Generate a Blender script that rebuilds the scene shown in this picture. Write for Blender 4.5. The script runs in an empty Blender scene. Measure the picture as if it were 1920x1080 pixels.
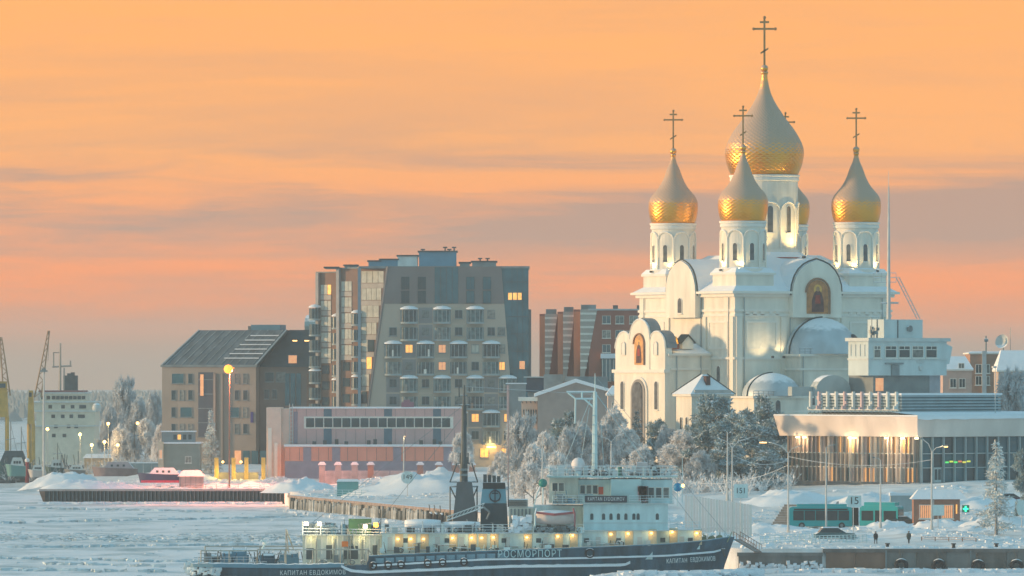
import bpy, bmesh, math, random
from mathutils import Vector, Matrix, noise
random.seed(7)
HAZE = 0.000105
R = math.radians
PI = math.pi
sin, cos = math.sin, math.cos
scene = bpy.context.scene
C = scene.collection

# ------------------------------------------------------------------ camera, sky, sun, exposure
FPX, CAMH, YH = 13600.0, 28.0, 696.0      # focal length in photo pixels, eye height, horizon row
cam_d = bpy.data.cameras.new('camera')
cam = bpy.data.objects.new('camera', cam_d)
C.objects.link(cam)
cam.location = (0, 0, CAMH)
cam.rotation_euler = (R(90), 0, 0)
cam_d.sensor_width = 36
cam_d.lens = 36 * FPX / 1920
cam_d.shift_y = (YH - 540) / 1920
cam_d.clip_start = 5
cam_d.clip_end = 40000
scene.camera = cam

SUN_AZ_VEC = Vector((-0.985, -0.02, 0.118)).normalized()   # towards the sun: low, on the left
SUN_EL = math.asin(SUN_AZ_VEC.z)
SUN_ROT = math.atan2(SUN_AZ_VEC.x, SUN_AZ_VEC.y)

world = bpy.data.worlds.new('World')
scene.world = world
world.use_nodes = True
nt = world.node_tree
nt.nodes.clear()
N = nt.nodes.new
L = nt.links.new
out = N('ShaderNodeOutputWorld')
bg = N('ShaderNodeBackground')
bg.inputs['Strength'].default_value = 1.0
sky = N('ShaderNodeTexSky')
sky.sky_type = 'NISHITA'
sky.sun_disc = False
sky.sun_elevation = SUN_EL
sky.sun_rotation = SUN_ROT
skym = N('ShaderNodeVectorMath'); skym.operation = 'SCALE'; skym.inputs['Scale'].default_value = 0.06
L(sky.outputs[0], skym.inputs[0])
tc = N('ShaderNodeTexCoord')
sep = N('ShaderNodeSeparateXYZ')
L(tc.outputs['Generated'], sep.inputs[0])
mr = N('ShaderNodeMapRange')
mr.inputs['From Min'].default_value = -0.02
mr.inputs['From Max'].default_value = 1.0
mr.inputs['To Min'].default_value = 0
mr.inputs['To Max'].default_value = 1
L(sep.outputs['Z'], mr.inputs['Value'])
pw = N('ShaderNodeMath'); pw.operation = 'POWER'; pw.inputs[1].default_value = 0.5   # spread the low sky
L(mr.outputs[0], pw.inputs[0])
ramp = N('ShaderNodeValToRGB')
def zpos(z): return math.sqrt((z + 0.02) / 1.02)
stops = [(-0.02, (0.3549, 0.2831, 0.2282)), (0.001, (0.4394, 0.2873, 0.2028)), (0.0035, (0.5239, 0.2620, 0.1521)), (0.0065, (0.9464, 0.2535, 0.0465)), (0.012, (1.0478, 0.2831, 0.0549)), (0.019, (0.9464, 0.3296, 0.1183)),
         (0.031, (0.9211, 0.3929, 0.1220)), (0.05, (0.9464, 0.4000, 0.1130)), (0.10, (0.8027, 0.4225, 0.2197)),
         (0.20, (0.4784, 0.4600, 0.4048)), (0.40, (0.2500, 0.4200, 0.5000)), (1.0, (0.1050, 0.2850, 0.3800))]
els = ramp.color_ramp.elements
while len(els) < len(stops): els.new(0.5)
for e, (z, c) in zip(els, stops):
    e.position = zpos(z); e.color = (*c, 1)
L(pw.outputs[0], ramp.inputs[0])
# long cloud streaks, stretched along the horizon
mp = N('ShaderNodeMapping'); mp.vector_type = 'POINT'
mp.inputs['Scale'].default_value = (9, 6, 105)
mp.inputs['Location'].default_value = (3.1, 0.4, 4.0)
L(tc.outputs['Generated'], mp.inputs[0])
nz = N('ShaderNodeTexNoise'); nz.inputs['Scale'].default_value = 1.0; nz.inputs['Detail'].default_value = 7
nz.inputs['Roughness'].default_value = 0.56; nz.inputs['Distortion'].default_value = 0.35
L(mp.outputs[0], nz.inputs['Vector'])
cr = N('ShaderNodeMapRange'); cr.interpolation_type = 'SMOOTHSTEP'
cr.inputs['From Min'].default_value = 0.40; cr.inputs['From Max'].default_value = 0.62
L(nz.outputs['Fac'], cr.inputs['Value'])
# clouds thin out higher up
band = N('ShaderNodeValToRGB')
be = band.color_ramp.elements
bs = [(0.0, .1), (0.006, .4), (0.014, .5), (0.0195, 1.0), (0.028, 1.0), (0.0335, .3), (0.05, .2), (0.3, .1)]
while len(be) < len(bs): be.new(.5)
for e, (z, v) in zip(be, bs):
    e.position = zpos(z); e.color = (v, v, v, 1)
L(pw.outputs[0], band.inputs[0])
mul = N('ShaderNodeMath'); mul.operation = 'MULTIPLY'
L(cr.outputs[0], mul.inputs[0]); L(band.outputs[0], mul.inputs[1])
# finer mottled wisps on top of the broad streaks
mp2 = N('ShaderNodeMapping'); mp2.inputs['Scale'].default_value = (38, 20, 330); mp2.inputs['Location'].default_value = (1.7, 2.4, 9.0)
L(tc.outputs['Generated'], mp2.inputs[0])
nz2 = N('ShaderNodeTexNoise'); nz2.inputs['Scale'].default_value = 1.0; nz2.inputs['Detail'].default_value = 6; nz2.inputs['Roughness'].default_value = .6; nz2.inputs['Distortion'].default_value = .8
L(mp2.outputs[0], nz2.inputs['Vector'])
cr2 = N('ShaderNodeMapRange'); cr2.inputs['From Min'].default_value = 0.48; cr2.inputs['From Max'].default_value = 0.75; cr2.inputs['To Max'].default_value = 0.42
L(nz2.outputs['Fac'], cr2.inputs['Value'])
madd = N('ShaderNodeMath'); madd.operation = 'MULTIPLY_ADD'; L(cr2.outputs[0], madd.inputs[0]); L(band.outputs[0], madd.inputs[1]); L(mul.outputs[0], madd.inputs[2])
mclamp = N('ShaderNodeClamp'); L(madd.outputs[0], mclamp.inputs[0]); mul = mclamp
mul2 = N('ShaderNodeMath'); mul2.operation = 'MULTIPLY'; mul2.inputs[1].default_value = 0.95
L(mul.outputs[0], mul2.inputs[0])
# away from the glow (behind the camera) the dusk sky is a cool blue grey
cool = N('ShaderNodeValToRGB')
ce = cool.color_ramp.elements
cs = [(-0.02, (0.28, 0.44, 0.49)), (0.05, (0.295, 0.485, 0.54)), (0.2, (0.275, 0.50, 0.57)), (0.45, (0.215, 0.43, 0.51)), (1.0, (0.14, 0.315, 0.40))]
while len(ce) < len(cs): ce.new(.5)
for e, (z, c) in zip(ce, cs):
    e.position = zpos(z); e.color = (*c, 1)
L(pw.outputs[0], cool.inputs[0])
az = N('ShaderNodeMapRange'); az.interpolation_type = 'SMOOTHSTEP'
az.inputs['From Min'].default_value = -0.45; az.inputs['From Max'].default_value = 0.55
azd = N('ShaderNodeVectorMath'); azd.operation = 'DOT_PRODUCT'; azd.inputs[1].default_value = (-0.35, 0.94, 0)
L(tc.outputs['Generated'], azd.inputs[0]); L(azd.outputs['Value'], az.inputs['Value'])
azm = N('ShaderNodeMix'); azm.data_type = 'RGBA'
L(az.outputs[0], azm.inputs[0]); L(cool.outputs[0], azm.inputs[6]); L(ramp.outputs[0], azm.inputs[7])
mulz = N('ShaderNodeMath'); mulz.operation = 'MULTIPLY'; L(mul2.outputs[0], mulz.inputs[0]); L(az.outputs[0], mulz.inputs[1])
mix = N('ShaderNodeMix'); mix.data_type = 'RGBA'
L(mulz.outputs[0], mix.inputs[0]); L(azm.outputs[2], mix.inputs[6])
mix.inputs[7].default_value = (0.45, 0.275, 0.205, 1)
add = N('ShaderNodeVectorMath'); add.operation = 'ADD'
L(mix.outputs[2], add.inputs[0])
# the blue of the high sky comes from the sky model
hi = N('ShaderNodeMapRange'); hi.inputs['From Min'].default_value = 0.12; hi.inputs['From Max'].default_value = 0.5
L(sep.outputs['Z'], hi.inputs['Value'])
skyh = N('ShaderNodeVectorMath'); skyh.operation = 'SCALE'
L(skym.outputs[0], skyh.inputs[0]); L(hi.outputs[0], skyh.inputs['Scale'])
L(skyh.outputs[0], add.inputs[1])
L(add.outputs[0], bg.inputs['Color'])
L(bg.outputs[0], out.inputs['Surface'])

sun_d = bpy.data.lights.new('sun', 'SUN')
sun_d.energy = 3.5
sun_d.angle = R(4)
sun_d.color = (1.0, 0.64, 0.31)
sun = bpy.data.objects.new('sun', sun_d)
C.objects.link(sun)
sun.rotation_euler = (-SUN_AZ_VEC).to_track_quat('-Z', 'Y').to_euler()

scene.view_settings.view_transform = 'Standard'
scene.view_settings.look = 'None'
scene.view_settings.gamma = 1
scene.view_settings.exposure = 0.25
scene.render.engine = 'CYCLES'
scene.cycles.use_denoising = True
scene.cycles.max_bounces = 6
scene.cycles.volume_bounces = 0
scene.cycles.sample_clamp_indirect = 4

# ------------------------------------------------------------------ helpers
def S(D): return FPX / D
def PX(x, D): return (x - 960) * D / FPX
def PZ(y, D): return CAMH - (y - YH) * D / FPX
def sm(t):
    t = max(0., min(1., t)); return t * t * (3 - 2 * t)

class MB:
    def __init__(s): s.v = []; s.f = []; s.m = []; s.mi = 0
    def add(s, vs, fs):
        o = len(s.v); s.v += [tuple(v) for v in vs]
        for f in fs: s.f.append(tuple(i + o for i in f)); s.m.append(s.mi)
        return s
    def box(s, x0, x1, y0, y1, z0, z1):
        return s.add([(x0,y0,z0),(x1,y0,z0),(x1,y1,z0),(x0,y1,z0),(x0,y0,z1),(x1,y0,z1),(x1,y1,z1),(x0,y1,z1)],
                     [(0,3,2,1),(4,5,6,7),(0,1,5,4),(1,2,6,5),(2,3,7,6),(3,0,4,7)])
    def prism(s, pts, axis, a, b):
        n = len(pts)
        def P(p, t):
            return (p[0], p[1], t) if axis == 'z' else ((p[0], t, p[1]) if axis == 'y' else (t, p[0], p[1]))
        vs = [P(p, a) for p in pts] + [P(p, b) for p in pts]
        fs = [tuple(range(n)), tuple(range(2*n-1, n-1, -1))] + [(i, i+n, (i+1) % n + n, (i+1) % n) for i in range(n)]
        return s.add(vs, fs)
    def frust(s, x0, x1, y0, y1, z0, X0, X1, Y0, Y1, z1):
        return s.add([(x0,y0,z0),(x1,y0,z0),(x1,y1,z0),(x0,y1,z0),(X0,Y0,z1),(X1,Y0,z1),(X1,Y1,z1),(X0,Y1,z1)],
                     [(0,3,2,1),(4,5,6,7),(0,1,5,4),(1,2,6,5),(2,3,7,6),(3,0,4,7)])
    def cyl(s, p, q, r0, r1=None, n=8):
        r1 = r0 if r1 is None else r1
        p = Vector(p); q = Vector(q); d = (q - p)
        if d.length < 1e-6: return s
        d.normalize()
        a = d.cross(Vector((0,0,1)) if abs(d.z) < .9 else Vector((1,0,0))).normalized(); b = d.cross(a)
        vs = []
        for c, r in ((p, r0), (q, r1)):
            for i in range(n):
                t = 2*PI*i/n; vs.append(c + a*(r*cos(t)) + b*(r*sin(t)))
        fs = [(i, (i+1) % n, (i+1) % n + n, i+n) for i in range(n)] + [tuple(range(n-1, -1, -1)), tuple(range(n, 2*n))]
        return s.add(vs, fs)
    def tube(s, pts, r, n=5):
        for p, q in zip(pts, pts[1:]): s.cyl(p, q, r, r, n)
        return s
    def lathe(s, prof, n=24, c=(0,0,0), a0=0, a1=2*PI, wob=None):
        full = abs(a1 - a0 - 2*PI) < 1e-6
        m = n if full else n + 1
        vs = []
        for j, (r, z) in enumerate(prof):
            for i in range(m):
                t = a0 + (a1 - a0) * i / n
                rr = r + (wob(i, j) if wob else 0)
                vs.append((c[0] + rr*cos(t), c[1] + rr*sin(t), c[2] + z))
        fs = []
        for j in range(len(prof) - 1):
            for i in range(n):
                k = (i + 1) % m
                fs.append((j*m+i, j*m+k, (j+1)*m+k, (j+1)*m+i))
        return s.add(vs, fs)
    def ball(s, c, r, n=10, sz=1.0):
        prof = [(max(1e-3, r*sin(PI*k/6)), -r*sz*cos(PI*k/6)) for k in range(7)]
        return s.lathe(prof, n, c)
    def ring(s, c, R0, r, axis='y', n=16, m=6):
        vs = []
        for i in range(n):
            t = 2*PI*i/n
            for j in range(m):
                u = 2*PI*j/m; rr = R0 + r*cos(u); h = r*sin(u)
                x, y = rr*cos(t), rr*sin(t)
                p = (x, h, y) if axis == 'y' else ((x, y, h) if axis == 'z' else (h, x, y))
                vs.append((c[0]+p[0], c[1]+p[1], c[2]+p[2]))
        fs = [(i*m+j, ((i+1) % n)*m+j, ((i+1) % n)*m+(j+1) % m, i*m+(j+1) % m) for i in range(n) for j in range(m)]
        return s.add(vs, fs)
    def mesh(s, name, mats, smooth=False, fix=True):
        me = bpy.data.meshes.new(name)
        me.from_pydata(s.v, [], s.f)
        mats = mats if isinstance(mats, (list, tuple)) else [mats]
        for m in mats: me.materials.append(m)
        if len(mats) > 1: me.polygons.foreach_set('material_index', s.m)
        if fix:
            bm = bmesh.new(); bm.from_mesh(me); bmesh.ops.recalc_face_normals(bm, faces=bm.faces); bm.to_mesh(me); bm.free()
        if smooth:
            me.polygons.foreach_set('use_smooth', [True]*len(me.polygons))
        me.update()
        return me
    def build(s, name, mats, parent=None, smooth=False, loc=(0,0,0), rz=0, fix=True):
        return link(name, s.mesh(name, mats, smooth, fix), parent, loc, rz)

def link(name, me, parent=None, loc=(0,0,0), rz=0):
    o = bpy.data.objects.new(name, me); C.objects.link(o)
    o.parent = parent; o.location = loc; o.rotation_euler = (0, 0, rz)
    return o
def tag(o, label, cat, group=None):
    o['label'] = label; o['category'] = cat
    if group: o['group'] = group
    return o
def thing(name, label, cat, loc=(0,0,0), rz=0, group=None):
    o = bpy.data.objects.new(name, None); C.objects.link(o)
    o.location = loc; o.rotation_euler = (0, 0, rz); o.empty_display_size = .2; o['kind'] = 'thing'
    return tag(o, label, cat, group)
def kids(o): return [c for c in C.objects if c.parent == o]
def copy_tree(o, loc, rz=None, label=None, tree=None):
    tree = tree or {}
    def rec(a, par):
        c = a.copy(); C.objects.link(c); c.parent = par
        for ch in CH.get(a.name, []): rec(ch, c)
        return c
    CH = {}
    for x in C.objects:
        if x.parent: CH.setdefault(x.parent.name, []).append(x)
    r = rec(o, None); r.location = loc
    if rz is not None: r.rotation_euler = (0, 0, rz)
    if label: r['label'] = label
    return r

SNOW = (0.80, 0.83, 0.87)
def mat(name, col, rough=.75, metal=0, var=.12, vs=.6, bump=0, snow=0, emit=0, ecol=None, streak=0, spec=.4, sn=.55):
    m = bpy.data.materials.new(name); m.use_nodes = True
    t = m.node_tree; b = t.nodes['Principled BSDF']; n = t.nodes.new; l = t.links.new
    b.inputs['Roughness'].default_value = rough; b.inputs['Metallic'].default_value = metal
    b.inputs['Specular IOR Level'].default_value = spec
    tcn = n('ShaderNodeTexCoord'); src = tcn.outputs['Object']
    no = n('ShaderNodeTexNoise'); no.inputs['Scale'].default_value = vs; no.inputs['Detail'].default_value = 5
    if streak:
        mpn = n('ShaderNodeMapping'); mpn.inputs['Scale'].default_value = (1, 1, streak); l(src, mpn.inputs[0]); l(mpn.outputs[0], no.inputs['Vector'])
    else: l(src, no.inputs['Vector'])
    mx = n('ShaderNodeMix'); mx.data_type = 'RGBA'
    mrn = n('ShaderNodeMapRange'); mrn.inputs['From Min'].default_value = .3; mrn.inputs['From Max'].default_value = .7
    l(no.outputs['Fac'], mrn.inputs['Value']); l(mrn.outputs[0], mx.inputs[0])
    mx.inputs[6].default_value = (*[max(0, c*(1-var)) for c in col], 1)
    mx.inputs[7].default_value = (*[min(1, c*(1+var)) for c in col], 1)
    colout = mx.outputs[2]
    if snow:
        g = n('ShaderNodeNewGeometry'); sp = n('ShaderNodeSeparateXYZ'); l(g.outputs['Normal'], sp.inputs[0])
        ns = n('ShaderNodeTexNoise'); ns.inputs['Scale'].default_value = 1.3; ns.inputs['Detail'].default_value = 4; l(src, ns.inputs['Vector'])
        ad = n('ShaderNodeMath'); ad.operation = 'MULTIPLY_ADD'; ad.inputs[1].default_value = .35; l(ns.outputs['Fac'], ad.inputs[0]); l(sp.outputs['Z'], ad.inputs[2])
        ms = n('ShaderNodeMapRange'); ms.inputs['From Min'].default_value = sn + .12; ms.inputs['From Max'].default_value = sn + .25
        l(ad.outputs[0], ms.inputs['Value'])
        m2 = n('ShaderNodeMix'); m2.data_type = 'RGBA'; l(ms.outputs[0], m2.inputs[0]); l(colout, m2.inputs[6]); m2.inputs[7].default_value = (*SNOW, 1)
        colout = m2.outputs[2]
        if metal or rough < .5:
            for key, v1, v0 in (('Roughness', .8, rough), ('Metallic', 0, metal)):
                m3 = n('ShaderNodeMapRange'); m3.inputs['To Min'].default_value = v0; m3.inputs['To Max'].default_value = v1
                l(ms.outputs[0], m3.inputs['Value']); l(m3.outputs[0], b.inputs[key])
    l(colout, b.inputs['Base Color'])
    if bump:
        bn = n('ShaderNodeBump'); bn.inputs['Strength'].default_value = bump; bn.inputs['Distance'].default_value = .1
        nb = n('ShaderNodeTexNoise'); nb.inputs['Scale'].default_value = vs*4; nb.inputs['Detail'].default_value = 6; l(src, nb.inputs['Vector'])
        l(nb.outputs['Fac'], bn.inputs['Height']); l(bn.outputs[0], b.inputs['Normal'])
    if emit:
        b.inputs['Emission Color'].default_value = (*(ecol or col), 1); b.inputs['Emission Strength'].default_value = emit
    return m

M = {}
M['snow'] = mat('snow', SNOW, .85, var=.05, vs=.25, bump=.5)
M['plaster'] = mat('white_plaster', (.76, .71, .62), .85, var=.13, vs=.55, snow=1, bump=.35, streak=.22)
M['trim'] = mat('white_trim', (.78, .74, .67), .85, var=.05, snow=1)
M['icewhite'] = mat('white_paint', (.55, .70, .71), .6, var=.16, vs=.9, snow=1, streak=.3, bump=.2)
M['offwhite'] = mat('aged_white_paint', (.52, .56, .55), .6, var=.12, vs=.7, snow=1, streak=.3)
M['navy'] = mat('navy_hull_paint', (.034, .090, .13), .6, var=.45, vs=.9, snow=1, streak=.16, bump=.5)
M['blue'] = mat('mid_blue_paint', (.10, .24, .33), .55, var=.1, snow=1)
M['black'] = mat('black_paint', (.018, .022, .026), .6, var=.2, snow=1)
M['darkmetal'] = mat('dark_weathered_metal', (.075, .09, .095), .6, .3, var=.3, snow=1)
M['midmetal'] = mat('grey_steel', (.22, .25, .26), .5, .3, var=.2, snow=1)
M['pole'] = mat('frosted_steel_pole', (.48, .50, .50), .6, .1, var=.15, snow=1)
M['glass'] = mat('dark_window_glass', (.035, .06, .07), .12, var=.4, vs=.4, spec=.6)
M['glass2'] = mat('curtained_window_glass', (.16, .17, .16), .25, var=.6, vs=1.3, spec=.5)
M['glass3'] = mat('half_drawn_window', (.26, .24, .21), .3, var=.7, vs=1.6, spec=.5)
M['glassteal'] = mat('teal_curtain_glass', (.035, .12, .15), .15, var=.35, vs=.3, spec=.7)
M['glasspale'] = mat('pale_sheen_glass', (.50, .49, .42), .3, var=.2, vs=.8, spec=.5)  # bright sky reflection put into the pane colour; also serves pale curtains
M['lit'] = mat('lit_window', (.9, .5, .15), .5, emit=.95, ecol=(1, .40, .08), var=.4, vs=1.5)
M['litdim'] = mat('dim_lit_window', (.6, .3, .15), .5, emit=.55, ecol=(1, .42, .18), var=.4, vs=1.5)
M['bulb'] = mat('lamp_bulb', (1, .8, .5), .5, emit=3.2, ecol=(1, .50, .12))
M['bulbwhite'] = mat('floodlight_bulb', (1, .95, .8), .5, emit=6, ecol=(1, .72, .36))
M['sodium'] = mat('sodium_bulb', (1, .6, .1), .5, emit=2.4, ecol=(1, .21, .012))
M['concrete'] = mat('weathered_concrete', (.20, .19, .18), .9, var=.3, vs=.5, snow=1, bump=.4, streak=.4)
M['rust'] = mat('rusty_concrete', (.22, .13, .095), .9, var=.3, vs=.5, snow=1, bump=.4, streak=.3)
M['rubber'] = mat('black_rubber', (.02, .02, .022), .85, var=.2, snow=1, sn=.62)
M['brick'] = mat('red_brick', (.24, .09, .065), .9, var=.2, vs=2, snow=1)
M['bark'] = mat('frosted_bark', (.30, .29, .29), .9, var=.3, vs=2)
M['roofdark'] = mat('slate_blue_roof', (.11, .14, .16), .7, var=.3, vs=.5)

def point(parent, loc, watts, col=(1, .62, .25), rad=.15):
    d = bpy.data.lights.new('lamp_light', 'POINT'); d.energy = watts; d.color = col; d.shadow_soft_size = rad
    o = bpy.data.objects.new('lamp_light', d); C.objects.link(o); o.parent = parent; o.location = loc
    return o
def spot(parent, loc, tgt, watts, col=(1, .72, .35), ang=90):
    d = bpy.data.lights.new('flood_light', 'SPOT'); d.energy = watts; d.color = col; d.shadow_soft_size = .3; d.spot_size = R(ang); d.spot_blend = .7
    o = bpy.data.objects.new('flood_light', d); C.objects.link(o); o.parent = parent; o.location = loc
    o.rotation_euler = (Vector(tgt) - Vector(loc)).to_track_quat('-Z', 'Y').to_euler()
    return o

def arch_pts(w, h, n=8, z0=0, cx=0, rise=None):
    r = w / 2; rise = r if rise is None else rise
    return [(cx - r, z0), (cx + r, z0)] + [(cx + r*cos(PI*k/n), z0 + h - rise + rise*sin(PI*k/n)) for k in range(n + 1)]

_WC = {}
_wr = random.Random(77)
def window(par, x, y, z, w, h, rz=0, pane='glass', frame='trim', mull=1, arch=False, name='window', d=.10, sill=True):
    """a window whose bottom centre stands at (x, y, z); it looks along -y before the turn rz"""
    if pane == 'glass': pane = _wr.choices(('glass', 'glass2', 'glass3'), (6, 3, 1))[0]
    k = ('f', w, h, frame, mull, arch, d, sill)
    if k not in _WC:
        b = MB(); t = .09
        if arch:
            o = arch_pts(w, h); i = arch_pts(w - 2*t, h - 2*t, z0=t)
            n = len(o)
            vs = [(p[0], -d, p[1]) for p in o] + [(p[0], -d, p[1]) for p in i] + [(p[0], .05, p[1]) for p in o] + [(p[0], .05, p[1]) for p in i]
            fs = []
            for a in range(n):
                c = (a + 1) % n
                fs += [(a, c, c+n, a+n), (a+2*n, c+2*n, c, a), (a+n, c+n, c+3*n, a+3*n)]
            b.add(vs, fs)
        else:
            b.box(-w/2, -w/2+t, -d, .05, 0, h).box(w/2-t, w/2, -d, .05, 0, h)
            b.box(-w/2+t, w/2-t, -d, .05, 0, t).box(-w/2+t, w/2-t, -d, .05, h-t, h)
            for q in range(mull):
                xx = -w/2 + w*(q+1)/(mull+1); b.box(xx-.04, xx+.04, -d*.9, .05, t, h-t)
        if sill: b.box(-w/2-.12, w/2+.12, -d-.16, .04, -.14, -.005)
        _WC[k] = b.mesh(name, M[frame])
    k2 = ('p', w, h, pane, arch)
    if k2 not in _WC:
        b = MB()
        if arch: b.prism(arch_pts(w-.2, h-.2, z0=.1), 'y', -.035, .03)
        else: b.box(-w/2+.09, w/2-.09, -.035, .03, .09, h-.09)
        _WC[k2] = b.mesh('pane', M[pane])
    o = link(name, _WC[k], par, (x, y, z), rz)
    link('pane', _WC[k2], o)
    return o

def text(par, s, size, loc, rot, m, depth=.02, name='lettering', sx=1.0, align='CENTER', space=1.0):
    cu = bpy.data.curves.new('t', 'FONT'); cu.body = s; cu.space_character = space; cu.size = size; cu.extrude = depth; cu.align_x = align; cu.align_y = 'CENTER'
    tmp = bpy.data.objects.new('t', cu); C.objects.link(tmp)
    bpy.context.view_layer.update()
    me = bpy.data.meshes.new_from_object(tmp.evaluated_get(bpy.context.evaluated_depsgraph_get()))
    bpy.data.objects.remove(tmp)
    me.materials.clear(); me.materials.append(m)
    o = bpy.data.objects.new(name, me); C.objects.link(o); o.parent = par; o.location = loc; o.rotation_euler = rot; o.scale = (sx, 1, 1)
    return o
# ------------------------------------------------------------------ the setting
def lerp(a, b, t): return a + (b - a) * t
def xq(Y):
    """X of the quay line at depth Y"""
    pts = [(1012, 31.3), (1292, -9.5), (1442, -42.4), (1528.9, -48.0)]
    if Y <= pts[0][0]: return pts[0][1]
    for (a, xa), (b, xb) in zip(pts, pts[1:]):
        if Y <= b: return lerp(xa, xb, (Y - a) / (b - a))
    return -48.0
def gz(X, Y):
    if Y < 1529:
        dY = Y - 1012; dX = X - xq(Y)
        d = min(dY, dX)
        z = 3.2 + 2.2 * sm(d / 75) + 5.2 * sm((dY - 92) / 36) * sm((X + 2) / 18)
        z += 2.3 * sm((Y - 1460) / 60) * sm((dX - 2) / 20) * (1 - sm((X + 2) / 18))
    else:
        low = 3.0 + 3.0 * sm((Y - 1560) / 70)
        z = low + (10.6 - low) * sm((X + 2) / 18)
        if X < -48: z = 3.0 + (z - 3.0) * sm((X + 100) / 30) if Y > 1560 else 3.0
        if Y > 1640: z = 0.9 + (z - 0.9) * sm((X + 116) / 16)
    if Y > 2500: z = 2.0
    e = min(1, max(0, (Y - 1012) / 6)) * min(1, max(0, (X - xq(Y)) / 6)) if Y < 1529 else min(1, (Y - 1529) / 6)
    return z + e * (.28 * noise.noise((X * .16, Y * .06, 0)) + .14 * noise.noise((X * .5, Y * .2, 3)))

b = MB()
def block(rows, x0f, x1, nx, power=1.0):
    idx = []
    for Y in rows:
        x0 = x0f(Y); r = []
        for i in range(nx + 1):
            X = x0 + (x1 - x0) * (i / nx) ** power
            r.append((X, Y, gz(X, Y)))
        idx.append(r)
    nr = len(idx); vs = [p for r in idx for p in r]; m = nx + 1
    fs = [(j*m+i, j*m+i+1, (j+1)*m+i+1, (j+1)*m+i) for j in range(nr-1) for i in range(nx)]
    # skirt
    ring = [j*m for j in range(nr)] + [(nr-1)*m+i for i in range(1, m)] + [j*m+nx for j in range(nr-2, -1, -1)] + [i for i in range(nx-1, 0, -1)]
    o = len(vs)
    vs = vs + [(vs[k][0], vs[k][1], -1.5) for k in ring]
    n = len(ring)
    fs += [(ring[k], ring[(k+1) % n], o+(k+1) % n, o+k) for k in range(n)]
    b.add(vs, fs)
def frange(a, c, n): return [a + (c - a) * i / n for i in range(n + 1)]
block(frange(1012, 1180, 60) + frange(1184, 1528.9, 70), xq, 150, 110)
block(frange(1528.9, 1744, 60), lambda Y: -95 if Y < 1600 else lerp(-95, -112, (Y-1600)/144), 170, 90)
block(frange(1744, 1850, 20), lambda Y: -420, 190, 160)
block(frange(1850, 2600, 30), lambda Y: -100, 300, 40)
block(frange(2600, 3200, 4) + [4500, 7000, 10000], lambda Y: -Y*.9, 9000, 20)
m = mat('packed_snow', (.73, .73, .73), .85, var=.2, vs=.22, bump=1.0)
g = b.build('ground', m, smooth=True); g['kind'] = 'structure'

# river ice: one wide sheet, finely waved near the ship
b = MB()
ys = frange(860, 1560, 175) + frange(1580, 2000, 20) + [2600, 4000, 7000, 10000]
xs = [-9000, -2000, -600, -300] + frange(-180, 70, 125) + [120, 300, 3000]
vs = []
for Y in ys:
    for X in xs:
        z = 0
        if -180 <= X <= 70 and Y < 1560:
            z = .13 * noise.noise((X * .25, Y * .10, 1)) + .12 * noise.noise((X * .8, Y * .35, 5)) + .16 * max(0, noise.noise((X * .12, Y * .22, 8)) - .25)
            t = math.exp(-((Y - 1218 - 4 * noise.noise((X * .03, 0, 0))) / 13) ** 2)
            z += t * .38 * noise.noise((X * .9, Y * .5, 9))
        vs.append((X, Y, z))
m_ = len(xs)
b.add(vs, [(j*m_+i, j*m_+i+1, (j+1)*m_+i+1, (j+1)*m_+i) for j in range(len(ys)-1) for i in range(m_-1)])
mi = bpy.data.materials.new('river_ice_snow'); mi.use_nodes = True
t = mi.node_tree; bs_ = t.nodes['Principled BSDF']; n = t.nodes.new; l = t.links.new
tcn = n('ShaderNodeTexCoord'); mpn = n('ShaderNodeMapping'); mpn.inputs['Scale'].default_value = (.06, .045, 1); l(tcn.outputs['Object'], mpn.inputs[0])
no = n('ShaderNodeTexNoise'); no.inputs['Scale'].default_value = 1; no.inputs['Detail'].default_value = 9; no.inputs['Roughness'].default_value = .62; no.inputs['Distortion'].default_value = .6; l(mpn.outputs[0], no.inputs['Vector'])
# the old channel of refrozen broken ice runs along the river
sp = n('ShaderNodeSeparateXYZ'); l(tcn.outputs['Object'], sp.inputs[0])
ch = n('ShaderNodeMath'); ch.operation = 'SUBTRACT'; ch.inputs[1].default_value = 1218; l(sp.outputs['Y'], ch.inputs[0])
ab = n('ShaderNodeMath'); ab.operation = 'ABSOLUTE'; l(ch.outputs[0], ab.inputs[0])
cm = n('ShaderNodeMapRange'); cm.interpolation_type = 'SMOOTHSTEP'; cm.inputs['From Min'].default_value = 6; cm.inputs['From Max'].default_value = 26; cm.inputs['To Min'].default_value = .17; cm.inputs['To Max'].default_value = 0; l(ab.outputs[0], cm.inputs['Value'])
ad = n('ShaderNodeMath'); ad.operation = 'ADD'; l(no.outputs['Fac'], ad.inputs[0]); l(cm.outputs[0], ad.inputs[1])
rp = n('ShaderNodeValToRGB'); rp.color_ramp.elements[0].position = .47; rp.color_ramp.elements[0].color = (.86, .85, .87, 1)
rp.color_ramp.elements[1].position = .72; rp.color_ramp.elements[1].color = (.26, .38, .40, 1)
mpb = n('ShaderNodeMapping'); mpb.inputs['Scale'].default_value = (.022, .008, 1); l(tcn.outputs['Object'], mpb.inputs[0])
nb_ = n('ShaderNodeTexNoise'); nb_.inputs['Scale'].default_value = 1; nb_.inputs['Detail'].default_value = 4; nb_.inputs['Distortion'].default_value = 1.2; l(mpb.outputs[0], nb_.inputs['Vector'])
ad2 = n('ShaderNodeMath'); ad2.operation = 'MULTIPLY_ADD'; ad2.inputs[1].default_value = .42; ad2.inputs[2].default_value = -.21; l(nb_.outputs['Fac'], ad2.inputs[0])
ad3 = n('ShaderNodeMath'); ad3.operation = 'ADD'; l(ad.outputs[0], ad3.inputs[0]); l(ad2.outputs[0], ad3.inputs[1])
l(ad3.outputs[0], rp.inputs[0]); l(rp.outputs[0], bs_.inputs['Base Color'])
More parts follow.
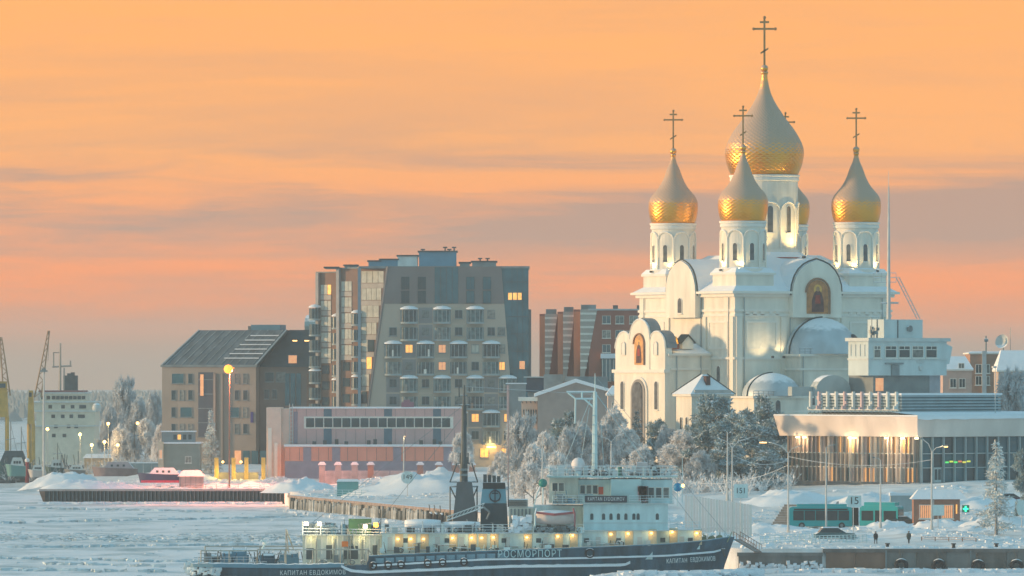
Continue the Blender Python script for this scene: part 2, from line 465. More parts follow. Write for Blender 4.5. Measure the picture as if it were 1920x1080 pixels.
bs_.inputs['Roughness'].default_value = .65; bs_.inputs['Specular IOR Level'].default_value = .25
bn = n('ShaderNodeBump'); bn.inputs['Strength'].default_value = .7; bn.inputs['Distance'].default_value = .3
n2 = n('ShaderNodeTexNoise'); n2.inputs['Scale'].default_value = .5; n2.inputs['Detail'].default_value = 8; l(tcn.outputs['Object'], n2.inputs['Vector'])
l(n2.outputs['Fac'], bn.inputs['Height']); l(bn.outputs[0], bs_.inputs['Normal'])
o = b.build('river_ice', mi, smooth=True, fix=False); o['kind'] = 'structure'

# lumps of broken ice: along the refrozen channel, at the hull and at the foot of the quays
def rock(b, c, r, rnd):
    vs = []
    for k in range(8):
        sx, sy, sz = ((k & 1)*2-1, (k >> 1 & 1)*2-1, (k >> 2 & 1)*2-1)
        vs.append((c[0]+sx*r[0]*rnd.uniform(.4, 1), c[1]+sy*r[1]*rnd.uniform(.4, 1), c[2]+sz*r[2]*rnd.uniform(.4, 1)))
    b.add(vs, [(0,2,3,1),(4,5,7,6),(0,1,5,4),(2,6,7,3),(0,4,6,2),(1,3,7,5)])
rnd = random.Random(3)
b = MB()
for k in range(2600):
    X = rnd.uniform(-100, -22); Y = 1218 + rnd.gauss(0, 11) + 4*sin(X*.05)
    r = rnd.uniform(.12, .5) * (1.7 if rnd.random() < .05 else 1)
    rock(b, (X, Y, .05), (r*1.4, r*1.4, r*.38), rnd)
for k in range(500):
    X = rnd.uniform(-95, 40); Y = rnd.uniform(985, 1500); r = rnd.uniform(.1, .34) * (2 if rnd.random() < .05 else 1)
    rock(b, (X, Y, .03), (r*1.5, r*1.5, r*.4), rnd)
for (xa_, ya_, xb_, yb_, n_) in ((-90, 1090, -46, 1062, 150), (-75, 1020, -48, 1012, 90), (-98, 1330, -40, 1390, 130), (-80, 1150, -30, 1172, 120), (-60, 1440, -100, 1480, 90), (-68, 1052, -50, 1036, 60)):
    for k in range(n_):     # pressure ridges
        t_ = rnd.random(); X = lerp(xa_, xb_, t_); Y = lerp(ya_, yb_, t_) + 3*noise.noise((X*.12, ya_, 0)) + rnd.gauss(0, .8); r = rnd.uniform(.15, .6)
        rock(b, (X, Y, .1), (r*1.6, r*1.2, r*.7), rnd)
m_ice = mat('broken_ice', (.55, .64, .68), .5, var=.25, vs=.4, snow=1)
o = b.build('broken_ice', m_ice); o['kind'] = 'stuff'; o['label'] = 'low lumps of broken ice scattered over the frozen river'
b = MB()
for k in range(500):
    X = rnd.uniform(-46, 33); r = rnd.uniform(.15, .55)
    Y = 976.6 - abs(rnd.gauss(0, 1.2))
    rock(b, (X, Y, .05), (r*1.3, r*1.3, r*.7), rnd)
for k in range(420):
    X = rnd.uniform(31.5, 75); r = rnd.uniform(.2, .7); rock(b, (X, 1010.6-abs(rnd.gauss(0, 1.3)), .1), (r*1.3, r, r*.8), rnd)
for k in range(260):
    q = rnd.random(); Y = lerp(1292, 1442, q); rock(b, (xq(Y)-1.2-abs(rnd.gauss(0, 1.5)), Y, .1), (.9, .9, .6), rnd)
for k in range(200):
    rock(b, (rnd.uniform(-99, -49), 1526.6-abs(rnd.gauss(0, 1)), .1), (1.0, .8, .5), rnd)
for k in range(900):
    X = rnd.uniform(11, 33.5); r = rnd.uniform(.2, .65); Y = 974.2 - abs(rnd.gauss(0, 2.2)) + 9*sm((X-22)/11)
    rock(b, (X, Y, .25 + rnd.uniform(0, .75)*sm((X-10)/6)), (r*1.5, r*1.3, r*.7), rnd)
o = b.build('ice_rubble', M['snow']); o['kind'] = 'stuff'; o['label'] = 'snowy ice rubble pushed up against hull and quays'

b = MB()
for k in range(5200):
    X = rnd.uniform(22, 80); Y = rnd.uniform(1014, 1135)
    if X < xq(Y) + 1.5: continue
    n_ = noise.noise((X*.08, Y*.05, 7))
    if n_ < -.05 + rnd.uniform(-.15, .15): continue
    r = rnd.uniform(.12, .42) * (1.8 if rnd.random() < .06 else 1); rock(b, (X, Y, gz(X, Y)), (r*1.5, r*1.3, r*.75), rnd)
for k in range(1500):
    X = rnd.uniform(-98, -12); Y = rnd.uniform(1531, 1600) if X < -48 else rnd.uniform(1400, 1520)
    if X < xq(Y) + 1.5 and Y < 1529: continue
    r = rnd.uniform(.15, .5); rock(b, (X, Y, gz(X, Y)), (r*1.6, r*1.3, r*.7), rnd)
o = b.build('snow_lumps', M['snow']); o['kind'] = 'stuff'; o['label'] = 'trampled lumps of snow over the embankment'

# snow heaps shovelled along the road and the bank
def heap(name, label, X, Y, rx, ry, h, seed, m=None):
    rn = random.Random(seed); b = MB(); n1, n2 = 40, 14
    vs = []
    for j in range(n2 + 1):
        t = j / n2
        for i in range(n1):
            a = 2*PI*i/n1
            w = 1 + .25*noise.noise((cos(a)*2+seed, sin(a)*2, t*2)) 
            r = (1 - t) * w
            hh = h * (1 - (1-t)**2.2) * (1 + .35*noise.noise((cos(a)*3*(1-t), sin(a)*3*(1-t)+seed, 1)) + .22*noise.noise((cos(a)*9*(1-t), sin(a)*9*(1-t)+seed, 2)) + .12*noise.noise((cos(a)*22*(1-t), sin(a)*22*(1-t)+seed, 4)))
            xx, yy = X + rx*r*cos(a), Y + ry*r*sin(a); vs.append((xx, yy, gz(xx, yy) - .35 + hh))
    b.add(vs, [(j*n1+i, j*n1+(i+1) % n1, (j+1)*n1+(i+1) % n1, (j+1)*n1+i) for j in range(n2) for i in range(n1)])
    o = b.build(name, m or M['snow'], smooth=True)
    return tag(o, label, 'snow heap')

# ------------------------------------------------------------------ quays
# left: sheet-pile pier
q = thing('sheet_pile_pier', 'long dark ribbed sheet-pile pier under pink snow on the left', 'pier', (0, 1528, 0))
b = MB(); b.box(-98.5, -48.2, .15, .8, -1, 2.75); b.build('backing_wall', M['darkmetal'], q)
pile = MB(); w = .40
pile.prism([(-w, .2), (-w, .05), (-.22, -.28), (.22, -.28), (w, .05), (w, .2)], 'z', -.8, 2.75)
m_pile = mat('dark_blue_steel_piles', (.035, .055, .065), .65, .2, var=.35, vs=.8, streak=.15)
pm = pile.mesh('sheet_pile', m_pile)
for k in range(60): link('sheet_pile', pm, q, (-97.6 + k * .825, 0, 0))
b = MB()
m_rib = mat('frosty_pile_edge', (.33, .38, .39), .8, var=.3)
b.box(-.035, .035, -.32, -.285, -.2, 2.7); rm = b.mesh('frost_edge', m_rib)
for k in range(60): link('frost_edge', rm, q, (-97.6 + k * .825 + .2, 0, 0))
b = MB(); b.box(-99.6, -48, -.5, .9, 2.75, 3.18); b.build('cap_beam', mat('frosted_cap_beam', (.45, .38, .36), .9, var=.2, snow=1), q)
b = MB(); b.prism([(-99.6, 2.75), (-98.4, 2.75), (-98.4, -.5)], 'y', -.45, .9); b.build('end_wall', M['rust'], q)

# middle: timber-fendered quay running towards the ship
q = thing('timber_quay', 'icy quay with upright timber fenders receding behind the ship', 'quay', (0, 0, 0))
p0 = Vector((-9.5, 1292, 0)); p1 = Vector((-42.4, 1442, 0)); d = (p1 - p0); Lq = d.length; d.normalize(); nrm = Vector((-d.y, d.x, 0))
if nrm.x > 0: nrm = -nrm
ang = math.atan2(d.y, d.x)
def along(k, off=0, z=0): p = p0 + d*k + nrm*off; return (p.x, p.y, z)
b = MB()
v = [along(-130, .1), along(Lq+5, .1), along(Lq+5, 1.0), along(-130, 1.0)]
b.prism([(p[0], p[1]) for p in v], 'z', -1, 2.85); b.build('backing_wall', mat('frosted_quay_face', (.26, .25, .235), .9, var=.4, vs=.4, snow=1, streak=.3), q)
b = MB(); v = [along(-130, -.6), along(Lq+5, -.6), along(Lq+5, 1.35), along(-130, 1.35)]
b.prism([(p[0], p[1]) for p in v], 'z', 2.85, 3.32); b.build('cap_beam', mat('quay_cap_beam', (.30, .24, .22), .9, var=.25, vs=.6, snow=1), q)
fm = []
m_f2 = mat('dark_wet_timber', (.07, .08, .075), .9, var=.4, vs=1.2); m_f3 = mat('ice_coated_timber', (.55, .56, .54), .8, var=.3, vs=1)
m_f1 = mat('icy_timber', (.30, .30, .28), .9, var=.5, vs=1.2, streak=.3)
for k in range(4):
    b = MB(); r = .3
    b.cyl((0, 0, -.6), (rnd.uniform(-.1, .1), 0, 2.9), .34, .27, 7); b.cyl((.4, .05, -.6), (.5, 0, 1.6+.4*k), .28, .2, 6)
    fm.append(b.mesh('fender_pile', [m_f1, m_f2, m_f3, m_f1][k]))
for k in range(104):
    o = link('fender_pile', fm[rnd.randrange(4)], q, along(1 + k * (Lq - 1) / 103 + rnd.uniform(-.3, .3), 1.35 + rnd.uniform(0, .15)), ang + rnd.uniform(-.5, .5)); o.scale.z = rnd.uniform(.72, 1.02)

tyre_b = MB(); tyre_b.ring((0, 0, 0), .62, .26, 'y', 20, 8); tyre_m = tyre_b.mesh('tyre_ring', M['rubber'], smooth=True)
cb = MB(); cb.tube([(-.05, .1, .85), (-.25, .2, 1.9)], .035, 4).tube([(.05, .1, .85), (.25, .2, 1.9)], .035, 4); chain_m = cb.mesh('chain', M['darkmetal'])
sb = MB(); sb.lathe([(.30, -.12), (.40, .02), (.42, .1)], 14); 
def tyre(loc, label, sc=1.0, rz=0, group=None):
    t_ = thing('fender_tyre', label, 'tyre', loc, rz, group)
    link('tyre_ring', tyre_m, t_); link('chain', chain_m, t_); t_.scale = (sc, sc, sc)
    return t_
for i, k in enumerate((6, 11, 15.5)):
    p = along(k, 1.9, 1.6); tyre(p, ['snowy tyre hanging on the timber quay nearest the dark ship mast', 'middle tyre of three hung on the timber quay', 'farthest left tyre of three hung on the timber quay'][i], 1.25, ang, 'tyres on the timber quay')

# right: concrete quay with tyres
q = thing('concrete_quay', 'brown-grey concrete quay wall with hanging tyres in the lower right corner', 'quay', (0, 1012, 0))
x0 = PX(1548, 1012)
pb = [MB(), MB()]
for k in range(2): pb[k].box(.03, 4.17, -.35 - .03*k, .4, -1, 2.72)
pms = [pb[0].mesh('wall_panel', M['concrete']), pb[1].mesh('wall_panel', mat('brown_stained_concrete', (.15, .125, .11), .9, var=.4, vs=.7, snow=1, bump=.5, streak=.25))]
prm = MB().box(.03, 4.17, -.38, .4, -1, 2.72).mesh('wall_panel', M['rust'])
for k in range(12): link('wall_panel', prm if k in (0, 1) else pms[k % 2], q, (x0 + k*4.2, 0, 0))
b = MB(); b.box(x0-.4, x0+60, -.55, 1.0, 2.72, 3.25)
b.build('cap_beam', mat('dark_cap_beam', (.16, .14, .13), .9, var=.3, snow=1), q)
b = MB(); b.box(x0+8.3, x0+8.55, -.6, -.3, -.5, 3.0).box(x0+20.1, x0+20.3, -.6, -.3, -.5, 3.0); b.build('drain_post', M['midmetal'], q)
for i, (px, lab) in enumerate(((1690, 'leftmost of the four tyres on the concrete quay'), (1760, 'second tyre from the left on the concrete quay'), (1834, 'third tyre from the left on the concrete quay'), (1906, 'rightmost tyre on the concrete quay at the picture edge'))):
    tyre((PX(px, 1011), 1011.0, [.95, .90, .82, .86][i]), lab, 1.12, 0, 'tyres on the concrete quay')
q = thing('low_icy_quay', 'low icy quay wall with frozen lumps just ahead of the bow', 'quay', (0, 1012, 0))
b = MB(); b.box(31.6, x0-.5, -.3, .6, -1, 2.2); b.build('wall', M['concrete'], q)
b = MB(); b.box(31.4, x0-.42, -.5, 1, 2.2, 2.72); b.build('cap_beam', M['concrete'], q)
for k in range(26):
    b = MB(); rn = random.Random(k)
    X = 32 + k * .44; hh = rn.uniform(.4, 1.5)
    for j in range(3): rock(b, (X + rn.uniform(-.2, .2), -.55-.1*j, .3 + j*.35*hh), (.32, .35, .3), rn)
    b.build('ice_lump', M['snow'], q)

# ------------------------------------------------------------------ far shore
b = MB(); rn = random.Random(5)
for k in range(9000):
    Y = rn.uniform(3600, 6500); X = rn.uniform(-.1, .1) * Y * 1.3; h = rn.uniform(5, 11); r = rn.uniform(3, 6)
    z = 2
    vs = [(X + r*cos(a)*rn.uniform(.6, 1.2), Y + r*sin(a), z + h*.15) for a in (0, 1.26, 2.5, 3.77, 5.0)] + [(X + rn.uniform(-.5, .5), Y, z + h)]
    b.add(vs, [(i, (i+1) % 5, 5) for i in range(5)])
o = b.build('far_forest', mat('far_frosted_forest', (.30, .32, .32), .9, var=.3, vs=.05), fix=False); o['kind'] = 'stuff'; o['label'] = 'far frosted forest along the horizon'
# ------------------------------------------------------------------ the cathedral
ZB = 9.3
CX, CY, CRZ = PX(1378, 1225), 1225.0, R(30)
cath = thing('cathedral', 'white five-domed cathedral with golden onion domes and tall crosses', 'church', (CX, CY, ZB), CRZ)
def zc(y): return PZ(y, 1240) - ZB
A = 31.3; HC = A / 2
zt = zc(548)
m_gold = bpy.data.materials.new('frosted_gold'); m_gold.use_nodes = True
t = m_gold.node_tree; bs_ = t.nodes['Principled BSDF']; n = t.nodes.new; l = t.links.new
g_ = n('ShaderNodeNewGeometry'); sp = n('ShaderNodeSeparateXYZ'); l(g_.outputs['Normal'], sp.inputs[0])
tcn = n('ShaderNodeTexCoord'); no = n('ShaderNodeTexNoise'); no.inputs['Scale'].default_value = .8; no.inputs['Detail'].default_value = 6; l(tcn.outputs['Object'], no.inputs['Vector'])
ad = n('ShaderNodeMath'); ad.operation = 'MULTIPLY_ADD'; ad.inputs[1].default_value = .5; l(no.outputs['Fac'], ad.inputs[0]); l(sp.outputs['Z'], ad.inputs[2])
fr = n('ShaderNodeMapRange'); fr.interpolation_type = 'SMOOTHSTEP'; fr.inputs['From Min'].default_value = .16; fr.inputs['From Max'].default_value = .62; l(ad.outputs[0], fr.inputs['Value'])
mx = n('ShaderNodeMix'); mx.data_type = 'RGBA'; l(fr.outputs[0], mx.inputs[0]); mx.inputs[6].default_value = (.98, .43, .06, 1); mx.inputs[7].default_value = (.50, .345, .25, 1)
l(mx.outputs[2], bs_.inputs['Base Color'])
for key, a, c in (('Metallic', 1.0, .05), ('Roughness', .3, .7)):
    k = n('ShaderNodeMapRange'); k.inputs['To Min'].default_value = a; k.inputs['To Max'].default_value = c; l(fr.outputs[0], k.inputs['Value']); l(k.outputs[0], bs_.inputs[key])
m_cross = mat('gilded_cross', (.45, .22, .08), .45, .7, var=.2)
m_line = mat('dark_roof_edge', (.05, .06, .06), .8)
m_red = mat('red_lead_trim', (.35, .09, .07), .8, var=.2)

P_SMALL = [(.0, .80), (.0, .88), (.15, .93), (.3, .965), (.48, .99), (.65, 1.0), (.85, .985), (1.0, .93), (1.12, .86), (1.25, .75), (1.4, .62), (1.55, .52), (1.7, .44), (1.85, .375), (2.02, .315), (2.2, .25), (2.4, .16), (2.6, .10), (2.72, .08)]
P_MAIN = [(.0, .76), (.0, .84), (.15, .91), (.3, .96), (.54, 1.0), (.68, .985), (.81, .94), (.95, .87), (1.07, .80), (1.19, .72), (1.33, .61), (1.46, .51), (1.6, .42), (1.75, .32), (1.9, .235), (2.05, .17), (2.2, .125), (2.4, .085), (2.56, .07)]
def resample(P, n):
    # even arc length
    pts = [(r, z) for z, r in P]; Ls = [0]
    for a, c in zip(pts, pts[1:]): Ls.append(Ls[-1] + math.hypot(c[0]-a[0], c[1]-a[1]))
    res = []
    for k in range(n + 1):
        s_ = Ls[-1]*k/n; j = max(i for i in range(len(Ls)) if Ls[i] <= s_ + 1e-9); j = min(j, len(pts)-2)
        t_ = (s_ - Ls[j]) / max(1e-9, Ls[j+1]-Ls[j]); res.append((lerp(pts[j][0], pts[j+1][0], t_), lerp(pts[j][1], pts[j+1][1], t_)))
    return res
def onion(P, r, nseg, nring):
    b = MB(); prof = [(a*r, z*r) for a, z in resample(P, nring)]
    amp = .0048 * r
    b.lathe(prof, nseg, wob=lambda i, j: amp * min(1, prof[j][0]/r*1.6) * (1 if (i + j) % 2 == 0 else -1))
    # split each quad along the raised diagonal so that the scales read as diamonds
    f2 = []
    for k, f in enumerate(b.f):
        j, i = divmod(k, nseg)
        f2 += [(f[0], f[1], f[2]), (f[0], f[2], f[3])] if (i + j) % 2 == 0 else [(f[0], f[1], f[3]), (f[1], f[2], f[3])]
    b.f = f2; b.m = [0]*len(f2)
    return b.mesh('onion_dome', m_gold, smooth=False)
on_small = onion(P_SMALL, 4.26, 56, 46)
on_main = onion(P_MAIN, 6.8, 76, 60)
def cross_mesh(h, w, t):
    b = MB(); b.box(-t, t, -t, t, 0, h)
    b.box(-w/2, -t, -t*.9, t*.9, h*.765-t, h*.765+t).box(t, w/2, -t*.9, t*.9, h*.765-t, h*.765+t)
    w2 = w*.42
    b.box(-w2/2, -t, -t*.9, t*.9, h*.905-t, h*.905+t).box(t, w2/2, -t*.9, t*.9, h*.905-t, h*.905+t)
    s_ = .55; w3 = w*.36
    b.add([(-w3/2, -t, h*.31-s_*w3*.55-t), (w3/2, -t, h*.31+s_*w3*.55-t), (w3/2, t, h*.31+s_*w3*.55-t), (-w3/2, t, h*.31-s_*w3*.55-t),
           (-w3/2, -t, h*.31-s_*w3*.55+t), (w3/2, -t, h*.31+s_*w3*.55+t), (w3/2, t, h*.31+s_*w3*.55+t), (-w3/2, t, h*.31-s_*w3*.55+t)],
          [(0,3,2,1),(4,5,6,7),(0,1,5,4),(1,2,6,5),(2,3,7,6),(3,0,4,7)])
    for sx in (-1, 1):
        b.ball((sx*w/2, 0, h*.765), t*1.6, 6)
    b.ball((0, 0, h), t*1.7, 6)
    return b.mesh('cross', m_cross)
cr_small = cross_mesh(6.6, 3.05, .13)
cr_main = cross_mesh(8.3, 3.75, .17)

def drum(cx, cy, z0, z1, r, nwin, ww, wh, wz, onm, dr, P, crm, orb, arc_z, a0=0):
    n_ = nwin*4
    b = MB()
    b.lathe([(r, z0), (r, z1), (0.01, z1)], 40, (cx, cy, 0)); d = b.build('drum', M['plaster'], cath)
    b = MB(); h = z1 - z0
    b.lathe([(r+.02, z1-1.05), (r+.22, z1-.95), (r+.22, z1-.55), (r+.1, z1-.5), (r+.34, z1-.2), (r+.34, z1+.03), (.1, z1+.1)], 40, (cx, cy, 0))
    b.build('cornice', M['trim'], d)
    b = MB(); b.lathe([(r+.25, z0), (r+.25, z0+.55), (r+.02, z0+.75)], 40, (cx, cy, 0)); b.build('base_ring', M['trim'], d)
    # blind arcade: arch hoods on slim colonnettes
    for k in range(nwin):
        a = a0 + 2*PI*k/nwin; half = PI/nwin
        b = MB(); pts = []
        for q in range(11):
            u = PI*q/10; pts.append((a - half*.93*cos(u), arc_z + (half*r*.78)*sin(u)))
        for (u0, za), (u1, zb_) in zip(pts, pts[1:]):
            b.cyl((cx+(r+.1)*cos(u0), cy+(r+.1)*sin(u0), za), (cx+(r+.1)*cos(u1), cy+(r+.1)*sin(u1), zb_), .16, .16, 5)
        b.build('arcade_hood', M['trim'], d)
        b = MB(); u = a + half
        b.cyl((cx+(r+.1)*cos(u), cy+(r+.1)*sin(u), z0+.6), (cx+(r+.1)*cos(u), cy+(r+.1)*sin(u), arc_z), .17, .17, 6)
        b.build('colonnette', M['trim'], d)
        # only windows that can be seen
        wa = a + CRZ
        if sin(wa) < .35:
            window(cath, cx+(r-.02)*cos(a), cy+(r-.02)*sin(a), wz, ww, wh, a + PI/2, pane='churchglass', arch=True, mull=0)
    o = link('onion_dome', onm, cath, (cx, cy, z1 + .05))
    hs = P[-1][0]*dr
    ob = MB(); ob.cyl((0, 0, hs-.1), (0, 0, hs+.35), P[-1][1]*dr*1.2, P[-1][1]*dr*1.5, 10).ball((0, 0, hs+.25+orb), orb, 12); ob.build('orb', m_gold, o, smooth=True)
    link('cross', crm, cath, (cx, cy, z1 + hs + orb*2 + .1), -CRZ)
M['churchglass'] = mat('church_window_glass', (.10, .11, .12), .2, var=.5, vs=1.0, spec=.5)

# main body
b = MB(); b.box(0, A, 0, A, 0, zt-.9); b.build('wall', M['plaster'], cath)
for k, (z0, z1, o_) in enumerate(((zt-.9, zt-.35, .5), (zt-.35, zt+.05, 1.15))):
    b = MB(); b.box(-o_, A+o_, -o_, A+o_, z0, z1); b.build('cornice', M['trim'], cath)
for zz, o_ in ((zc(583), .22), (zc(592), .14), (zc(672), .25)):
    b = MB(); b.box(-o_, A+o_, -o_, A+o_, zz-.2, zz+.2); b.build('string_course', M['trim'], cath)
pb = MB().box(-.55, .55, -.28, .2, 0, 1).mesh('pilaster', M['plaster'])
for (x, y, r_) in [(.75, 0, 0), (9.6, 0, 0), (21.7, 0, 0), (A-.75, 0, 0), (0, .75, -PI/2), (0, 9.6, -PI/2), (0, 21.7, -PI/2), (0, A-.75, -PI/2)]:
    o = link('pilaster', pb, cath, (x, y, 0), r_); o.scale.z = zc(592)-.25
# square frieze ornaments
fb = MB().box(-.4, .4, -.14, .1, -.4, .4).box(-.2, .2, -.2, .1, -.2, .2).mesh('frieze_panel', M['trim'])
for x in (2.4, 3.9, 5.4, 7.0, 8.4, 23.2, 24.8, 26.4, 28.0, 29.5): link('frieze_panel', fb, cath, (x, 0, zc(587.5)-.0))
# blind wall panels between the pilasters
for x0_, x1_ in ((2.2, 8.4), (23.0, 29.2)):
    b = MB(); z0_, z1_ = zc(655), zc(603)
    b.box(x0_, x0_+.3, -.12, .1, z0_, z1_).box(x1_-.3, x1_, -.12, .1, z0_, z1_).box(x0_+.3, x1_-.3, -.12, .1, z1_-.3, z1_).box(x0_+.3, x1_-.3, -.12, .1, z0_, z0_+.3); b.build('panel_frame', M['trim'], cath)
for y0_, y1_ in ((2.2, 8.4), (23.0, 29.2)):
    b = MB(); z0_, z1_ = zc(655), zc(603)
    b.box(-.12, .1, y0_, y0_+.3, z0_, z1_).box(-.12, .1, y1_-.3, y1_, z0_, z1_).box(-.12, .1, y0_+.3, y1_-.3, z1_-.3, z1_).box(-.12, .1, y0_+.3, y1_-.3, z0_, z0_+.3); b.build('panel_frame', M['trim'], cath)

# keel-arched gables (zakomary) with their barrel roofs
zg = zc(491)
def keel(w, z0, z1, n=12):
    r = w/2; H_ = z1 - z0; pts = [(-r, z0), (r, z0)]
    for k in range(n + 1):
        t_ = PI*k/n; s_ = sin(t_); zs_ = zt - .6; pts.append((r*cos(t_), zs_ + (z1-zs_)*(s_**.9) + (.0 if abs(t_-PI/2) > .2 else .2)))
    return pts
kp = keel(9.8, zc(596), zg)
kr = keel(10.4, zt+.05, zg+.25)
for side in range(4):
    b = MB()
    if side == 0: b.prism([(HC+x, z) for x, z in kp], 'y', -1.3, .6)
    if side == 1: b.prism([(HC+x, z) for x, z in kp], 'x', -1.3, .6)
    if side == 2: b.prism([(HC+x, z) for x, z in kp], 'y', A-.6, A+.25)
    if side == 3: b.prism([(HC+x, z) for x, z in kp], 'x', A-.6, A+.25)
    o = b.build('arched_gable', M['plaster'], cath)
for ax in 'xy':
    b = MB(); b.prism([(HC+x, z) for x, z in kr], ax, -.9, A-.62); b.build('barrel_roof', M['snow'], cath, smooth=False)
# rim strips of the gables
for ax in 'xy':
    b = MB()
    pp = kr[2:]
    for p_, q_ in zip(pp, pp[1:]):
        a_, c_ = ((HC+p_[0], -1.0, p_[1]), (HC+q_[0], -1.0, q_[1])) if ax == 'y' else ((-1.0, HC+p_[0], p_[1]), (-1.0, HC+q_[0], q_[1]))
        b.cyl(a_, c_, .13, .13, 5)
    b.build('gable_rim', m_line, cath)
# snowy hipped roof up to the main drum
b = MB(); b.frust(-.9, A+.9, -.9, A+.9, zt+.06, HC-7, HC+7, HC-7, HC+7, zc(478)); b.build('roof', M['snow'], cath)
b = MB(); b.lathe([(7.9, zc(492)), (7.9, zc(484)), (6.1, zc(472)), (5.9, zc(466))], 32, (HC, HC, 0)); b.build('drum_plinth', M['plaster'], cath)
b = MB(); b.lathe([(8.05, zc(484.5)), (8.05, zc(482.5)), (7.8, zc(482))], 32, (HC, HC, 0)); b.build('plinth_edge', m_red, cath)
drum(HC, HC, zc(475), zc(327), 5.75, 10, 1.15, 4.7, zc(436), on_main, 6.8, P_MAIN, cr_main, .66, zc(394), a0=R(-90-30+8))
dd = 11.4
for i, (sx, sy) in enumerate(((-1, -1), (1, -1), (-1, 1), (1, 1))):
    cx, cy = HC + sx*dd, HC + sy*dd
    dz = 0
    b = MB(); b.box(cx-3.75, cx+3.75, cy-3.75, cy+3.75, zt-.5, zc(517)); pd = b.build('pedestal', M['plaster'], cath)
    b = MB(); b.box(cx-4.05, cx+4.05, cy-4.05, cy+4.05, zc(517), zc(513)); b.build('pedestal_cornice', M['trim'], pd)
    b = MB(); b.frust(cx-4.05, cx+4.05, cy-4.05, cy+4.05, zc(513)+.005, cx-3.4, cx+3.4, cy-3.4, cy+3.4, zc(504)); b.build('pedestal_roof', M['snow'], pd)
    b = MB(); b.box(cx-3.85, cx+3.85, cy-3.85, cy+3.85, zt+.35, zt+.55); b.build('pedestal_edge', m_red, pd)
    drum(cx, cy, zc(511), zc(417), 3.72, 8, .95, 3.1, zc(491), on_small, 4.26, P_SMALL, cr_small, .58, zc(446), a0=R(-90-30+22))
    # floodlights at the foot of each drum
    for k, aa in enumerate((-2.7, -1.75, -.6)):
        a = aa - CRZ
        fx, fy, fz = cx + 4.3*cos(a), cy + 4.3*sin(a), zc(510)
        if k < 2 or sx == 1:
            fb_ = MB(); fb_.box(fx-.2, fx+.2, fy-.15, fy+.15, fz, fz+.35); fb_.build('floodlight', M['darkmetal'], cath)
            spot(cath, (fx+.25*cos(a), fy+.25*sin(a), fz+.45), (cx+1.2*cos(a), cy+1.2*sin(a), fz+9), 900, (1, .66, .24), ang=115)
for aa in (-2.6, -1.7, -.7):
    a = aa - CRZ; fx, fy, fz = HC + 8.6*cos(a), HC + 8.6*sin(a), zc(484)
    MB().box(fx-.25, fx+.25, fy-.2, fy+.2, fz, fz+.4).build('floodlight', M['darkmetal'], cath)
    spot(cath, (fx, fy, fz+.5), (HC+3*cos(a), HC+3*sin(a), fz+14), 4200, (1, .66, .24), ang=95)

# icon panels: arched, gold ground with a robed standing figure
def icon(par_loc, rz, w, h):
    ic = MB().prism(arch_pts(w, h, 10), 'y', -.12, .1).build('icon_panel', mat('icon_ground', (.42, .18, .07), .6, var=.35, vs=1.2), cath, loc=par_loc, rz=rz)
    o_ = arch_pts(w+.5, h+.3, 10, z0=-.05)
    b = MB()
    for p_, q_ in zip(o_[1:], o_[2:]): b.cyl((p_[0], -.16, p_[1]), (q_[0], -.16, q_[1]), .16, .16, 5)
    b.build('icon_frame', mat('icon_frame_stone', (.30, .16, .10), .8), ic)
    k = w/4.4
    b = MB(); b.lathe([(.01, 0), (.85*k, 0)], 16); b.v = [(x, -.135, y + h*.72) for x, y, z in b.v]; b.build('halo', mat('halo_gold', (.75, .42, .10), .45, .2), ic)
    b = MB(); b.prism([(-1.25*k, .3), (1.25*k, .3), (1.15*k, h*.42), (.75*k, h*.60), (.42*k, h*.68), (-.42*k, h*.68), (-.75*k, h*.60), (-1.15*k, h*.42)], 'y', -.16, -.125); b.build('robe', mat('icon_robe', (.10, .05, .05), .8, var=.6, vs=1), ic)
    b = MB(); b.prism([(.36*k*cos(a_), h*.73+.46*k*sin(a_)) for a_ in [2*PI*q/12 for q in range(12)]], 'y', -.19, -.14); b.build('face', mat('icon_face', (.40, .22, .12), .8), ic)
    b = MB(); b.prism([(-.55*k, h*.30), (.55*k, h*.30), (.5*k, h*.55), (-.5*k, h*.55)], 'y', -.18, -.165); b.build('tunic', mat('icon_tunic', (.30, .045, .03), .8, var=.4, vs=1.5), ic)
    return ic
icon((HC, -1.32, zc(589)), 0, 4.3, zc(526)-zc(589))
window(cath, -1.33, HC, zc(588), 1.5, 2.7, -PI/2, pane='churchglass', arch=True, mull=0)
window(cath, -.03, 5.2, zc(716), 1.3, 2.8, -PI/2, pane='churchglass', arch=True, mull=0)

# west narthex with the three-lobed bell gable
nx0, ny0, ny1 = -8.5, 7.5, 23.8; zn = zc(667)
b = MB(); b.box(nx0, -.02, ny0, ny1, 0, zn); b.build('narthex_wall', M['plaster'], cath)
b = MB(); b.box(nx0-.3, -.3, ny0-.45, ny1+.45, zn, zn+.35); b.build('narthex_cornice', M['trim'], cath)
b = MB(); b.box(nx0+.3, -.3, ny0-.2, ny1+.2, zc(692)-.18, zc(692)+.18); b.build('string_course', M['trim'], cath)
b = MB(); b.frust(nx0+1.2, -.3, ny0-.3, ny1+.3, zn+.36, nx0+2, -.3, HC-1.2, HC+1.2, zc(636)); b.build('narthex_roof', M['snow'], cath)
gx = nx0 - .9; yc_ = (ny0 + ny1) / 2
def lobe(cy_, w, z0, z1):
    return [(cy_ + p_[0], p_[1]) for p_ in arch_pts(w, z1 - z0, 10, z0)]
zb1 = zc(688)
b = MB(); b.prism(lobe(yc_, 6.6, zb1-1, zc(599)), 'x', gx, gx+1.6); b.build('bell_gable_lobe', M['plaster'], cath)
for s_ in (-1, 1):
    b = MB(); b.prism(lobe(yc_ + s_*5.4, 5.6, zb1-1, zc(622)), 'x', gx+.12, gx+1.5); b.build('bell_gable_lobe', M['plaster'], cath)
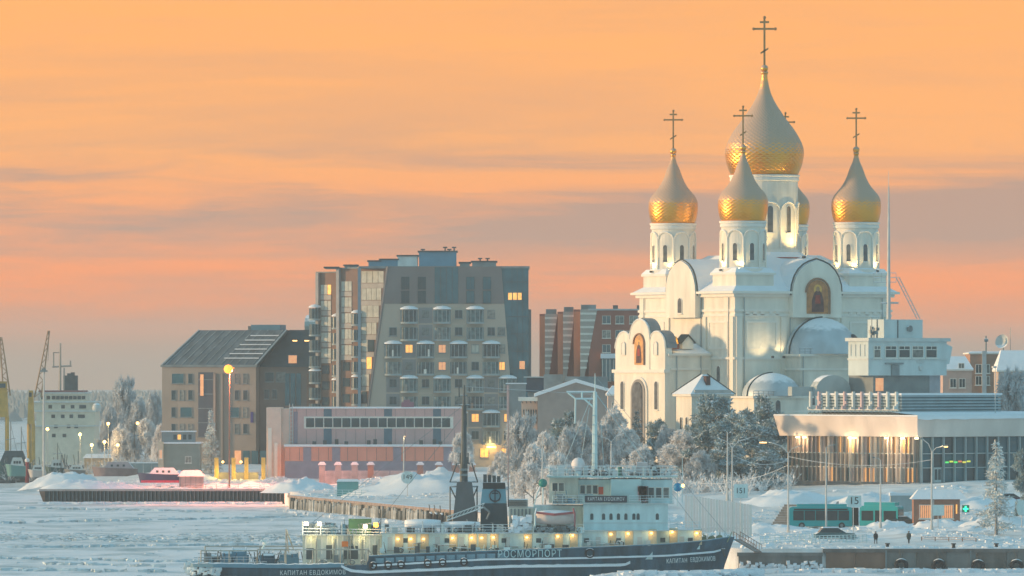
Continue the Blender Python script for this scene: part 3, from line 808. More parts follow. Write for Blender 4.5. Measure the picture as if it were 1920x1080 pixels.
for cy_, w, z1, xx in ((yc_, 6.6, zc(599), 0), (yc_-5.4, 5.6, zc(622), .12), (yc_+5.4, 5.6, zc(622), .12)):
    b = MB(); pp = lobe(cy_, w+.1, zb1, z1)[2:]
    for p_, q_ in zip(pp, pp[1:]): b.cyl((gx+xx+.02, p_[0], p_[1]), (gx+xx+.02, q_[0], q_[1]), .17, .17, 5)
    b.build('lobe_rim', M['trim'], cath)
    b = MB(); o_ = [(cy_ + p_[0], p_[1]) for p_ in arch_pts(w+.4, z1-zb1+.2, 10, zb1)]; i_ = [(cy_ + p_[0], p_[1]) for p_ in arch_pts(w-.2, z1-zb1-.1, 10, zb1)]
    b.prism(o_[2:] + i_[2:][::-1], 'x', gx+.45, gx+2.4); b.build('lobe_roof', mat('grey_roof_metal', (.20, .24, .27), .5, .3, var=.2), cath)
b = MB(); b.box(gx, nx0-.005, ny0-.2, ny1+.2, 0, zb1-1.0); b.build('porch_wall', M['plaster'], cath)
b = MB(); b.box(gx-.35, nx0-.01, ny0-.5, ny1+.5, zb1-1.0, zb1-.45); b.build('porch_cornice', M['trim'], cath)
ic2 = icon((gx-.02, yc_, zc(684)), -PI/2, 3.0, zc(629)-zc(684))
ic2.children[0].data.materials[0]
ic2.data.materials[0] = mat('warm_icon_ground', (.62, .30, .10), .6, var=.3, vs=1.5)
# portal: deep arch with stepped surround
for w, h, dx, nm, mm in ((5.6, zc(706), -.25, 'portal_surround', M['trim']), (4.6, zc(711), -.4, 'portal_arch', mat('portal_grey', (.28, .27, .26), .8)), (3.2, zc(716), -.55, 'portal_glass', M['churchglass'])):
    b = MB(); b.prism([(yc_+p_[0], p_[1]) for p_ in arch_pts(w, h, 12)], 'x', gx+dx, gx+.1); b.build(nm, mm, cath)
for s_ in (-1, 1):
    window(cath, gx-.02, yc_ + s_*5.6, zc(768), 1.3, zc(714)-zc(768), -PI/2, pane='churchglass', arch=True, mull=0)
    window(cath, gx-.02, yc_ + s_*5.3, zc(666), 1.2, 2.3, -PI/2, pane='trim', arch=True, mull=0, sill=False)
# dormer with the small lit bell on the narthex roof
b = MB(); b.prism([(-1.1, 0), (1.1, 0), (1.1, 1.2), (0, 2.3), (-1.1, 1.2)], 'y', -1, 1.2); dm = b.build('dormer', M['plaster'], cath, loc=(-4.0, ny0+2.2, zc(655)))
b = MB(); b.prism([(-1.4, 1.15), (0, 2.55), (1.4, 1.15), (1.4, .95), (0, 2.33), (-1.4, .95)], 'y', -1.3, 1.2); b.build('dormer_roof', m_line, dm)
bl = MB().lathe([(.75, 0), (.6, .3), (.45, .9), (.3, 1.2), (.02, 1.3)], 14).build('bell', mat('bell_bronze', (.75, .42, .08), .35, .8), cath, loc=(-6.6, ny0+1.2, zc(645)), smooth=True)
MB().box(-7.3, -5.9, ny0+.9, ny0+1.5, zc(655), zc(646)).build('bell_stand', M['brick'], cath)
point(cath, (-6.6, ny0+.2, zc(638)), 60, (1, .6, .15))

# south tier with the large half dome
b = MB(); z1_ = zc(664); b.box(10, A+3, -5, -.03, 0, z1_-.4); b.build('south_tier_wall', M['plaster'], cath)
b = MB(); b.box(9.5, A+3.5, -5.5, -.3, z1_-.4, z1_); b.build('tier_cornice', M['trim'], cath)
b = MB(); b.box(9.75, A+3.2, -5.25, -.3, zc(692)-.2, zc(692)+.15); b.build('string_course', M['trim'], cath)
b = MB()
m_lead = mat('lead_dome_roof', (.46, .53, .57), .5, .2, var=.15, vs=.4, snow=1, sn=.7)
b.lathe([(6.6*cos(PI/2*k/10), 6.2*sin(PI/2*k/10)) for k in range(11)], 36, (16.6, -.6, z1_+.02)); b.build('half_dome', m_lead, cath, smooth=True)
b = MB(); pp = [(16.6 - 6.7*cos(PI/2*k/8), 6.3*sin(PI/2*k/8)) for k in range(9)]
for p_, q_ in zip(pp, pp[1:]): b.cyl((p_[0], -1.4, z1_+p_[1]), (q_[0], -1.4, z1_+q_[1]), .12, .12, 5)
b.build('flashing', m_line, cath)
b = MB(); b.lathe([(1.0, 0), (1.0, 1.3), (.75, 1.9), (.3, 2.3), (.02, 2.4)], 14, (20.4, -5.0, zc(653))); b.build('vent_turret', mat('dark_turret', (.05, .05, .06), .7), cath)
def railing(par, pts, h, name='railing', post=1.2, m=None, r=.035, nr=2):
    b = MB()
    for (a_, c_) in zip(pts, pts[1:]):
        a_, c_ = Vector(a_), Vector(c_); n_ = max(1, int((c_-a_).length/post))
        for k in range(n_+1):
            p_ = a_.lerp(c_, k/n_); b.cyl(p_, p_+Vector((0, 0, h)), r, r, 4)
        for j in range(nr):
            z_ = Vector((0, 0, h*(1 - j/max(1, nr)))); b.cyl(a_+z_, c_+z_, r, r, 4)
    return b.build(name, m or M['midmetal'], par)
railing(cath, [(9.6, -5.3, z1_), (A+3.2, -5.3, z1_)], 1.0, post=1.0, r=.05)
# low south tier with the small half dome
b = MB(); z2_ = zc(742); b.box(-1.5, 9.9, -8.5, -.03, 0, z2_-.35); b.build('low_tier_wall', M['plaster'], cath)
b = MB(); b.box(-1.9, 10.2, -8.9, -.3, z2_-.35, z2_); b.build('tier_cornice', M['trim'], cath)
b = MB(); b.lathe([(5.0*cos(PI/2*k/10), 3.9*sin(PI/2*k/10)) for k in range(11)], 32, (4.6, -4.3, z2_+.02)); b.build('half_dome', m_lead, cath, smooth=True)
b = MB(); pp = [(4.6 - 5.1*cos(PI/2*k/8), 4.0*sin(PI/2*k/8)) for k in range(9)]
for p_, q_ in zip(pp, pp[1:]): b.cyl((p_[0], -4.6, z2_+p_[1]), (q_[0], -4.6, z2_+q_[1]), .1, .1, 5)
b.build('flashing', m_line, cath)
railing(cath, [(-1.7, -8.7, z2_), (10.0, -8.7, z2_)], .9, post=.9, r=.05)
for x in (12.2, 17, 22): window(cath, x, -5.02, zc(760), 1.3, 2.8, 0, pane='churchglass', mull=0, arch=True)
window(cath, 3.2, -8.52, zc(775), 1.2, 2.4, 0, pane='churchglass', mull=0, arch=True)
for fx, fy, tx, tz, w_ in ((5.5, -3.2, 4.5, zc(640), 500), (16.8, -6.2, 16.8, zc(618), 900), (9, -1.2, 8.2, zc(630), 300)):
    MB().box(fx-.2, fx+.2, fy-.15, fy+.15, z1_+.02 if fx > 9.6 else zc(672), (z1_ if fx > 9.6 else zc(672))+.4).build('floodlight', M['darkmetal'], cath)
    spot(cath, (fx, fy-.1, (z1_ if fx > 9.6 else zc(672))+.6), (tx, .5, tz), w_, ang=80)

spot(cath, (HC, -4.8, z1_+.8), (HC, -1.3, zc(520)), 1500, (1, .74, .42), ang=95)
dp = MB().cyl((0, 0, 0), (0, 0, 1), .1, .1, 6).mesh('downpipe', mat('zinc_downpipe', (.40, .42, .42), .5, .3))
for (x, y) in ((-.2, 1.75), (-.2, A-1.8), (1.75, -.2), (A-1.8, -.2), (10.9, -.2), (-.2, 10.7)):
    o = link('downpipe', dp, cath, (x, y, 2)); o.scale.z = zt - 3
for (x, y) in ((-7.0, ny0-.15), (-2.2, ny0-.15), (10.4, -5.15), (20, -5.15), (30, -5.15)):
    o = link('downpipe', dp, cath, (x, y, 1)); o.scale.z = zc(668) - 1

# side chapel with the hipped roof, in front of the narthex
ch = thing('side_chapel', 'small white chapel with snowy hipped roof before the cathedral porch', 'chapel', (PX(1297, 1205), 1205, 8.9), CRZ)
def zh(y): return PZ(y, 1207) - 8.9
b = MB(); b.box(0, 7.6, 0, 5.0, 0, zh(743)); b.build('wall', M['plaster'], ch)
b = MB(); b.box(-.45, 8.05, -.45, 5.45, zh(743), zh(739)); b.build('cornice', M['trim'], ch)
b = MB(); b.frust(-.6, 8.2, -.6, 5.6, zh(739), 3.6, 4.4, 2.3, 2.9, zh(702)); b.build('roof', M['snow'], ch)
b = MB(); b.cyl((-.6, 5.6, zh(739)), (3.6, 2.9, zh(702)+.1), .1, .1, 5).cyl((8.2, -.6, zh(739)), (4.4, 2.3, zh(702)+.1), .1, .1, 5); b.build('ridge_flashing', m_line, ch)
b = MB(); b.box(3.2, 4.0, .6, 1.4, zh(722), zh(707)).box(3.05, 4.15, .45, 1.55, zh(707), zh(705)); b.build('chimney', mat('dark_brick_chimney', (.09, .05, .05), .9), ch)
for y in (1.5, 3.3): window(ch, -.02, y, zh(806), .85, 2.2, -PI/2, pane='churchglass', arch=True, mull=0)
for x in (2, 5.3): window(ch, x, -.02, zh(806), .85, 2.2, 0, pane='churchglass', arch=True, mull=0)
b = MB(); b.box(.3, 7.4, -.5, -.3, zh(739), zh(731))
for k in range(9): pass
b.build('snow_guard', M['pole'], ch)
# ------------------------------------------------------------------ river terminal
TB = 10.3
term = thing('river_terminal', 'low river terminal with slanted concrete roof band, lit glass front and control tower', 'terminal', (PX(1720, 1150), 1150, TB), R(40))
def zr(y, D=1155): return PZ(y, D) - TB
m_fas = mat('pale_concrete_band', (.74, .64, .58), .85, var=.12, vs=.35, streak=.25, snow=1, bump=.15)
m_grey = mat('grey_panel', (.36, .42, .43), .75, var=.12, vs=.5, snow=1)
LT, WT = 34.0, 34.0
fb0, ft0 = zr(819), zr(781)
b = MB(); b.frust(.7, WT, .7, LT-.7, fb0, 0, WT, 0, LT, ft0); b.build('roof_band', m_fas, term)
b = MB(); nn = 40
# snow blanket with a wavy rim hanging over the band
for k in range(nn):
    xa, xb = WT*k/nn, WT*(k+1)/nn
    ha, hb = .35+.35*abs(noise.noise((xa*.25, 1, 0))), .35+.35*abs(noise.noise((xb*.25, 1, 0)))
    b.add([(xa, -.12, ft0-ha), (xb, -.12, ft0-hb), (xb, -.05, ft0+.25), (xa, -.05, ft0+.25), (xb, 6, ft0+.7), (xa, 6, ft0+.7), (xb, LT-.3, ft0+.75), (xa, LT-.3, ft0+.75)], [(0,1,2,3),(3,2,4,5),(5,4,6,7)])
b.add([(-.04, -.05, ft0+.02), (-.04, LT, ft0+.02), (0, LT, ft0+.25), (0, -.05, ft0+.25)], [(0,1,2,3)])
b.build('roof_snow', M['snow'], term, smooth=True)
b = MB(); b.box(1.9, WT, 1.9, LT-2, 0, fb0-.02); b.build('core_wall', mat('dim_interior_wall', (.30, .27, .23), .9, var=.2), term)
b = MB(); b.box(.8, WT, .8, LT-.8, -1.2, .0); b.build('plinth', M['concrete'], term)
# glass front on the left face: bays of coloured and lit panels between fins
GL = [mat('terminal_glass_%s' % nm, c, .3, var=.25, vs=.9, emit=e, ecol=ec) for nm, c, e, ec in (
    ('grey', (.34, .34, .31), .05, (1, .8, .6)), ('rose', (.62, .46, .40), .06, (1, .6, .45)), ('teal', (.17, .23, .22), 0, None), ('amber', (.8, .44, .18), .62, (1, .46, .14)), ('cream', (.68, .56, .43), .2, (1, .62, .34)))]
rows_ = [(0.05, 2.25), (2.4, 4.5), (4.65, fb0-.08)]
nb = 30; bw = (LT-4.2)/nb
rn = random.Random(11)
for i in range(nb):
    y0 = 2.1 + i*bw
    far = i > 22
    for r_, (za, zb_) in enumerate(rows_):
        if far: k = [0, 2, 0][rn.randrange(3)] if r_ < 2 else 1
        else:
            k = rn.choices(range(5), [(3, 2, 1, 3.6, 4), (5, 2, 1.5, 1.6, 3), (2, 1.5, 1, 5.5, 2.5)][r_])[0]
        MB().box(1.62, 1.75, .05, bw-.05, za, zb_).build('glass_panel', GL[k], term, loc=(0, y0, 0))
fm_ = [MB().box(1.05, 1.7, -.09, .09, -.05, fb0-.03).mesh('fin', mat('terminal_fin_pale', (.62, .54, .48), .7, snow=0)), MB().box(1.15, 1.7, -.07, .07, -.05, fb0-.03).mesh('fin', mat('terminal_fin_dark', (.24, .21, .19), .7))]
for i in range(nb+1):
    far = i > 22
    link('fin', fm_[1 if (far or rn.random() < .45) else 0], term, (0, 2.1 + i*bw, 0))
for za in (2.32, 4.57):
    MB().box(1.35, 1.68, 2.1, LT-2.1, za-.07, za+.07).build('transom', M['trim'], term)
# right face: dark glazed hall with door
for i in range(12):
    for r_, (za, zb_) in enumerate(rows_):
        MB().box(.05, 2.35, 1.62, 1.75, za, zb_).build('glass_panel', M['glassteal'] if (i*3+r_) % 4 else M['glass'], term, loc=(2.2+i*2.4, 0, 0))
pm_ = MB().box(-.12, .12, 1.2, 1.7, 0, fb0-.03).mesh('column', m_grey)
for i in range(13): link('column', pm_, term, (2.2+i*2.4, 0, 0))
for za in (2.32, 4.57): MB().box(2.2, 31, 1.4, 1.66, za-.06, za+.06).build('transom', M['offwhite'], term)
dr = MB().box(0, 1.6, 1.45, 1.6, 0, 2.3).build('door', M['offwhite'], term, loc=(5.0, 0, 0)); MB().box(.15, .7, 1.4, 1.44, .4, 2.1).box(.9, 1.45, 1.4, 1.44, .4, 2.1).build('pane', M['glass'], dr)
# small coloured light sign
for k, c in enumerate(((.15, 1, .2), (.9, .9, .1), (.15, 1, .2), (1, .25, .1), (1, .8, .1), (.9, .9, .1))):
    MB().box(7.2+k*.95, 7.9+k*.95, 1.1, 1.2, 3.05+.12*(k % 2), 3.3+.12*(k % 2)).build('sign_light', mat('sign_light_%d' % k, c, .5, emit=.5, ecol=c), term)
# soffit lamps
lb = MB().box(-.25, .25, -.18, .18, -.22, 0).mesh('lamp_housing', M['bulbwhite'])
for y in (4.2, 8.0, 15.5, 16.6, 27.4, 29.0):
    link('lamp_housing', lb, term, (.75, y, fb0-.12)); point(term, (.45, y, fb0-.6), 170, (1, .70, .38))
link('lamp_housing', lb, term, (.4, .6, fb0-.1)); point(term, (.2, .3, fb0-.6), 40, (1, .8, .55))
# louvred roof house
lx0, lx1, ly0, ly1 = 4, 26, 8, 27
z0_, z1_ = ft0+.5, zr(740, 1165)
b = MB(); b.box(lx0+.3, lx1-.3, ly0+.3, ly1, z0_-.5, z1_-.1); b.build('roof_house', mat('louvre_shadow_box', (.10, .17, .20), .8), term)
m_lou = mat('blue_grey_louvre', (.30, .40, .44), .6, var=.12, snow=1)
for k in range(6):
    z = z0_+.1 + k*(z1_-z0_)/6
    MB().box(lx0, lx1, ly0-.05, ly0+.3, z, z+.3).box(lx0-.05, lx0+.3, ly0+.31, ly1, z, z+.3).build('louvre', m_lou, term)
MB().box(lx0-.2, lx1+.1, ly0-.25, ly1+.2, z1_-.08, z1_+.22).build('house_roof', M['snow'], term)
# roof sign: a truss with eleven narrow upright letter plates seen edge on
MB().box(2.6, 2.75, 7.2, 28.6, zr(769, 1168), zr(769, 1168)+.18).box(2.6, 2.75, 7.2, 28.6, zr(776, 1168), zr(776, 1168)+.12).build('sign_rail', M['pole'], term)
b = MB()
for k in range(22):
    ya = 7.2 + k*.973
    b.cyl((2.68, ya, zr(777, 1168)), (2.68, ya+.97, zr(769, 1168)), .05, .05, 4); b.cyl((2.68, ya+.97, zr(777, 1168)), (2.68, ya, zr(769, 1168)), .05, .05, 4)
b.build('sign_truss', mat('green_truss', (.20, .38, .36), .6, snow=1), term)
lp = [mat('letter_white', (.62, .66, .64), .6, snow=1), mat('letter_pink', (.62, .45, .46), .6, snow=1)]
for k in range(11):
    y = 7.6 + k*2.03; h_ = zr(736, 1168)-zr(769, 1168)
    b = MB(); b.box(-.35, .1, -.16, .16, 0, h_); b.box(-.75, -.35, -.13, .13, 0, .35 if k % 3 else h_*.2)
    if k % 2: b.box(-.3, .05, .16, .42, h_*.55, h_*.75)
    if k % 3 == 0: b.box(-.3, .05, -.45, -.16, h_*.3, h_*.45)
    b.build('sign_letter', lp[1 if k in (2, 4, 6, 9) else 0], term, loc=(2.7, y, zr(769, 1168)+.16))
# control tower
tz0, tz1 = zr(704, 1178), zr(640, 1178)
tx0, tx1, ty0, ty1 = 10, 27.4, 22.2, 27.0
m_tow = mat('tower_panel', (.54, .62, .62), .7, var=.1, vs=.6, snow=1, streak=.4)
MB().box(tx0, tx1, ty0, ty1, tz0, tz1).build('tower_cabin', m_tow, term)
MB().box(tx0-.35, tx1+.5, ty0-.45, ty1+.4, tz1, tz1+.55).build('cabin_roof', M['offwhite'], term)
MB().box(tx0-.12, tx1+.1, ty0-.12, ty1+.1, zr(675, 1178), zr(672, 1178)).build('cabin_ledge', M['offwhite'], term)
wz = zr(671, 1178)
for k in range(5):
    o = window(term, tx0+1.9+k*3.0, ty0-.03, wz, 2.5 if k else 1.5, 1.95, 0, mull=0)
    MB().box(-1.1 if k else -.7, 1.1 if k else .7, -.12, .0, 1.30, 1.40).box(-.05, .05, -.12, 0, 1.40, 1.86).build('transom', M['trim'], o)
for k in range(4):
    MB().box(tx0-.1, tx0+.02, 0, .1, zr(668, 1178), zr(646, 1178)).build('cabin_rib', M['offwhite'], term, loc=(0, ty0+.8+k*1.1, 0))
b = MB(); b.prism([(tx1+.01, tz1-.3), (tx1+1.6, tz1-.9), (tx1+.9, zr(682, 1178)), (tx1+.01, zr(684, 1178))], 'y', ty0+.3, ty1-.3); b.build('side_bay', m_tow, term)
MB().box(12, 24.5, ty0+1.0, ty1+2, zr(742, 1178), tz0-.005).build('tower_stem', mat('stem_wall', (.22, .24, .24), .85, var=.15), term)
MB().box(12.5, 14.2, ty0+.93, ty0+1.0, zr(733, 1178), zr(709, 1178)).build('lit_doorway', M['litdim'], term)
MB().box(24.6, 27.5, ty0+1.6, ty1, zr(742, 1178), tz0-.01).build('tower_stem', mat('stem_side', (.42, .42, .45), .8, var=.15), term)
uz0, uz1 = tz1+.56, zr(599, 1178)
MB().box(14, 22.6, ty0+.6, ty1-.3, uz0, uz1).build('upper_cabin', m_tow, term)
MB().box(16.95, 17.1, ty0+.5, ty0+.6, uz0, uz1-.1).build('cabin_joint', M['darkmetal'], term)
b = MB(); b.cyl((19.4, ty0+.1, (uz0+uz1)/2), (19.4, ty0+.6, (uz0+uz1)/2), .55, .4, 10); b.build('horn', M['midmetal'], term)
b = MB(); b.cyl((21.5, ty0-.3, zr(690, 1178)), (21.5, ty0+.05, zr(690, 1178)), .4, .5, 8).box(20.7, 22.3, ty0-.15, ty0-.02, zr(680, 1178), zr(677, 1178)); b.build('loudspeaker', M['offwhite'], term)
b = MB(); b.box(13.6, 17.6, ty0-.25, ty0-.02, zr(683, 1178), zr(680, 1178)).box(15.0, 16.6, ty0-.3, ty0-.02, zr(704, 1178), zr(684, 1178)); b.build('frosted_bracket', M['midmetal'], term)
mx_, my_ = 15.6, ty0+1.2
b = MB(); b.cyl((mx_, my_, uz1-.1), (mx_, my_, zr(430, 1178)), .36, .2, 10).cyl((mx_, my_, zr(430, 1178)), (mx_, my_, zr(350, 1178)), .2, .1, 8).cyl((mx_, my_, zr(350, 1178)), (mx_, my_, zr(320, 1178)), .05, .03, 6); b.build('mast', M['pole'], term)
dxm = Vector((cos(-R(40)), sin(-R(40)), 0))
b = MB(); p_ = Vector((mx_, my_, zr(568, 1178))); b.cyl(p_-dxm*1.3, p_+dxm*1.6, .18, .18, 6); b.build('crosstree', M['pole'], term)
b = MB(); p_ = Vector((mx_, my_, zr(529, 1178)))
for s_ in (-2.5, -1.2, .2, 1.2): b.cyl(p_+dxm*s_, p_+dxm*s_+Vector((0, 0, 1.5)), .05, .05, 4)
for h_ in (0, .75, 1.5): b.cyl(p_-dxm*2.5+Vector((0, 0, h_)), p_+dxm*1.2+Vector((0, 0, h_)), .06, .06, 4)
b.build('mast_platform', M['pole'], term)
b = MB(); q0 = Vector((mx_, my_, zr(520, 1178)))+dxm*1.2; q1 = Vector((mx_, my_, zr(598, 1178)))+dxm*4.6
b.cyl(q0, q1, .08, .08, 5).cyl(q0+dxm*.5, q1+dxm*.5, .08, .08, 5)
for k in range(9): b.cyl(q0.lerp(q1, k/9), q0.lerp(q1, k/9)+dxm*.5, .05, .05, 4)
b.build('mast_ladder', M['pole'], term)
b = MB(); rn = random.Random(4)
for k in range(9):
    p_ = Vector((11.2+rn.uniform(0, 1.8), ty0+.9, tz1+.5)); h_ = rn.uniform(1.0, 3.6); b.cyl(p_, p_+Vector((0, 0, h_)), .07, .07, 5)
    b.box(p_.x-.25, p_.x+.25, p_.y-.2, p_.y+.2, p_.z+h_*.4, p_.z+h_*.4+.5)
b.cyl((11.2, ty0+.9, tz1+3.9), (13.2, ty0+.9, tz1+3.9), .06, .06, 5)
b.build('antenna_cluster', M['midmetal'], term)
# round-headed stair house left of the stem
b = MB(); b.prism([(p_[0], p_[1]) for p_ in arch_pts(6.2, zr(703, 1180)-zr(742, 1180), 10, zr(742, 1180), 0, 2.6)], 'y', 0, 2.5); b.build('stair_house', m_grey, term, loc=(8.6, 29.0, 0), rz=R(-18))
MB().box(-4, 0, .6, 2.2, zr(742, 1180), zr(725, 1180)).build('parapet', m_grey, term, loc=(6.2, 30.6, 0), rz=R(-18))
# roof lamp post
lp_ = MB(); lp_.cyl((19, 2, ft0+.5), (19, 2, zr(690, 1158)), .07, .06, 5).box(18.4, 19.1, 1.8, 2.2, zr(690, 1158), zr(690, 1158)+.3); lp_.build('roof_pole', M['pole'], term)

# ------------------------------------------------------------------ houses behind the terminal, far right
def simple_house(name, label, px0, px1, ytop, D, depth, wall, wins, roof='snow', base=9.6, rz=0, roofh=1.2, wsz=(1.2, 1.7), pane='glass'):
    o = thing(name, label, 'building', (PX(px0, D), D, base), rz)
    w = PX(px1, D) - PX(px0, D); h = PZ(ytop, D) - base
    MB().box(0, w, 0, depth, 0, h).build('wall', wall, o)
    MB().box(-.3, w+.3, -.3, depth+.3, h, h+.25).build('cornice', M['trim'], o)
    r_ = MB().frust(-.35, w+.35, -.35, depth+.35, h+.25, .8, w-.8, depth*.4, depth*.6, h+.25+roofh).build('roof', M[roof], o)
    for (x, y) in wins: window(o, PX(x, D)-PX(px0, D), -.03, PZ(y, D)-base, wsz[0], wsz[1], 0, pane=pane)
    return o, w, h
m_pinkwall = mat('faded_pink_plaster', (.50, .36, .31), .9, var=.12, snow=1)
m_brown = mat('ochre_brown_plaster', (.36, .21, .15), .9, var=.15, snow=1)
o, w, h = simple_house('pink_house', 'faded pink house with snowy attic just right of the control tower', 1768, 1822, 695, 1330, 14, m_pinkwall, [(1787, 727), (1804, 727)], roofh=2.4)
window(o, 3.4, .2, h+.4, 1.1, 1.0, 0)
o, w, h = simple_house('brown_house', 'ochre brown flat-topped building with rooftop dish, far right', 1819, 1895, 664, 1350, 16, m_brown, [(1835, 700), (1850, 700), (1835, 722), (1850, 722)], roofh=.3)
b = MB(); b.cyl((3.0, 1, h), (3.0, 1, h+3.4), .18, .18, 6).cyl((2.7, .9, h+2.6), (3.4, .9, h+2.6), .3, .3, 8); b.build('chimney_pipe', M['midmetal'], o)
b = MB(); b.box(.0, .8, -.02, .5, h-8, h+.6); b.build('chimney_pipe', M['pole'], o, loc=(2.2, -.5, 0))
b = MB(); b.lathe([(.05, 0), (.6, .1), (1.1, .4), (1.35, .75)], 16); dsh = b.build('satellite_dish', M['offwhite'], o, smooth=True); dsh.location = (6.3, 1.5, h+2.2); dsh.rotation_euler = (R(75), 0, R(-30))
MB().cyl((6.3, 1.8, h), (6.3, 1.8, h+2.2), .15, .15, 6).cyl((7.6, 1.8, h), (7.6, 1.8, h+5), .05, .05, 4).build('dish_mast', M['midmetal'], o)
o, w, h = simple_house('snow_roofed_house', 'snow-roofed house at the right picture edge behind bare tree', 1872, 1990, 697, 1300, 12, mat('beige_plaster', (.42, .34, .29), .9, var=.12), [(1890, 735), (1908, 735)], roofh=3.6)
# ------------------------------------------------------------------ street and pier furniture on the right
def lamp_post(px, ytop, ybase, D, label, arms, lit=(), h=None, pole='pole', group='street lamps along the embankment', watts=120, col=(1, .7, .35), bulb='bulb', base=None, down=False):
    X = PX(px, D); base = gz(X, D) - .1 if base is None else base
    h = PZ(ytop, D) - base
    o = thing('street_lamp', label, 'street lamp', (X, D, base), 0, group)
    MB().cyl((0, 0, 0), (0, 0, h), .17, .09, 8).cyl((0, 0, 0), (0, 0, 1.0), .24, .22, 8).build('post', M[pole], o)
    for k, (dx, dz) in enumerate(arms):
        MB().tube([(0, 0, h-.1), (dx*.3, 0, h+dz*.6), (dx*.85, 0, h+dz)], .06, 5).build('arm', M[pole], o)
        hd = MB().box(min(dx*.85, dx*1.2), max(dx*.85, dx*1.2), -.16, .16, h+dz-.06, h+dz+.14).build('lamp_head', M['midmetal'], o)
        if k in lit:
            MB().box(min(dx*.9, dx*1.2)+.02, max(dx*.9, dx*1.2)-.02, -.2, .14, h+dz-.22, h+dz-.065).build('bulb', M[bulb], hd)
            (spot(o, (dx*1.05, -.1, h+dz-.5), (dx*1.05, -.1, 0), watts, col, 158) if down else point(o, (dx*1.05, -.1, h+dz-.5), watts, col, .2))
    return o
lamp_post(1478, 848, 970, 1092, 'tall lamp post left of the teal bus with its left arm lit', [(-3.6, 1.6), (1.8, .9)], (0,), watts=220)
lamp_post(1373, 838, 955, 1085, 'twin-armed lamp post beside the 151 sign', [(3.2, 1.4), (-2.6, 1.3)], ())
lamp_post(1549, 838, 970, 1078, 'slim pale lamp post in front of the teal bus middle', [(1.2, .3)], ())
lamp_post(1651, 862, 970, 1088, 'slim pale lamp post at the front end of the teal bus', [(-1.0, .3)], ())
lamp_post(1747, 846, 980, 1075, 'lamp post beside the brick kiosk with its right arm lit', [(2.0, .8), (-1.6, 1.8)], (0,), watts=220)
lamp_post(1146, 828, 930, 1150, 'twin-armed frosted lamp post among the trees above the bridge', [(2.7, 1.4), (-2.0, .8)], ())
lamp_post(1017, 815, 930, 1160, 'thin lamp post in front of the frosted trees left of the bridge', [(.5, .2)], ())
lamp_post(1364, 810, 900, 1130, 'short-armed lamp post before the dark pines', [(-.7, .3)], ())

m_teal = mat('teal_bus_paint', (.006, .34, .36), .55, var=.08, snow=1)
m_busglass = mat('bus_glass', (.02, .03, .035), .12, spec=.6, var=.4)
BX, BY = PX(1480, 1105), 1105
zb = gz(PX(1560, BY), BY)
bus = thing('articulated_bus', 'teal articulated bus at the stop below the terminal', 'bus', (BX, BY, zb), 0)
s_ = 1105/FPX
Lr = 118*s_
def bus_body(par, L_, h_, nm):
    bo = MB(); pr = [(0, .35), (L_, .35), (L_, h_-.35), (L_-.15, h_-.08), (L_-.5, h_), (.5, h_), (.15, h_-.08), (0, h_-.4)]
    bo.prism(pr, 'y', 0, 2.55); o = bo.build(nm, m_teal, par)
    return o
b1 = bus_body(bus, Lr, 3.35, 'rear_body')
n_w = 5
for k in range(n_w):
    w_ = (Lr-1.0)/n_w; MB().box(.6+k*w_, .6+(k+1)*w_-.1, -.03, .02, 1.25, 2.75).build('window', m_busglass, b1)
MB().box(1.2, Lr-.8, .4, 2.1, 3.35, 3.75).build('roof_unit', m_teal, b1)
MB().box(.7, Lr-.7, -.025, .02, 2.82, 3.05).build('route_strip', M['black'], b1)
wb = MB(); wb.cyl((0, -.02, 0), (0, .28, 0), .48, .48, 18); whm = wb.mesh('wheel', M['rubber'])
rb = MB(); rb.cyl((0, -.04, 0), (0, .0, 0), .26, .26, 12); rbm = rb.mesh('rim', M['midmetal'])
def wheel(par, loc):
    w_ = link('wheel', whm, par, loc); link('rim', rbm, w_)
for x in (1.9, Lr-1.6): wheel(b1, (x, 0, .48))
fr = MB(); bel = MB()
for k in range(5): bel.box(Lr+.02+k*.2, Lr+.14+k*.2, -.12*k+.1, 2.4-.1*k, .5, 3.2)
bel.build('bellows', M['rubber'], bus)
f2 = bpy.data.objects.new('front_body', None)
b2 = bus_body(bus, 6.2, 3.5, 'front_body'); bpy.data.objects.remove(f2)
b2.location = (Lr+1.1, -.6, 0); b2.rotation_euler = (0, 0, R(-24)); b2.name = 'front_body'
MB().box(.3, 2.2, -.03, .02, 1.25, 2.75).build('window', m_busglass, b2)
MB().box(2.5, 3.6, -.03, .02, .5, 2.8).build('door', m_busglass, b2)
MB().box(3.9, 5.9, -.03, .02, 1.25, 2.75).build('window', m_busglass, b2)
MB().box(6.18, 6.25, .15, 2.4, 1.05, 2.95).build('windscreen', m_busglass, b2)
for y in (.35, 2.0):
    MB().box(6.2, 6.28, y-.18, y+.18, .65, .85).build('headlight', M['bulbwhite'], b2)
MB().box(.6, 5.6, .3, 2.2, 3.5, 4.05).build('roof_unit', m_teal, b2)
wheel(b2, (4.3, 0, .48))

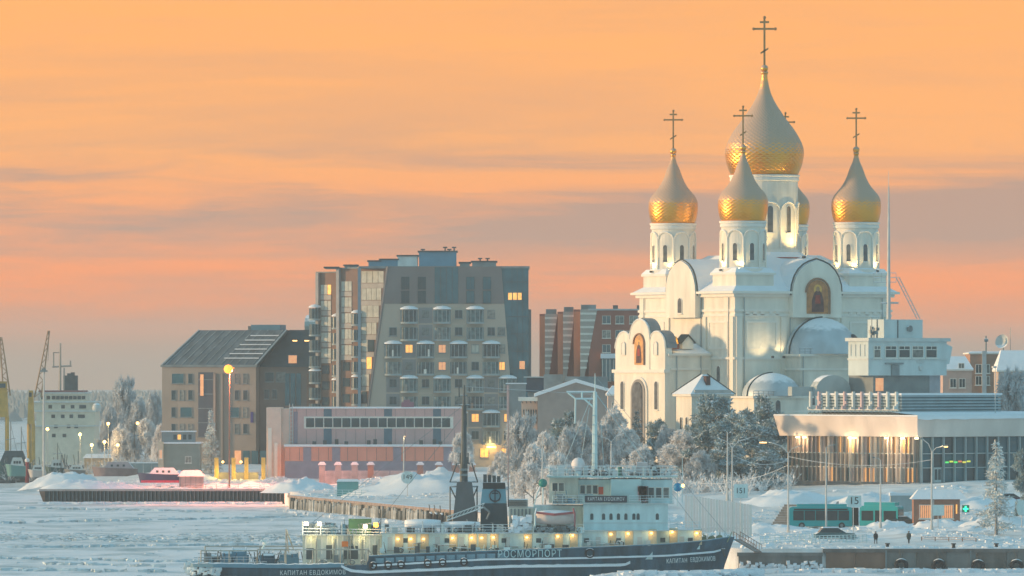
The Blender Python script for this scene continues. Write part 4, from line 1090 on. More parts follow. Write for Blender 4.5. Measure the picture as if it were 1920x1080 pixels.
# number boards on the quay
def board(px, y0, y1, w_px, D, s, label, shape='box', size=None, sc=1.0):
    X = PX(px, D); z = gz(X, D) - .1; k = D/FPX
    o = thing('number_sign', label, 'sign', (X, D, z), 0)
    za, zb_ = PZ(y1, D)-z, PZ(y0, D)-z; w = w_px*k/2
    if shape == 'box': MB().box(-w, w, -.05, .05, za, zb_).build('board', M['icewhite'], o)
    elif shape == 'pent': MB().prism([(-w, (za+zb_)/2), (-w*.6, za), (w, za), (w, zb_), (-w*.6, zb_)], 'y', -.05, .05).build('board', M['icewhite'], o)
    else: MB().cyl((0, -.05, (za+zb_)/2), (0, .05, (za+zb_)/2), w, w, 20).build('board', M['icewhite'], o)
    MB().cyl((0, .1, 0), (0, .1, zb_-.1), .07, .07, 6).build('post', M['pole'], o)
    text(o, s, size or (zb_-za)*.55, (0 if shape != 'pent' else .1, -.06, (za+zb_)/2+.05), (R(90), 0, 0), M['black'], sx=sc)
    return o
board(1389, 908, 934, 26, 1068, '151', 'white number board reading 151 beside the twin lamp post', size=1.15, sc=.9)
board(1600, 929, 951, 30, 1070, '15', 'white pentagon board reading 15 in front of the bus', 'pent', size=1.5)
board(764, 884, 906, 24, 1420, '149', 'round white number sign reading 149 on the middle quay', 'round', size=1.35)
board(1916, 938, 966, 22, 1060, '', 'blank pale sign cut off by the right picture edge', 'pent')
MB().box(-.9, .9, -.06, .06, 2.0, 3.6).build('board', M['icewhite'], thing('notice_board', 'small grey notice board beside the kiosk lamp post', 'sign', (PX(1759, 1080), 1080, gz(PX(1759, 1080), 1080)), 0))
MB().cyl((0, .1, 0), (0, .1, 2.2), .06, .06, 6).build('post', M['pole'], bpy.data.objects['notice_board'])

# kiosk
KD = 1098; kb = gz(PX(1755, KD), KD) - .2
k_ = thing('brick_kiosk', 'small brick kiosk with snowy roof, barred lit windows and green sign', 'kiosk', (PX(1713, KD), KD, kb), 0)
kw = PX(1800, KD)-PX(1713, KD); kh = PZ(936, KD)-kb
MB().box(0, kw, 0, 4.5, 0, kh).build('wall', mat('kiosk_brick', (.34, .17, .12), .9, var=.15, vs=2), k_)
b = MB(); b.frust(-.4, kw+1.2, -.5, 5, kh, .8, kw-.2, 2.2, 4.2, kh+1.4); b.build('roof', M['snow'], k_)
for x0_ in (.9, 4.2):
    o = window(k_, x0_+.9, -.03, 1.15, 1.9, 2.1, 0, pane='litdim', frame='trim', mull=0)
    b = MB()
    for q_ in range(6): b.box(-.8+q_*.32-.03, -.8+q_*.32+.03, -.14, -.1, .1, 2.0)
    b.build('bars', M['darkmetal'], o)
MB().box(2.95, 3.1, -.15, -.01, .2, kh-.1).build('drain_pipe', M['pole'], k_)
MB().box(6.4, 6.6, -.06, 0, 1.9, 3.3).build('corner_light', M['lit'], k_)
gl = mat('green_neon', (.05, .9, .4), .5, emit=2.2, ecol=(.03, .9, .35))
sg = MB().box(kw+.3, kw+1.4, -.15, 0, 2.1, 3.2).build('sign_box', mat('dark_green_sign', (.02, .2, .14), .5), k_)
MB().box(kw+.45, kw+1.25, -.2, -.16, 2.5, 2.75).box(kw+.72, kw+.98, -.19, -.155, 2.2, 3.05).build('green_cross', gl, sg)

# cars
def car(name, label, X, Y, rz, m, scale=1.0):
    o = thing(name, label, 'car', (X, Y, gz(X, Y)+.02), rz)
    L_, W_ = 4.5, 1.8
    MB().prism([(0, .35), (L_, .35), (L_, .75), (L_-.2, .9), (L_-1.2, .98), (.3, 1.0), (0, .85)], 'y', 0, W_).build('body', m, o)
    b = MB(); b.frust(.35, L_-1.15, .08, W_-.08, .98, .8, L_-2.0, .22, W_-.22, 1.5); cb = b.build('cabin', m_busglass, o)
    MB().frust(.78, L_-1.98, .2, W_-.2, 1.5, .85, L_-2.1, .3, W_-.3, 1.6).build('roof', M['snow'], cb)
    for x in (.85, L_-.9):
        for y in (0, W_-.25):
            w_ = link('wheel', whm, o, (x, y, .34)); w_.scale = (.7, .8, .7); link('rim', rbm, w_)
    for y in (.25, W_-.25): MB().box(L_-.02, L_+.03, y-.15, y+.15, .62, .76).build('headlight', M['trim'], o)
    o.scale = (scale,)*3
    return o
car('parked_car', 'dark snow-topped car behind the white quay railing', PX(1530, 1042), 1042, R(6), mat('dark_car_paint', (.07, .14, .15), .3, snow=1), 1.3)
car('parked_car', 'dark car standing between the bus and the brick kiosk', PX(1668, 1102), 1102, R(-10), mat('charcoal_car_paint', (.04, .05, .05), .3, snow=1), 1.0)
car('parked_car', 'snowed-in car right of the frosted conifer', PX(1868, 1120), 1120, R(5), mat('maroon_car_paint', (.08, .03, .05), .4, snow=1), 1.1)

# people
def person(label, X, Y, coat, trousers, rz=0, stride=.25, h=1.75):
    o = thing('person', label, 'person', (X, Y, gz(X, Y)), rz)
    me = bpy.data.meshes.new('body')
    V = [(0,0,.95),(0,0,1.2),(0,0,1.42),(0,0,1.52),(0,.01,1.63),(0,.01,1.74), (.19,0,1.4),(.25,.03,1.12),(.24,-.1,.9),(.235,-.16,.82), (-.19,0,1.4),(-.25,.03,1.12),(-.24,-.06,.9),(-.235,-.1,.82),
         (.1,0,.9),(.11,-stride*.55,.5),(.11,-stride*.7,.09),(.11,-stride*.7-.16,.05), (-.1,0,.9),(-.11,stride*.5,.5),(-.11,stride,.1),(-.11,stride-.16,.06)]
    E = [(0,1),(1,2),(2,3),(3,4),(4,5),(2,6),(6,7),(7,8),(8,9),(2,10),(10,11),(11,12),(12,13),(0,14),(14,15),(15,16),(16,17),(0,18),(18,19),(19,20),(20,21)]
    rad = [.2,.2,.19,.075,.105,.09, .1,.085,.065,.05, .1,.085,.065,.05, .12,.095,.07,.06, .12,.095,.07,.06]
    me.from_pydata(V, E, [])
    body = bpy.data.objects.new('body', me); C.objects.link(body); body.parent = o
    md = body.modifiers.new('skin', 'SKIN'); body.modifiers.new('sub', 'SUBSURF').levels = 1
    for i, sv in enumerate(me.skin_vertices[0].data): sv.radius = (rad[i], rad[i]*.85); sv.use_root = (i == 0)
    bpy.context.view_layer.update()
    me2 = bpy.data.meshes.new_from_object(body.evaluated_get(bpy.context.evaluated_depsgraph_get()))
    bpy.data.objects.remove(body)
    me2.materials.clear(); me2.materials.append(trousers)
    body = link('body', me2, o)
    c = MB(); c.lathe([(.27, .62), (.27, .75), (.25, 1.0), (.235, 1.2), (.25, 1.38), (.2, 1.48), (.1, 1.53)], 14); c.v = [(x, y*.8, z) for x, y, z in c.v]; c.build('coat', coat, o, smooth=True)
    for s2 in (-1, 1):
        c = MB(); c.cyl((s2*.19, 0, 1.42), (s2*.26, .03, 1.12), .11, .095, 8).cyl((s2*.26, .03, 1.12), (s2*.245, -.08, .9), .095, .08, 8); c.build('sleeve', coat, o, smooth=True)
    c = MB(); c.lathe([(.125, 1.64), (.13, 1.7), (.115, 1.79), (.05, 1.83), (.01, 1.835)], 12); c.build('hat', M['black'], o, smooth=True)
    c = MB(); c.ball((0, -.03, 1.645), .088, 10, 1.2); c.build('face', mat('skin_tone', (.45, .28, .22), .7), o, smooth=True)
    return o
m_coat = mat('black_coat', (.02, .022, .025), .8); m_coat2 = mat('dark_green_coat', (.03, .05, .05), .8); m_tr = mat('dark_trousers', (.03, .035, .045), .85)
person('person in a black coat walking on the quay, left of the pair', PX(1642, 1030), 1030, m_coat, m_tr, R(15))
person('person in a dark coat walking on the quay, right of the pair', PX(1704, 1030), 1030, m_coat2, m_tr, R(-20), .3)
person('person in dark clothes standing by the white fence above the bow', PX(1293, 1042), 1042, m_coat, m_tr, R(40), .1)

# railings and fences on the pier
def rail_thing(name, label, pts, h, post, r=.04, nr=3, m=None, cat='railing'):
    o = thing(name, label, cat, pts[0], 0)
    p0_ = Vector(pts[0]); q_ = [tuple(Vector(p_)-p0_) for p_ in pts]
    for a_, c_ in zip(q_, q_[1:]):
        a_, c_ = Vector(a_), Vector(c_); n_ = max(1, round((c_-a_).length/post))
        pmz = MB().cyl((0, 0, 0), (0, 0, h), r*1.3, r*1.3, 5).mesh('post', m or M['pole'])
        for k in range(n_+1): link('post', pmz, o, a_.lerp(c_, k/n_))
        for j in range(nr):
            z_ = Vector((0, 0, h*(1 - j/nr))); MB().cyl(a_+z_, c_+z_, r, r, 5).build('rail', m or M['pole'], o)
    return o
def gp(px, D, dz=0): X = PX(px, D); return (X, D, gz(X, D)+dz)
rail_thing('white_railing', 'white crowd railing in front of the dark car on the quay', [gp(1522, 1033), gp(1625, 1033)], 1.15, .55, .05, 4, M['icewhite'])
rail_thing('white_railing', 'pale railing on the quay between bow and car', [gp(1425, 1036), gp(1518, 1040)], 1.3, .8, .045, 4, M['icewhite'])
rail_thing('white_railing', 'pale railing along the slope right of the bow', [gp(1296, 1046), gp(1372, 1046)], 1.5, .9, .05, 5, M['icewhite'])
rail_thing('pipe_railing', 'low rusty pipe railing along the right quay', [gp(1728, 1036), gp(1830, 1032)], .55, 2.2, .06, 2, M['rust'])
# pale board fence with upright slats
fo = thing('slat_fence', 'long pale fence of upright slats above the bow', 'fence', gp(1284, 1075), 0)
X0, Y0, Z0 = gp(1284, 1075)
slm = [MB().box(0, .36, 0, .06, 0, 1).mesh('slat', mat('pale_slat_%d' % k, c, .9, var=.12, snow=1)) for k, c in enumerate(((.80, .70, .66), (.82, .74, .70), (.74, .72, .68)))]
for k in range(24):
    X = X0 + k*.42; Y = Y0 + k*.12
    zz = gz(X, Y); top = PZ(lerp(928, 946, k/23), Y)
    o = link('slat', slm[(k*7) % 3], fo, (X-X0, Y-Y0, zz-Z0-.2)); o.scale.z = max(.8, top-zz+.2) if k < 30 else 2.3
MB().box(-.3, 10.3, .5, .6, 1.4, 1.55).build('rail', M['pole'], fo, rz=math.atan2(.12, .42))
# moored gangway at the bow
gw = thing('gangway', 'steep gangway with handrails leading from bow to quay', 'gangway', (PX(1378, 1003), 1003, 0), 0)
a_, c_ = Vector((0, -9, 5.0)), Vector((3.6, 9.5, 2.75))
for s2 in (-.45, .45):
    off = Vector((0, 0, 0)) + Vector((s2, 0, 0))
    b = MB(); b.cyl(a_+off, c_+off, .07, .07, 5); b.cyl(a_+off+Vector((0, 0, 1)), c_+off+Vector((0, 0, 1)), .05, .05, 5)
    for k in range(9): b.cyl(a_.lerp(c_, k/8)+off, a_.lerp(c_, k/8)+off+Vector((0, 0, 1)), .04, .04, 4)
    b.build('handrail', M['rust'], gw)
b = MB()
for k in range(24):
    p_ = a_.lerp(c_, (k+.5)/24); b.box(p_.x-.45, p_.x+.45, p_.y-.25, p_.y+.25, p_.z-.03, p_.z+.03)
b.build('walkway', M['concrete'], gw)

# bank clutter: heaps of snow, stairs, low walls
rn = random.Random(21)
for i, (px, D, rx, h_, lab) in enumerate([(1440, 1098, 7, 1.6, 'snow heap left of the bus by the lamp post'), (1530, 1094, 6, .75, 'low snow heap hiding the bus wheels'), (1668, 1092, 5, 1.3, 'snow heap between bus front and kiosk'), (1760, 1088, 6, 1.4, 'snow heap at the foot of the kiosk'),
        (1880, 1084, 7, 1.8, 'large snow heap behind the frosted conifer'), (1430, 1052, 5, 1.2, 'snow heap at the pale railing near the bow'), (1690, 1064, 8, .9, 'long low snow heap behind the two walkers'), (1830, 1060, 7, 1.0, 'snow heap at the foot of the right conifer'),
        (1345, 1056, 4, 1.5, 'snow heap under the slat fence'), (1475, 1128, 8, 1.8, 'snow bank under the terminal left of the stairs'), (1640, 1124, 9, 1.6, 'snow bank under the glass front of the terminal'), (1850, 1120, 9, 1.6, 'snow bank below the dark terminal hall'), (1590, 1046, 6, .7, 'flattened snow heap behind the parked car')]):
    heap('snow_heap', lab, PX(px, D), D, rx, 3.5, h_, i)
st = thing('bank_stairs', 'snow-covered concrete stairs up the bank left of the bus', 'stairs', (PX(1446, 1112), 1112, gz(PX(1446, 1112), 1112)-.2), R(-18))
for k in range(9): MB().box(0, 8, k*.9, (k+1)*.9+.05, 0, .5+k*.36).build('step', M['concrete'], st)
MB().prism([(-.3, 0), (8.1, 0), (8.1, 3.9), (7.2, 3.9), (-.3, .9)], 'x', 8.02, 8.5).build('side_wall', M['midmetal'], st)
lw = thing('retaining_wall', 'blue-grey snow-capped retaining wall below the terminal corner', 'wall', (PX(1670, 1118), 1118, gz(PX(1670, 1118), 1118)-1), R(4))
MB().box(0, 8.5, 0, 1, 0, 3.6).build('wall', m_grey, lw); MB().box(-.15, 8.65, -.15, 1.15, 3.6, 4.0).build('cap', M['snow'], lw)
# ------------------------------------------------------------------ the icebreaker in front
SX0, SY = PX(345, 977), 985.0
ship = thing('icebreaker', 'long navy and white river icebreaker with lit deck lamps in the foreground', 'ship', (SX0, SY, 0), 0)
def xs(px): return PX(px, 977) - SX0
def zs(y): return PZ(y, 977)
def interp(P, x):
    if x <= P[0][0]: return P[0][1]
    for (a, va), (c, vc) in zip(P, P[1:]):
        if x <= c: return lerp(va, vc, (x-a)/(c-a))
    return P[-1][1]
HBD = [(0, 5.2), (1.2, 6.6), (4, 7.7), (10, 8), (52, 8), (58, 7.5), (63, 6.5), (67, 5.0), (70, 3.5), (72.5, 1.9), (74.4, .12)]
HBW = [(0, 4.2), (1.5, 6.0), (5, 7.3), (10, 7.8), (50, 7.8), (56, 7.0), (61, 5.6), (65, 4.0), (68, 2.4), (70.5, 1.0), (72.3, .08)]
SH = [(0, zs(1061)), (xs(640), zs(1060)), (xs(688), zs(1059)), (xs(692), zs(1043)), (xs(820), zs(1037)), (xs(1046), zs(1029)), (xs(1252), zs(1021)), (xs(1330), zs(1015)), (xs(1376), zs(1009))]
xsN = [0, .6, 1.2, 2.5, 4, 7, 10, 15, 20, xs(640), xs(688), xs(692), 28, 34, 40, 46, 50, 54, 58, 61, 63, 65, 67, 68.5, 70, 71.3, 72.5, 73.6, 74.4]
def hbz(x, z):
    s_ = interp(SH, x); xw = min(x, 72.3) if x > 70 else x
    t_ = max(0, min(1.1, z/s_)); return lerp(interp(HBW, x*72.3/74.4 if x > 60 else x), interp(HBD, x), t_**1.3)
b = MB(); zl = [-1.2, 0, .35, .7, 1.0]
rows = []
for x in xsN:
    s_ = interp(SH, x); r = []
    for sgn in (-1, 1):
        pts = []
        for q in (-.5, 0, .3, .55, .8, 1.0):
            z = s_*q if q > 0 else q*2
            xx = x - (1.9*(1-max(0, q))) * sm((x-64)/10) if x > 64 else x + (.8*(1-max(0, q)))*(1-sm(x/5))
            pts.append((xx, sgn*hbz(x, max(0, z)), z))
        r.append(pts)
    rows.append(r[0] + r[1][::-1])
vs = [p_ for r in rows for p_ in r]; m_ = 12
fs = [(j*m_+i, (j+1)*m_+i, (j+1)*m_+i+1, j*m_+i+1) for j in range(len(rows)-1) for i in range(m_-1) if i != 5]
fs += [tuple(range(12))] + [tuple(range((len(rows)-1)*m_+11, (len(rows)-1)*m_-1, -1))]
hull = b.add(vs, fs).build('hull', M['navy'], ship)
b = MB(); vs = []
for x in xsN:
    z = interp(SH, x) - (.05 if x < xs(690) else .7); w = hbz(x, z) - .15
    vs += [(x, -max(.02, w), z), (x, max(.02, w), z)]
b.add(vs, [(2*i, 2*i+1, 2*i+3, 2*i+2) for i in range(len(xsN)-1)]); b.build('deck', M['offwhite'], ship, fix=False)
# snow-laden rubbing strakes
def strake(P, name, h, w, mm):
    b = MB(); pr = []
    x = P[0][0]; rr = random.Random(2)
    xs_ = [P[0][0] + (P[-1][0]-P[0][0])*k/60 for k in range(61)]
    vs = []
    for x in xs_:
        z = interp(P, x); y = -hbz(x, z); k_ = 1 + .5*noise.noise((x*1.1, 0, 0))
        vs += [(x, y+.1, z-h), (x, y-w, z-h), (x, y-w, z+h*k_), (x, y+.1, z+h*k_*1.4)]
    b.add(vs, [(4*i+j, 4*i+(j+1) % 4, 4*(i+1)+(j+1) % 4, 4*(i+1)+j) for i in range(60) for j in range(4)] + [(0,1,2,3), (240,241,242,243)])
    b.build(name, mm, hull)
m_sn2 = M['snow']
strake([(xs(700), zs(1060.5)), (xs(800), zs(1055)), (xs(910), zs(1049)), (xs(1046), zs(1047.5)), (xs(1250), zs(1043)), (xs(1340), zs(1037)), (xs(1362), zs(1032))], 'snowy_strake', .11, .3, m_sn2)
strake([(xs(640), zs(1061)), (xs(655), zs(1070)), (xs(690), zs(1073)), (xs(820), zs(1068)), (xs(960), zs(1062)), (xs(1170), zs(1060)), (xs(1182), zs(1055))], 'snowy_strake', .17, .35, m_sn2)
strake([(.8, zs(1060)), (xs(420), zs(1060.5)), (xs(560), zs(1062)), (xs(645), zs(1060))], 'snowy_strake', .25, .3, M['blue'])
strake([(xs(692), zs(1042.6)), (xs(820), zs(1036.6)), (xs(1046), zs(1028.6)), (xs(1252), zs(1020.6)), (xs(1330), zs(1014.6)), (xs(1374), zs(1008.7))], 'bulwark_cap', .07, .12, M['blue'])
# freeing ports and frames of the bulwark amidships
fpm = MB().box(-.55, .55, -.06, .1, 0, .62).mesh('freeing_port', mat('frosted_port', (.16, .30, .38), .7, var=.5, vs=1))
for k in range(13):
    x = xs(712 + k*19); z = interp(SH, x)-.95; link('freeing_port', fpm, hull, (x, -hbz(x, z)-.01, z))
# lettering
def hull_text(s, px0, px1, y, size, sc, m):
    xa, xb = xs(px0), xs(px1); xm = (xa+xb)/2; z = zs(y)
    ya, yb = -hbz(xa, z), -hbz(xb, z)
    return text(hull, s, size, (xm, (ya+yb)/2-.18 - .42*(xm > 60), z), (R(90), R(-2.0 if xm > 60 else -.8), math.atan2(yb-ya, xb-xa)), m, sx=sc*.88, space=1.15)
m_let = mat('white_lettering', (.72, .76, .76), .7, var=.15)
hull_text('КАПИТАН', 1250, 1290, 1053, .85, .78, m_let); hull_text('ЕВДОКИМОВ', 1294, 1345, 1050.5, .85, .74, m_let)
hull_text('РОСМОРПОРТ', 945, 1042, 1039, 1.35, .93, mat('teal_frosted_lettering', (.45, .66, .70), .7, var=.2))
hull_text('КАПИТАН ЕВДОКИМОВ', 533, 640, 1074, .85, .92, m_let)
emb = MB().ring((0, 0, 0), .55, .13, 'y', 18, 6).build('tyre_fender', M['rubber'], hull, loc=(xs(1106), -hbz(55, 3)-.35, zs(1037)))

# deckhouses
def house(name, px0, px1, y0, y1, yn, yf, m, par=ship, zbot=None):
    x0, x1 = xs(px0), xs(px1); za = zs(y1) if zbot is None else zbot
    return MB().box(x0, x1, yn, yf, za, zs(y0)).build(name, m, par)
m_ship = M['icewhite']; m_lit_cream = mat('cream_ship_paint', (.60, .60, .52), .65, var=.2, vs=1, snow=1, streak=.3)  # cream is the ship's white with warm light put into the colour
h1 = house('main_deckhouse', 716, 1092, 1001, 1042, -6.6, 6.6, m_ship, zbot=2.2)
h1b = house('main_deckhouse', 1092, 1224, 996, 1040, -6.2, 6.2, m_ship, zbot=2.6)
h1c = house('fore_deckhouse', 1224.2, 1314, 996, 1040, -3.5, 3.5, m_ship, zbot=3.9)
b = MB()
dk = MB().box(xs(712), xs(1092)-.02, -7.5, 7.5, zs(1001)+.005, zs(999)).build('boat_deck', M['offwhite'], ship)
dk = MB().box(xs(1092), xs(1256), -6.9, 6.9, zs(996)+.005, zs(994.2)).build('boat_deck', M['offwhite'], ship)
h2 = house('upper_deckhouse', 1094, 1253, 946, 994.2, -5.9, 5.9, m_ship)
h2c = house('upper_deckhouse', 1000, 1094, 949, 999, -3.4, 3.4, m_ship)
lv = house('louvred_house', 954, 1000, 953, 999, -3.8, 3.8, m_lit_cream)
for k in range(6): MB().box(xs(957)+k*.5, xs(957)+k*.5+.22, -3.9, -3.81, zs(990), zs(955)).build('louvre', M['midmetal'], lv)
for k in range(3): MB().box(xs(953), xs(988), -3.95, -3.6, zs(941+k*4), zs(939+k*4)).build('vent_slat', M['darkmetal'], lv)
MB().box(xs(954), xs(990), -3.5, 3.5, zs(953)+.005, zs(938)).build('vent_house', M['offwhite'], lv)
MB().box(xs(1036), xs(1264), -6.3, 6.3, zs(946)+.005, zs(944)).build('bridge_deck', M['offwhite'], ship)
# bridge
br1 = house('wheelhouse_aft', 1030, 1085, 896, 944, -3.3, 3.3, m_lit_cream)
br2 = house('wheelhouse_mid', 1085, 1146, 900, 944, -3.0, 3.0, m_ship)
br3 = house('wheelhouse_wing', 1146, 1203, 899, 944, -5.8, 5.8, mat('teal_white_paint', (.42, .58, .58), .55, var=.1, snow=1))
br4 = house('wheelhouse_front', 1203, 1262, 900, 944, -4.6, 4.6, m_ship)
MB().box(xs(1026), xs(1272), -5.4, 5.4, zs(896)+.006, zs(893)).build('wheelhouse_roof', mat('pale_teal_roof', (.38, .55, .54), .6, snow=1), ship)
for px in (1041, 1053): window(br1, xs(px), -3.32, zs(923), .85, 1.25, 0, mull=0, sill=False)
for px, p_ in ((1093, 'glass'), (1105, 'glass'), (1117, 'glass')): window(br2, xs(px), -3.02, zs(928), .8, 1.3, 0, mull=0, sill=False)
MB().box(xs(1123), xs(1132), -3.15, -3.0, zs(928), zs(914)).build('lifebuoy_box', mat('orange_red_paint', (.55, .08, .04), .6), br2)
for px in (1222, 1236, 1250): window(br4, xs(px), -4.62, zs(935), .9, 1.5, 0, mull=0, sill=False)
MB().box(xs(1207), xs(1216), -6.0, -4.6, zs(944), zs(912)).build('wing_shelter', M['darkmetal'], ship)
# red, white and dark banner things on the wing
b = MB(); rr = random.Random(9)
for k in range(14): b.box(xs(1196)+rr.uniform(0, .9), xs(1196)+rr.uniform(1, 1.3), -6.1, -5.95, zs(942)+rr.uniform(0, 1.8), zs(942)+rr.uniform(1.8, 2.2))
b.build('signal_locker', mat('mixed_red_white', (.45, .25, .25), .7, var=.7, vs=3), ship)
sb_ = MB().box(xs(1097), xs(1176), -6.5, -6.32, zs(942.5), zs(930)).build('name_board', mat('dark_name_board', (.03, .04, .06), .5), ship)
text(sb_, 'KAPITAN EVDOKIMOV', .74, (xs(1136.5), -6.53, zs(936.2)), (R(90), 0, 0), m_let, sx=.53, space=1.3)
for px in (1110, 1132, 1146, 1160, 1174, 1189, 1197, 1233):
    po = MB().prism(arch_pts(.42, .85, 6, 0, 0), 'y', -.04, .02).build('porthole', M['glass'], h2, loc=(xs(px), -5.92, zs(975)))
MB().box(xs(1094), xs(1253), -5.98, -5.9, zs(981.5), zs(980.5)).build('bulkhead_seam', M['offwhite'], h2)
# railings
def srail(pxs, y, z0, h, name='railing', mm=None, post=1.3, r=.03, nr=3):
    pts = [(xs(p_), y, z0) for p_ in pxs]; return railing(ship, pts, h, name, post, mm or M['icewhite'], r, nr)
srail((1030, 1272), -5.3, zs(893), 1.25, post=1.1); srail((1030, 1272), 5.3, zs(893), 1.25, post=1.1)
srail((1036, 1094), -6.2, zs(944), 1.0); srail((1180, 1264), -6.2, zs(944), 1.0)
srail((716, 1000), -7.4, zs(999), 1.1); srail((1080, 1094), -7.4, zs(999), 1.1); srail((1258, 1314), -3.5, zs(995), 1.1, post=.9); MB().box(xs(1256.2), xs(1318), -4.2, 4.2, zs(996)+.005, zs(994.6)).build('boat_deck', M['offwhite'], ship)
srail((716, 1094), 7.4, zs(999), 1.1)
rrl = random.Random(14)
# lamps along the side decks: lamp, and a doorway panel with warm lamplight put into its colour
lampm = MB().box(-.16, .16, -.22, 0, -.12, .12).mesh('deck_lamp', M['bulb'])
bay = MB().box(-.55, .55, -.06, 0, 0, 2.1).mesh('lit_bay', mat('lamplit_door', (.62, .50, .32), .7, var=.2))
for i, (px, y) in enumerate(((746, 1013), (770, 1013), (794, 1013), (848, 1011), (884, 1011), (903, 1011), (925, 1010), (988, 1010), (1046, 1008), (1074, 1006), (1146, 1004), (1178, 1003), (1222, 1002), (1262, 1001), (1308, 1003))):
    yn = -6.62 if px < 1092 else (-6.22 if px < 1224 else -3.52)
    hh = h1 if px < 1092 else (h1b if px < 1224 else h1c)
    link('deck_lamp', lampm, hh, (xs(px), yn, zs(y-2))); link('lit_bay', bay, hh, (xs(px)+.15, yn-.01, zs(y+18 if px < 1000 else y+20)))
    point(ship, (xs(px)+rrl.uniform(-.2, .2), yn-.65, zs(y-1)), rrl.choice((9, 13, 18, 22)), (1, .66, .22), .12)
for k, px in enumerate((731, 760, 820, 838, 865, 945, 952, 1010, 1024, 1100, 1122, 1160, 1200, 1244, 1280, 1296)):
    yn = -6.62 if px < 1092 else (-6.22 if px < 1224 else -3.52)
    MB().box(-.33, .33, -.05, .02, 0, .6 if k % 2 else 1.7).build('port' if k % 2 else 'door', M['glass'] if k % 2 else M['offwhite'], h1 if px < 1092 else (h1b if px < 1224 else h1c), loc=(xs(px), yn, zs(1018) if k % 2 else zs(1031)))
# aft lit winch house and its floodlights
ah = house('winch_house', 566, 716, 1004, 1050, -4.8, 4.8, m_lit_cream, zbot=1.9)
for k in range(14): MB().box(-.09, .09, -.12, 0, 0, zs(1006)-zs(1040)).build('stiffener', M['trim'], ah, loc=(xs(572)+k*.72, -4.8, zs(1040)))
for px in (606, 634, 688): MB().box(-.5, .5, -.08, 0, 0, 1.9).build('door', M['offwhite'], ah, loc=(xs(px), -4.82, 2.2))
for px, w_, h_ in ((580, 1.0, 1.5), (616, .8, 1.9), (648, .7, 1.2), (662, 1.2, 1.8), (702, .6, 1.9)): MB().box(-w_/2, w_/2, -.1, .0, 0, h_).build('dark_opening', M['darkmetal'], ah, loc=(xs(px), -4.83, 2.6))
for px in (592, 626, 656, 678, 710): MB().cyl((0, 0, 0), (0, 0, 3.2), .09, .09, 6).build('vent_pipe', M['midmetal'], ah, loc=(xs(px), -5.1, 2.1))
MB().box(xs(562), xs(720), -5.3, -4.5, zs(1005), zs(1003)).build('eave_ledge', M['offwhite'], ah)
gb = MB().box(xs(652), xs(694), -3.0, 1.5, zs(1003), zs(974)).build('green_locker', mat('green_canvas', (.13, .26, .11), .8, var=.2, snow=1), ship)
b = MB()
for px in (566, 600, 640): b.cyl((xs(px), -4.6, zs(1004)), (xs(px), -4.6, zs(978)), .08, .06, 6)
b.cyl((xs(566), -4.6, zs(992)), (xs(716), -4.6, zs(994)), .05, .05, 5).cyl((xs(566), -4.6, zs(998)), (xs(716), -4.6, zs(999)), .05, .05, 5)
b.build('light_gantry', M['offwhite'], ship)
fl = MB().box(-.28, .28, -.2, .1, -.22, .22).mesh('floodlight', M['bulbwhite'])
for px, y, w_ in ((573, 983, 120), (598, 983, 120), (684, 988, 90)):
    link('floodlight', fl, ship, (xs(px), -4.9, zs(y))); point(ship, (xs(px), -5.6, zs(y)-.2), w_, (1, .84, .52), .3)
link('floodlight', MB().box(-.3, .3, -.25, .1, -.3, .3).mesh('deck_lamp', M['sodium']), ship, (xs(704), -4.9, zs(985))); point(ship, (xs(704), -5.6, zs(985)), 90, (1, .5, .12))
for px in (583, 622, 676): point(ship, (xs(px), -5.6, zs(1012)), 30, (1, .78, .3), .2)
MB().box(xs(640), xs(652), -5.1, -4.81, zs(1026), zs(1016)).build('orange_box', mat('orange_paint', (.7, .18, .03), .6), ah)

# funnel with the anchor emblem
fx0, fx1 = xs(905), xs(951)
def frus(px0, px1, y0, y1, yn, tap, m, nm, par):
    return MB().frust(xs(px0[1]), xs(px1[1]), -yn, yn, zs(y1), xs(px0[0]), xs(px1[0]), -yn*tap, yn*tap, zs(y0)).build(nm, m, par)
fn = frus((901, 900), (950, 953), 945, 999, 2.6, .97, mat('dark_teal_paint', (.018, .045, .06), .5, var=.3, snow=1), 'funnel', ship)
f2 = frus((904, 901), (948, 950), 918, 944.9, 2.5, .96, mat('funnel_blue', (.13, .30, .38), .55, var=.1), 'funnel_band', fn)
f3 = frus((905, 905), (947, 948), 906, 917.9, 2.45, .98, M['black'], 'funnel_top', fn)
for k in range(4): MB().cyl((xs(909)+k*.62, 0, zs(906)), (xs(909)+k*.62, 0, zs(891+k)), .24, .24, 8).build('exhaust_pipe', M['darkmetal'], fn)
b = MB(); ex, ey, ez = xs(928), -2.62, zs(931); m_an = mat('dark_emblem', (.015, .03, .05), .6)
b.ring((ex, ey, ez), .72, .09, 'y', 20, 5); b.box(ex-.07, ex+.07, ey-.06, ey+.04, ez-.85, ez+.8); b.box(ex-.42, ex+.42, ey-.055, ey+.04, ez+.28, ez+.42); b.ring((ex, ey, ez+.95), .16, .06, 'y', 10, 5)
for s2 in (-1, 1): b.cyl((ex, ey, ez-.85), (ex+s2*.6, ey, ez-.5), .09, .09, 5).cyl((ex+s2*.6, ey, ez-.5), (ex+s2*.72, ey, ez-.22), .09, .02, 5)
b.build('anchor_emblem', m_an, fn)
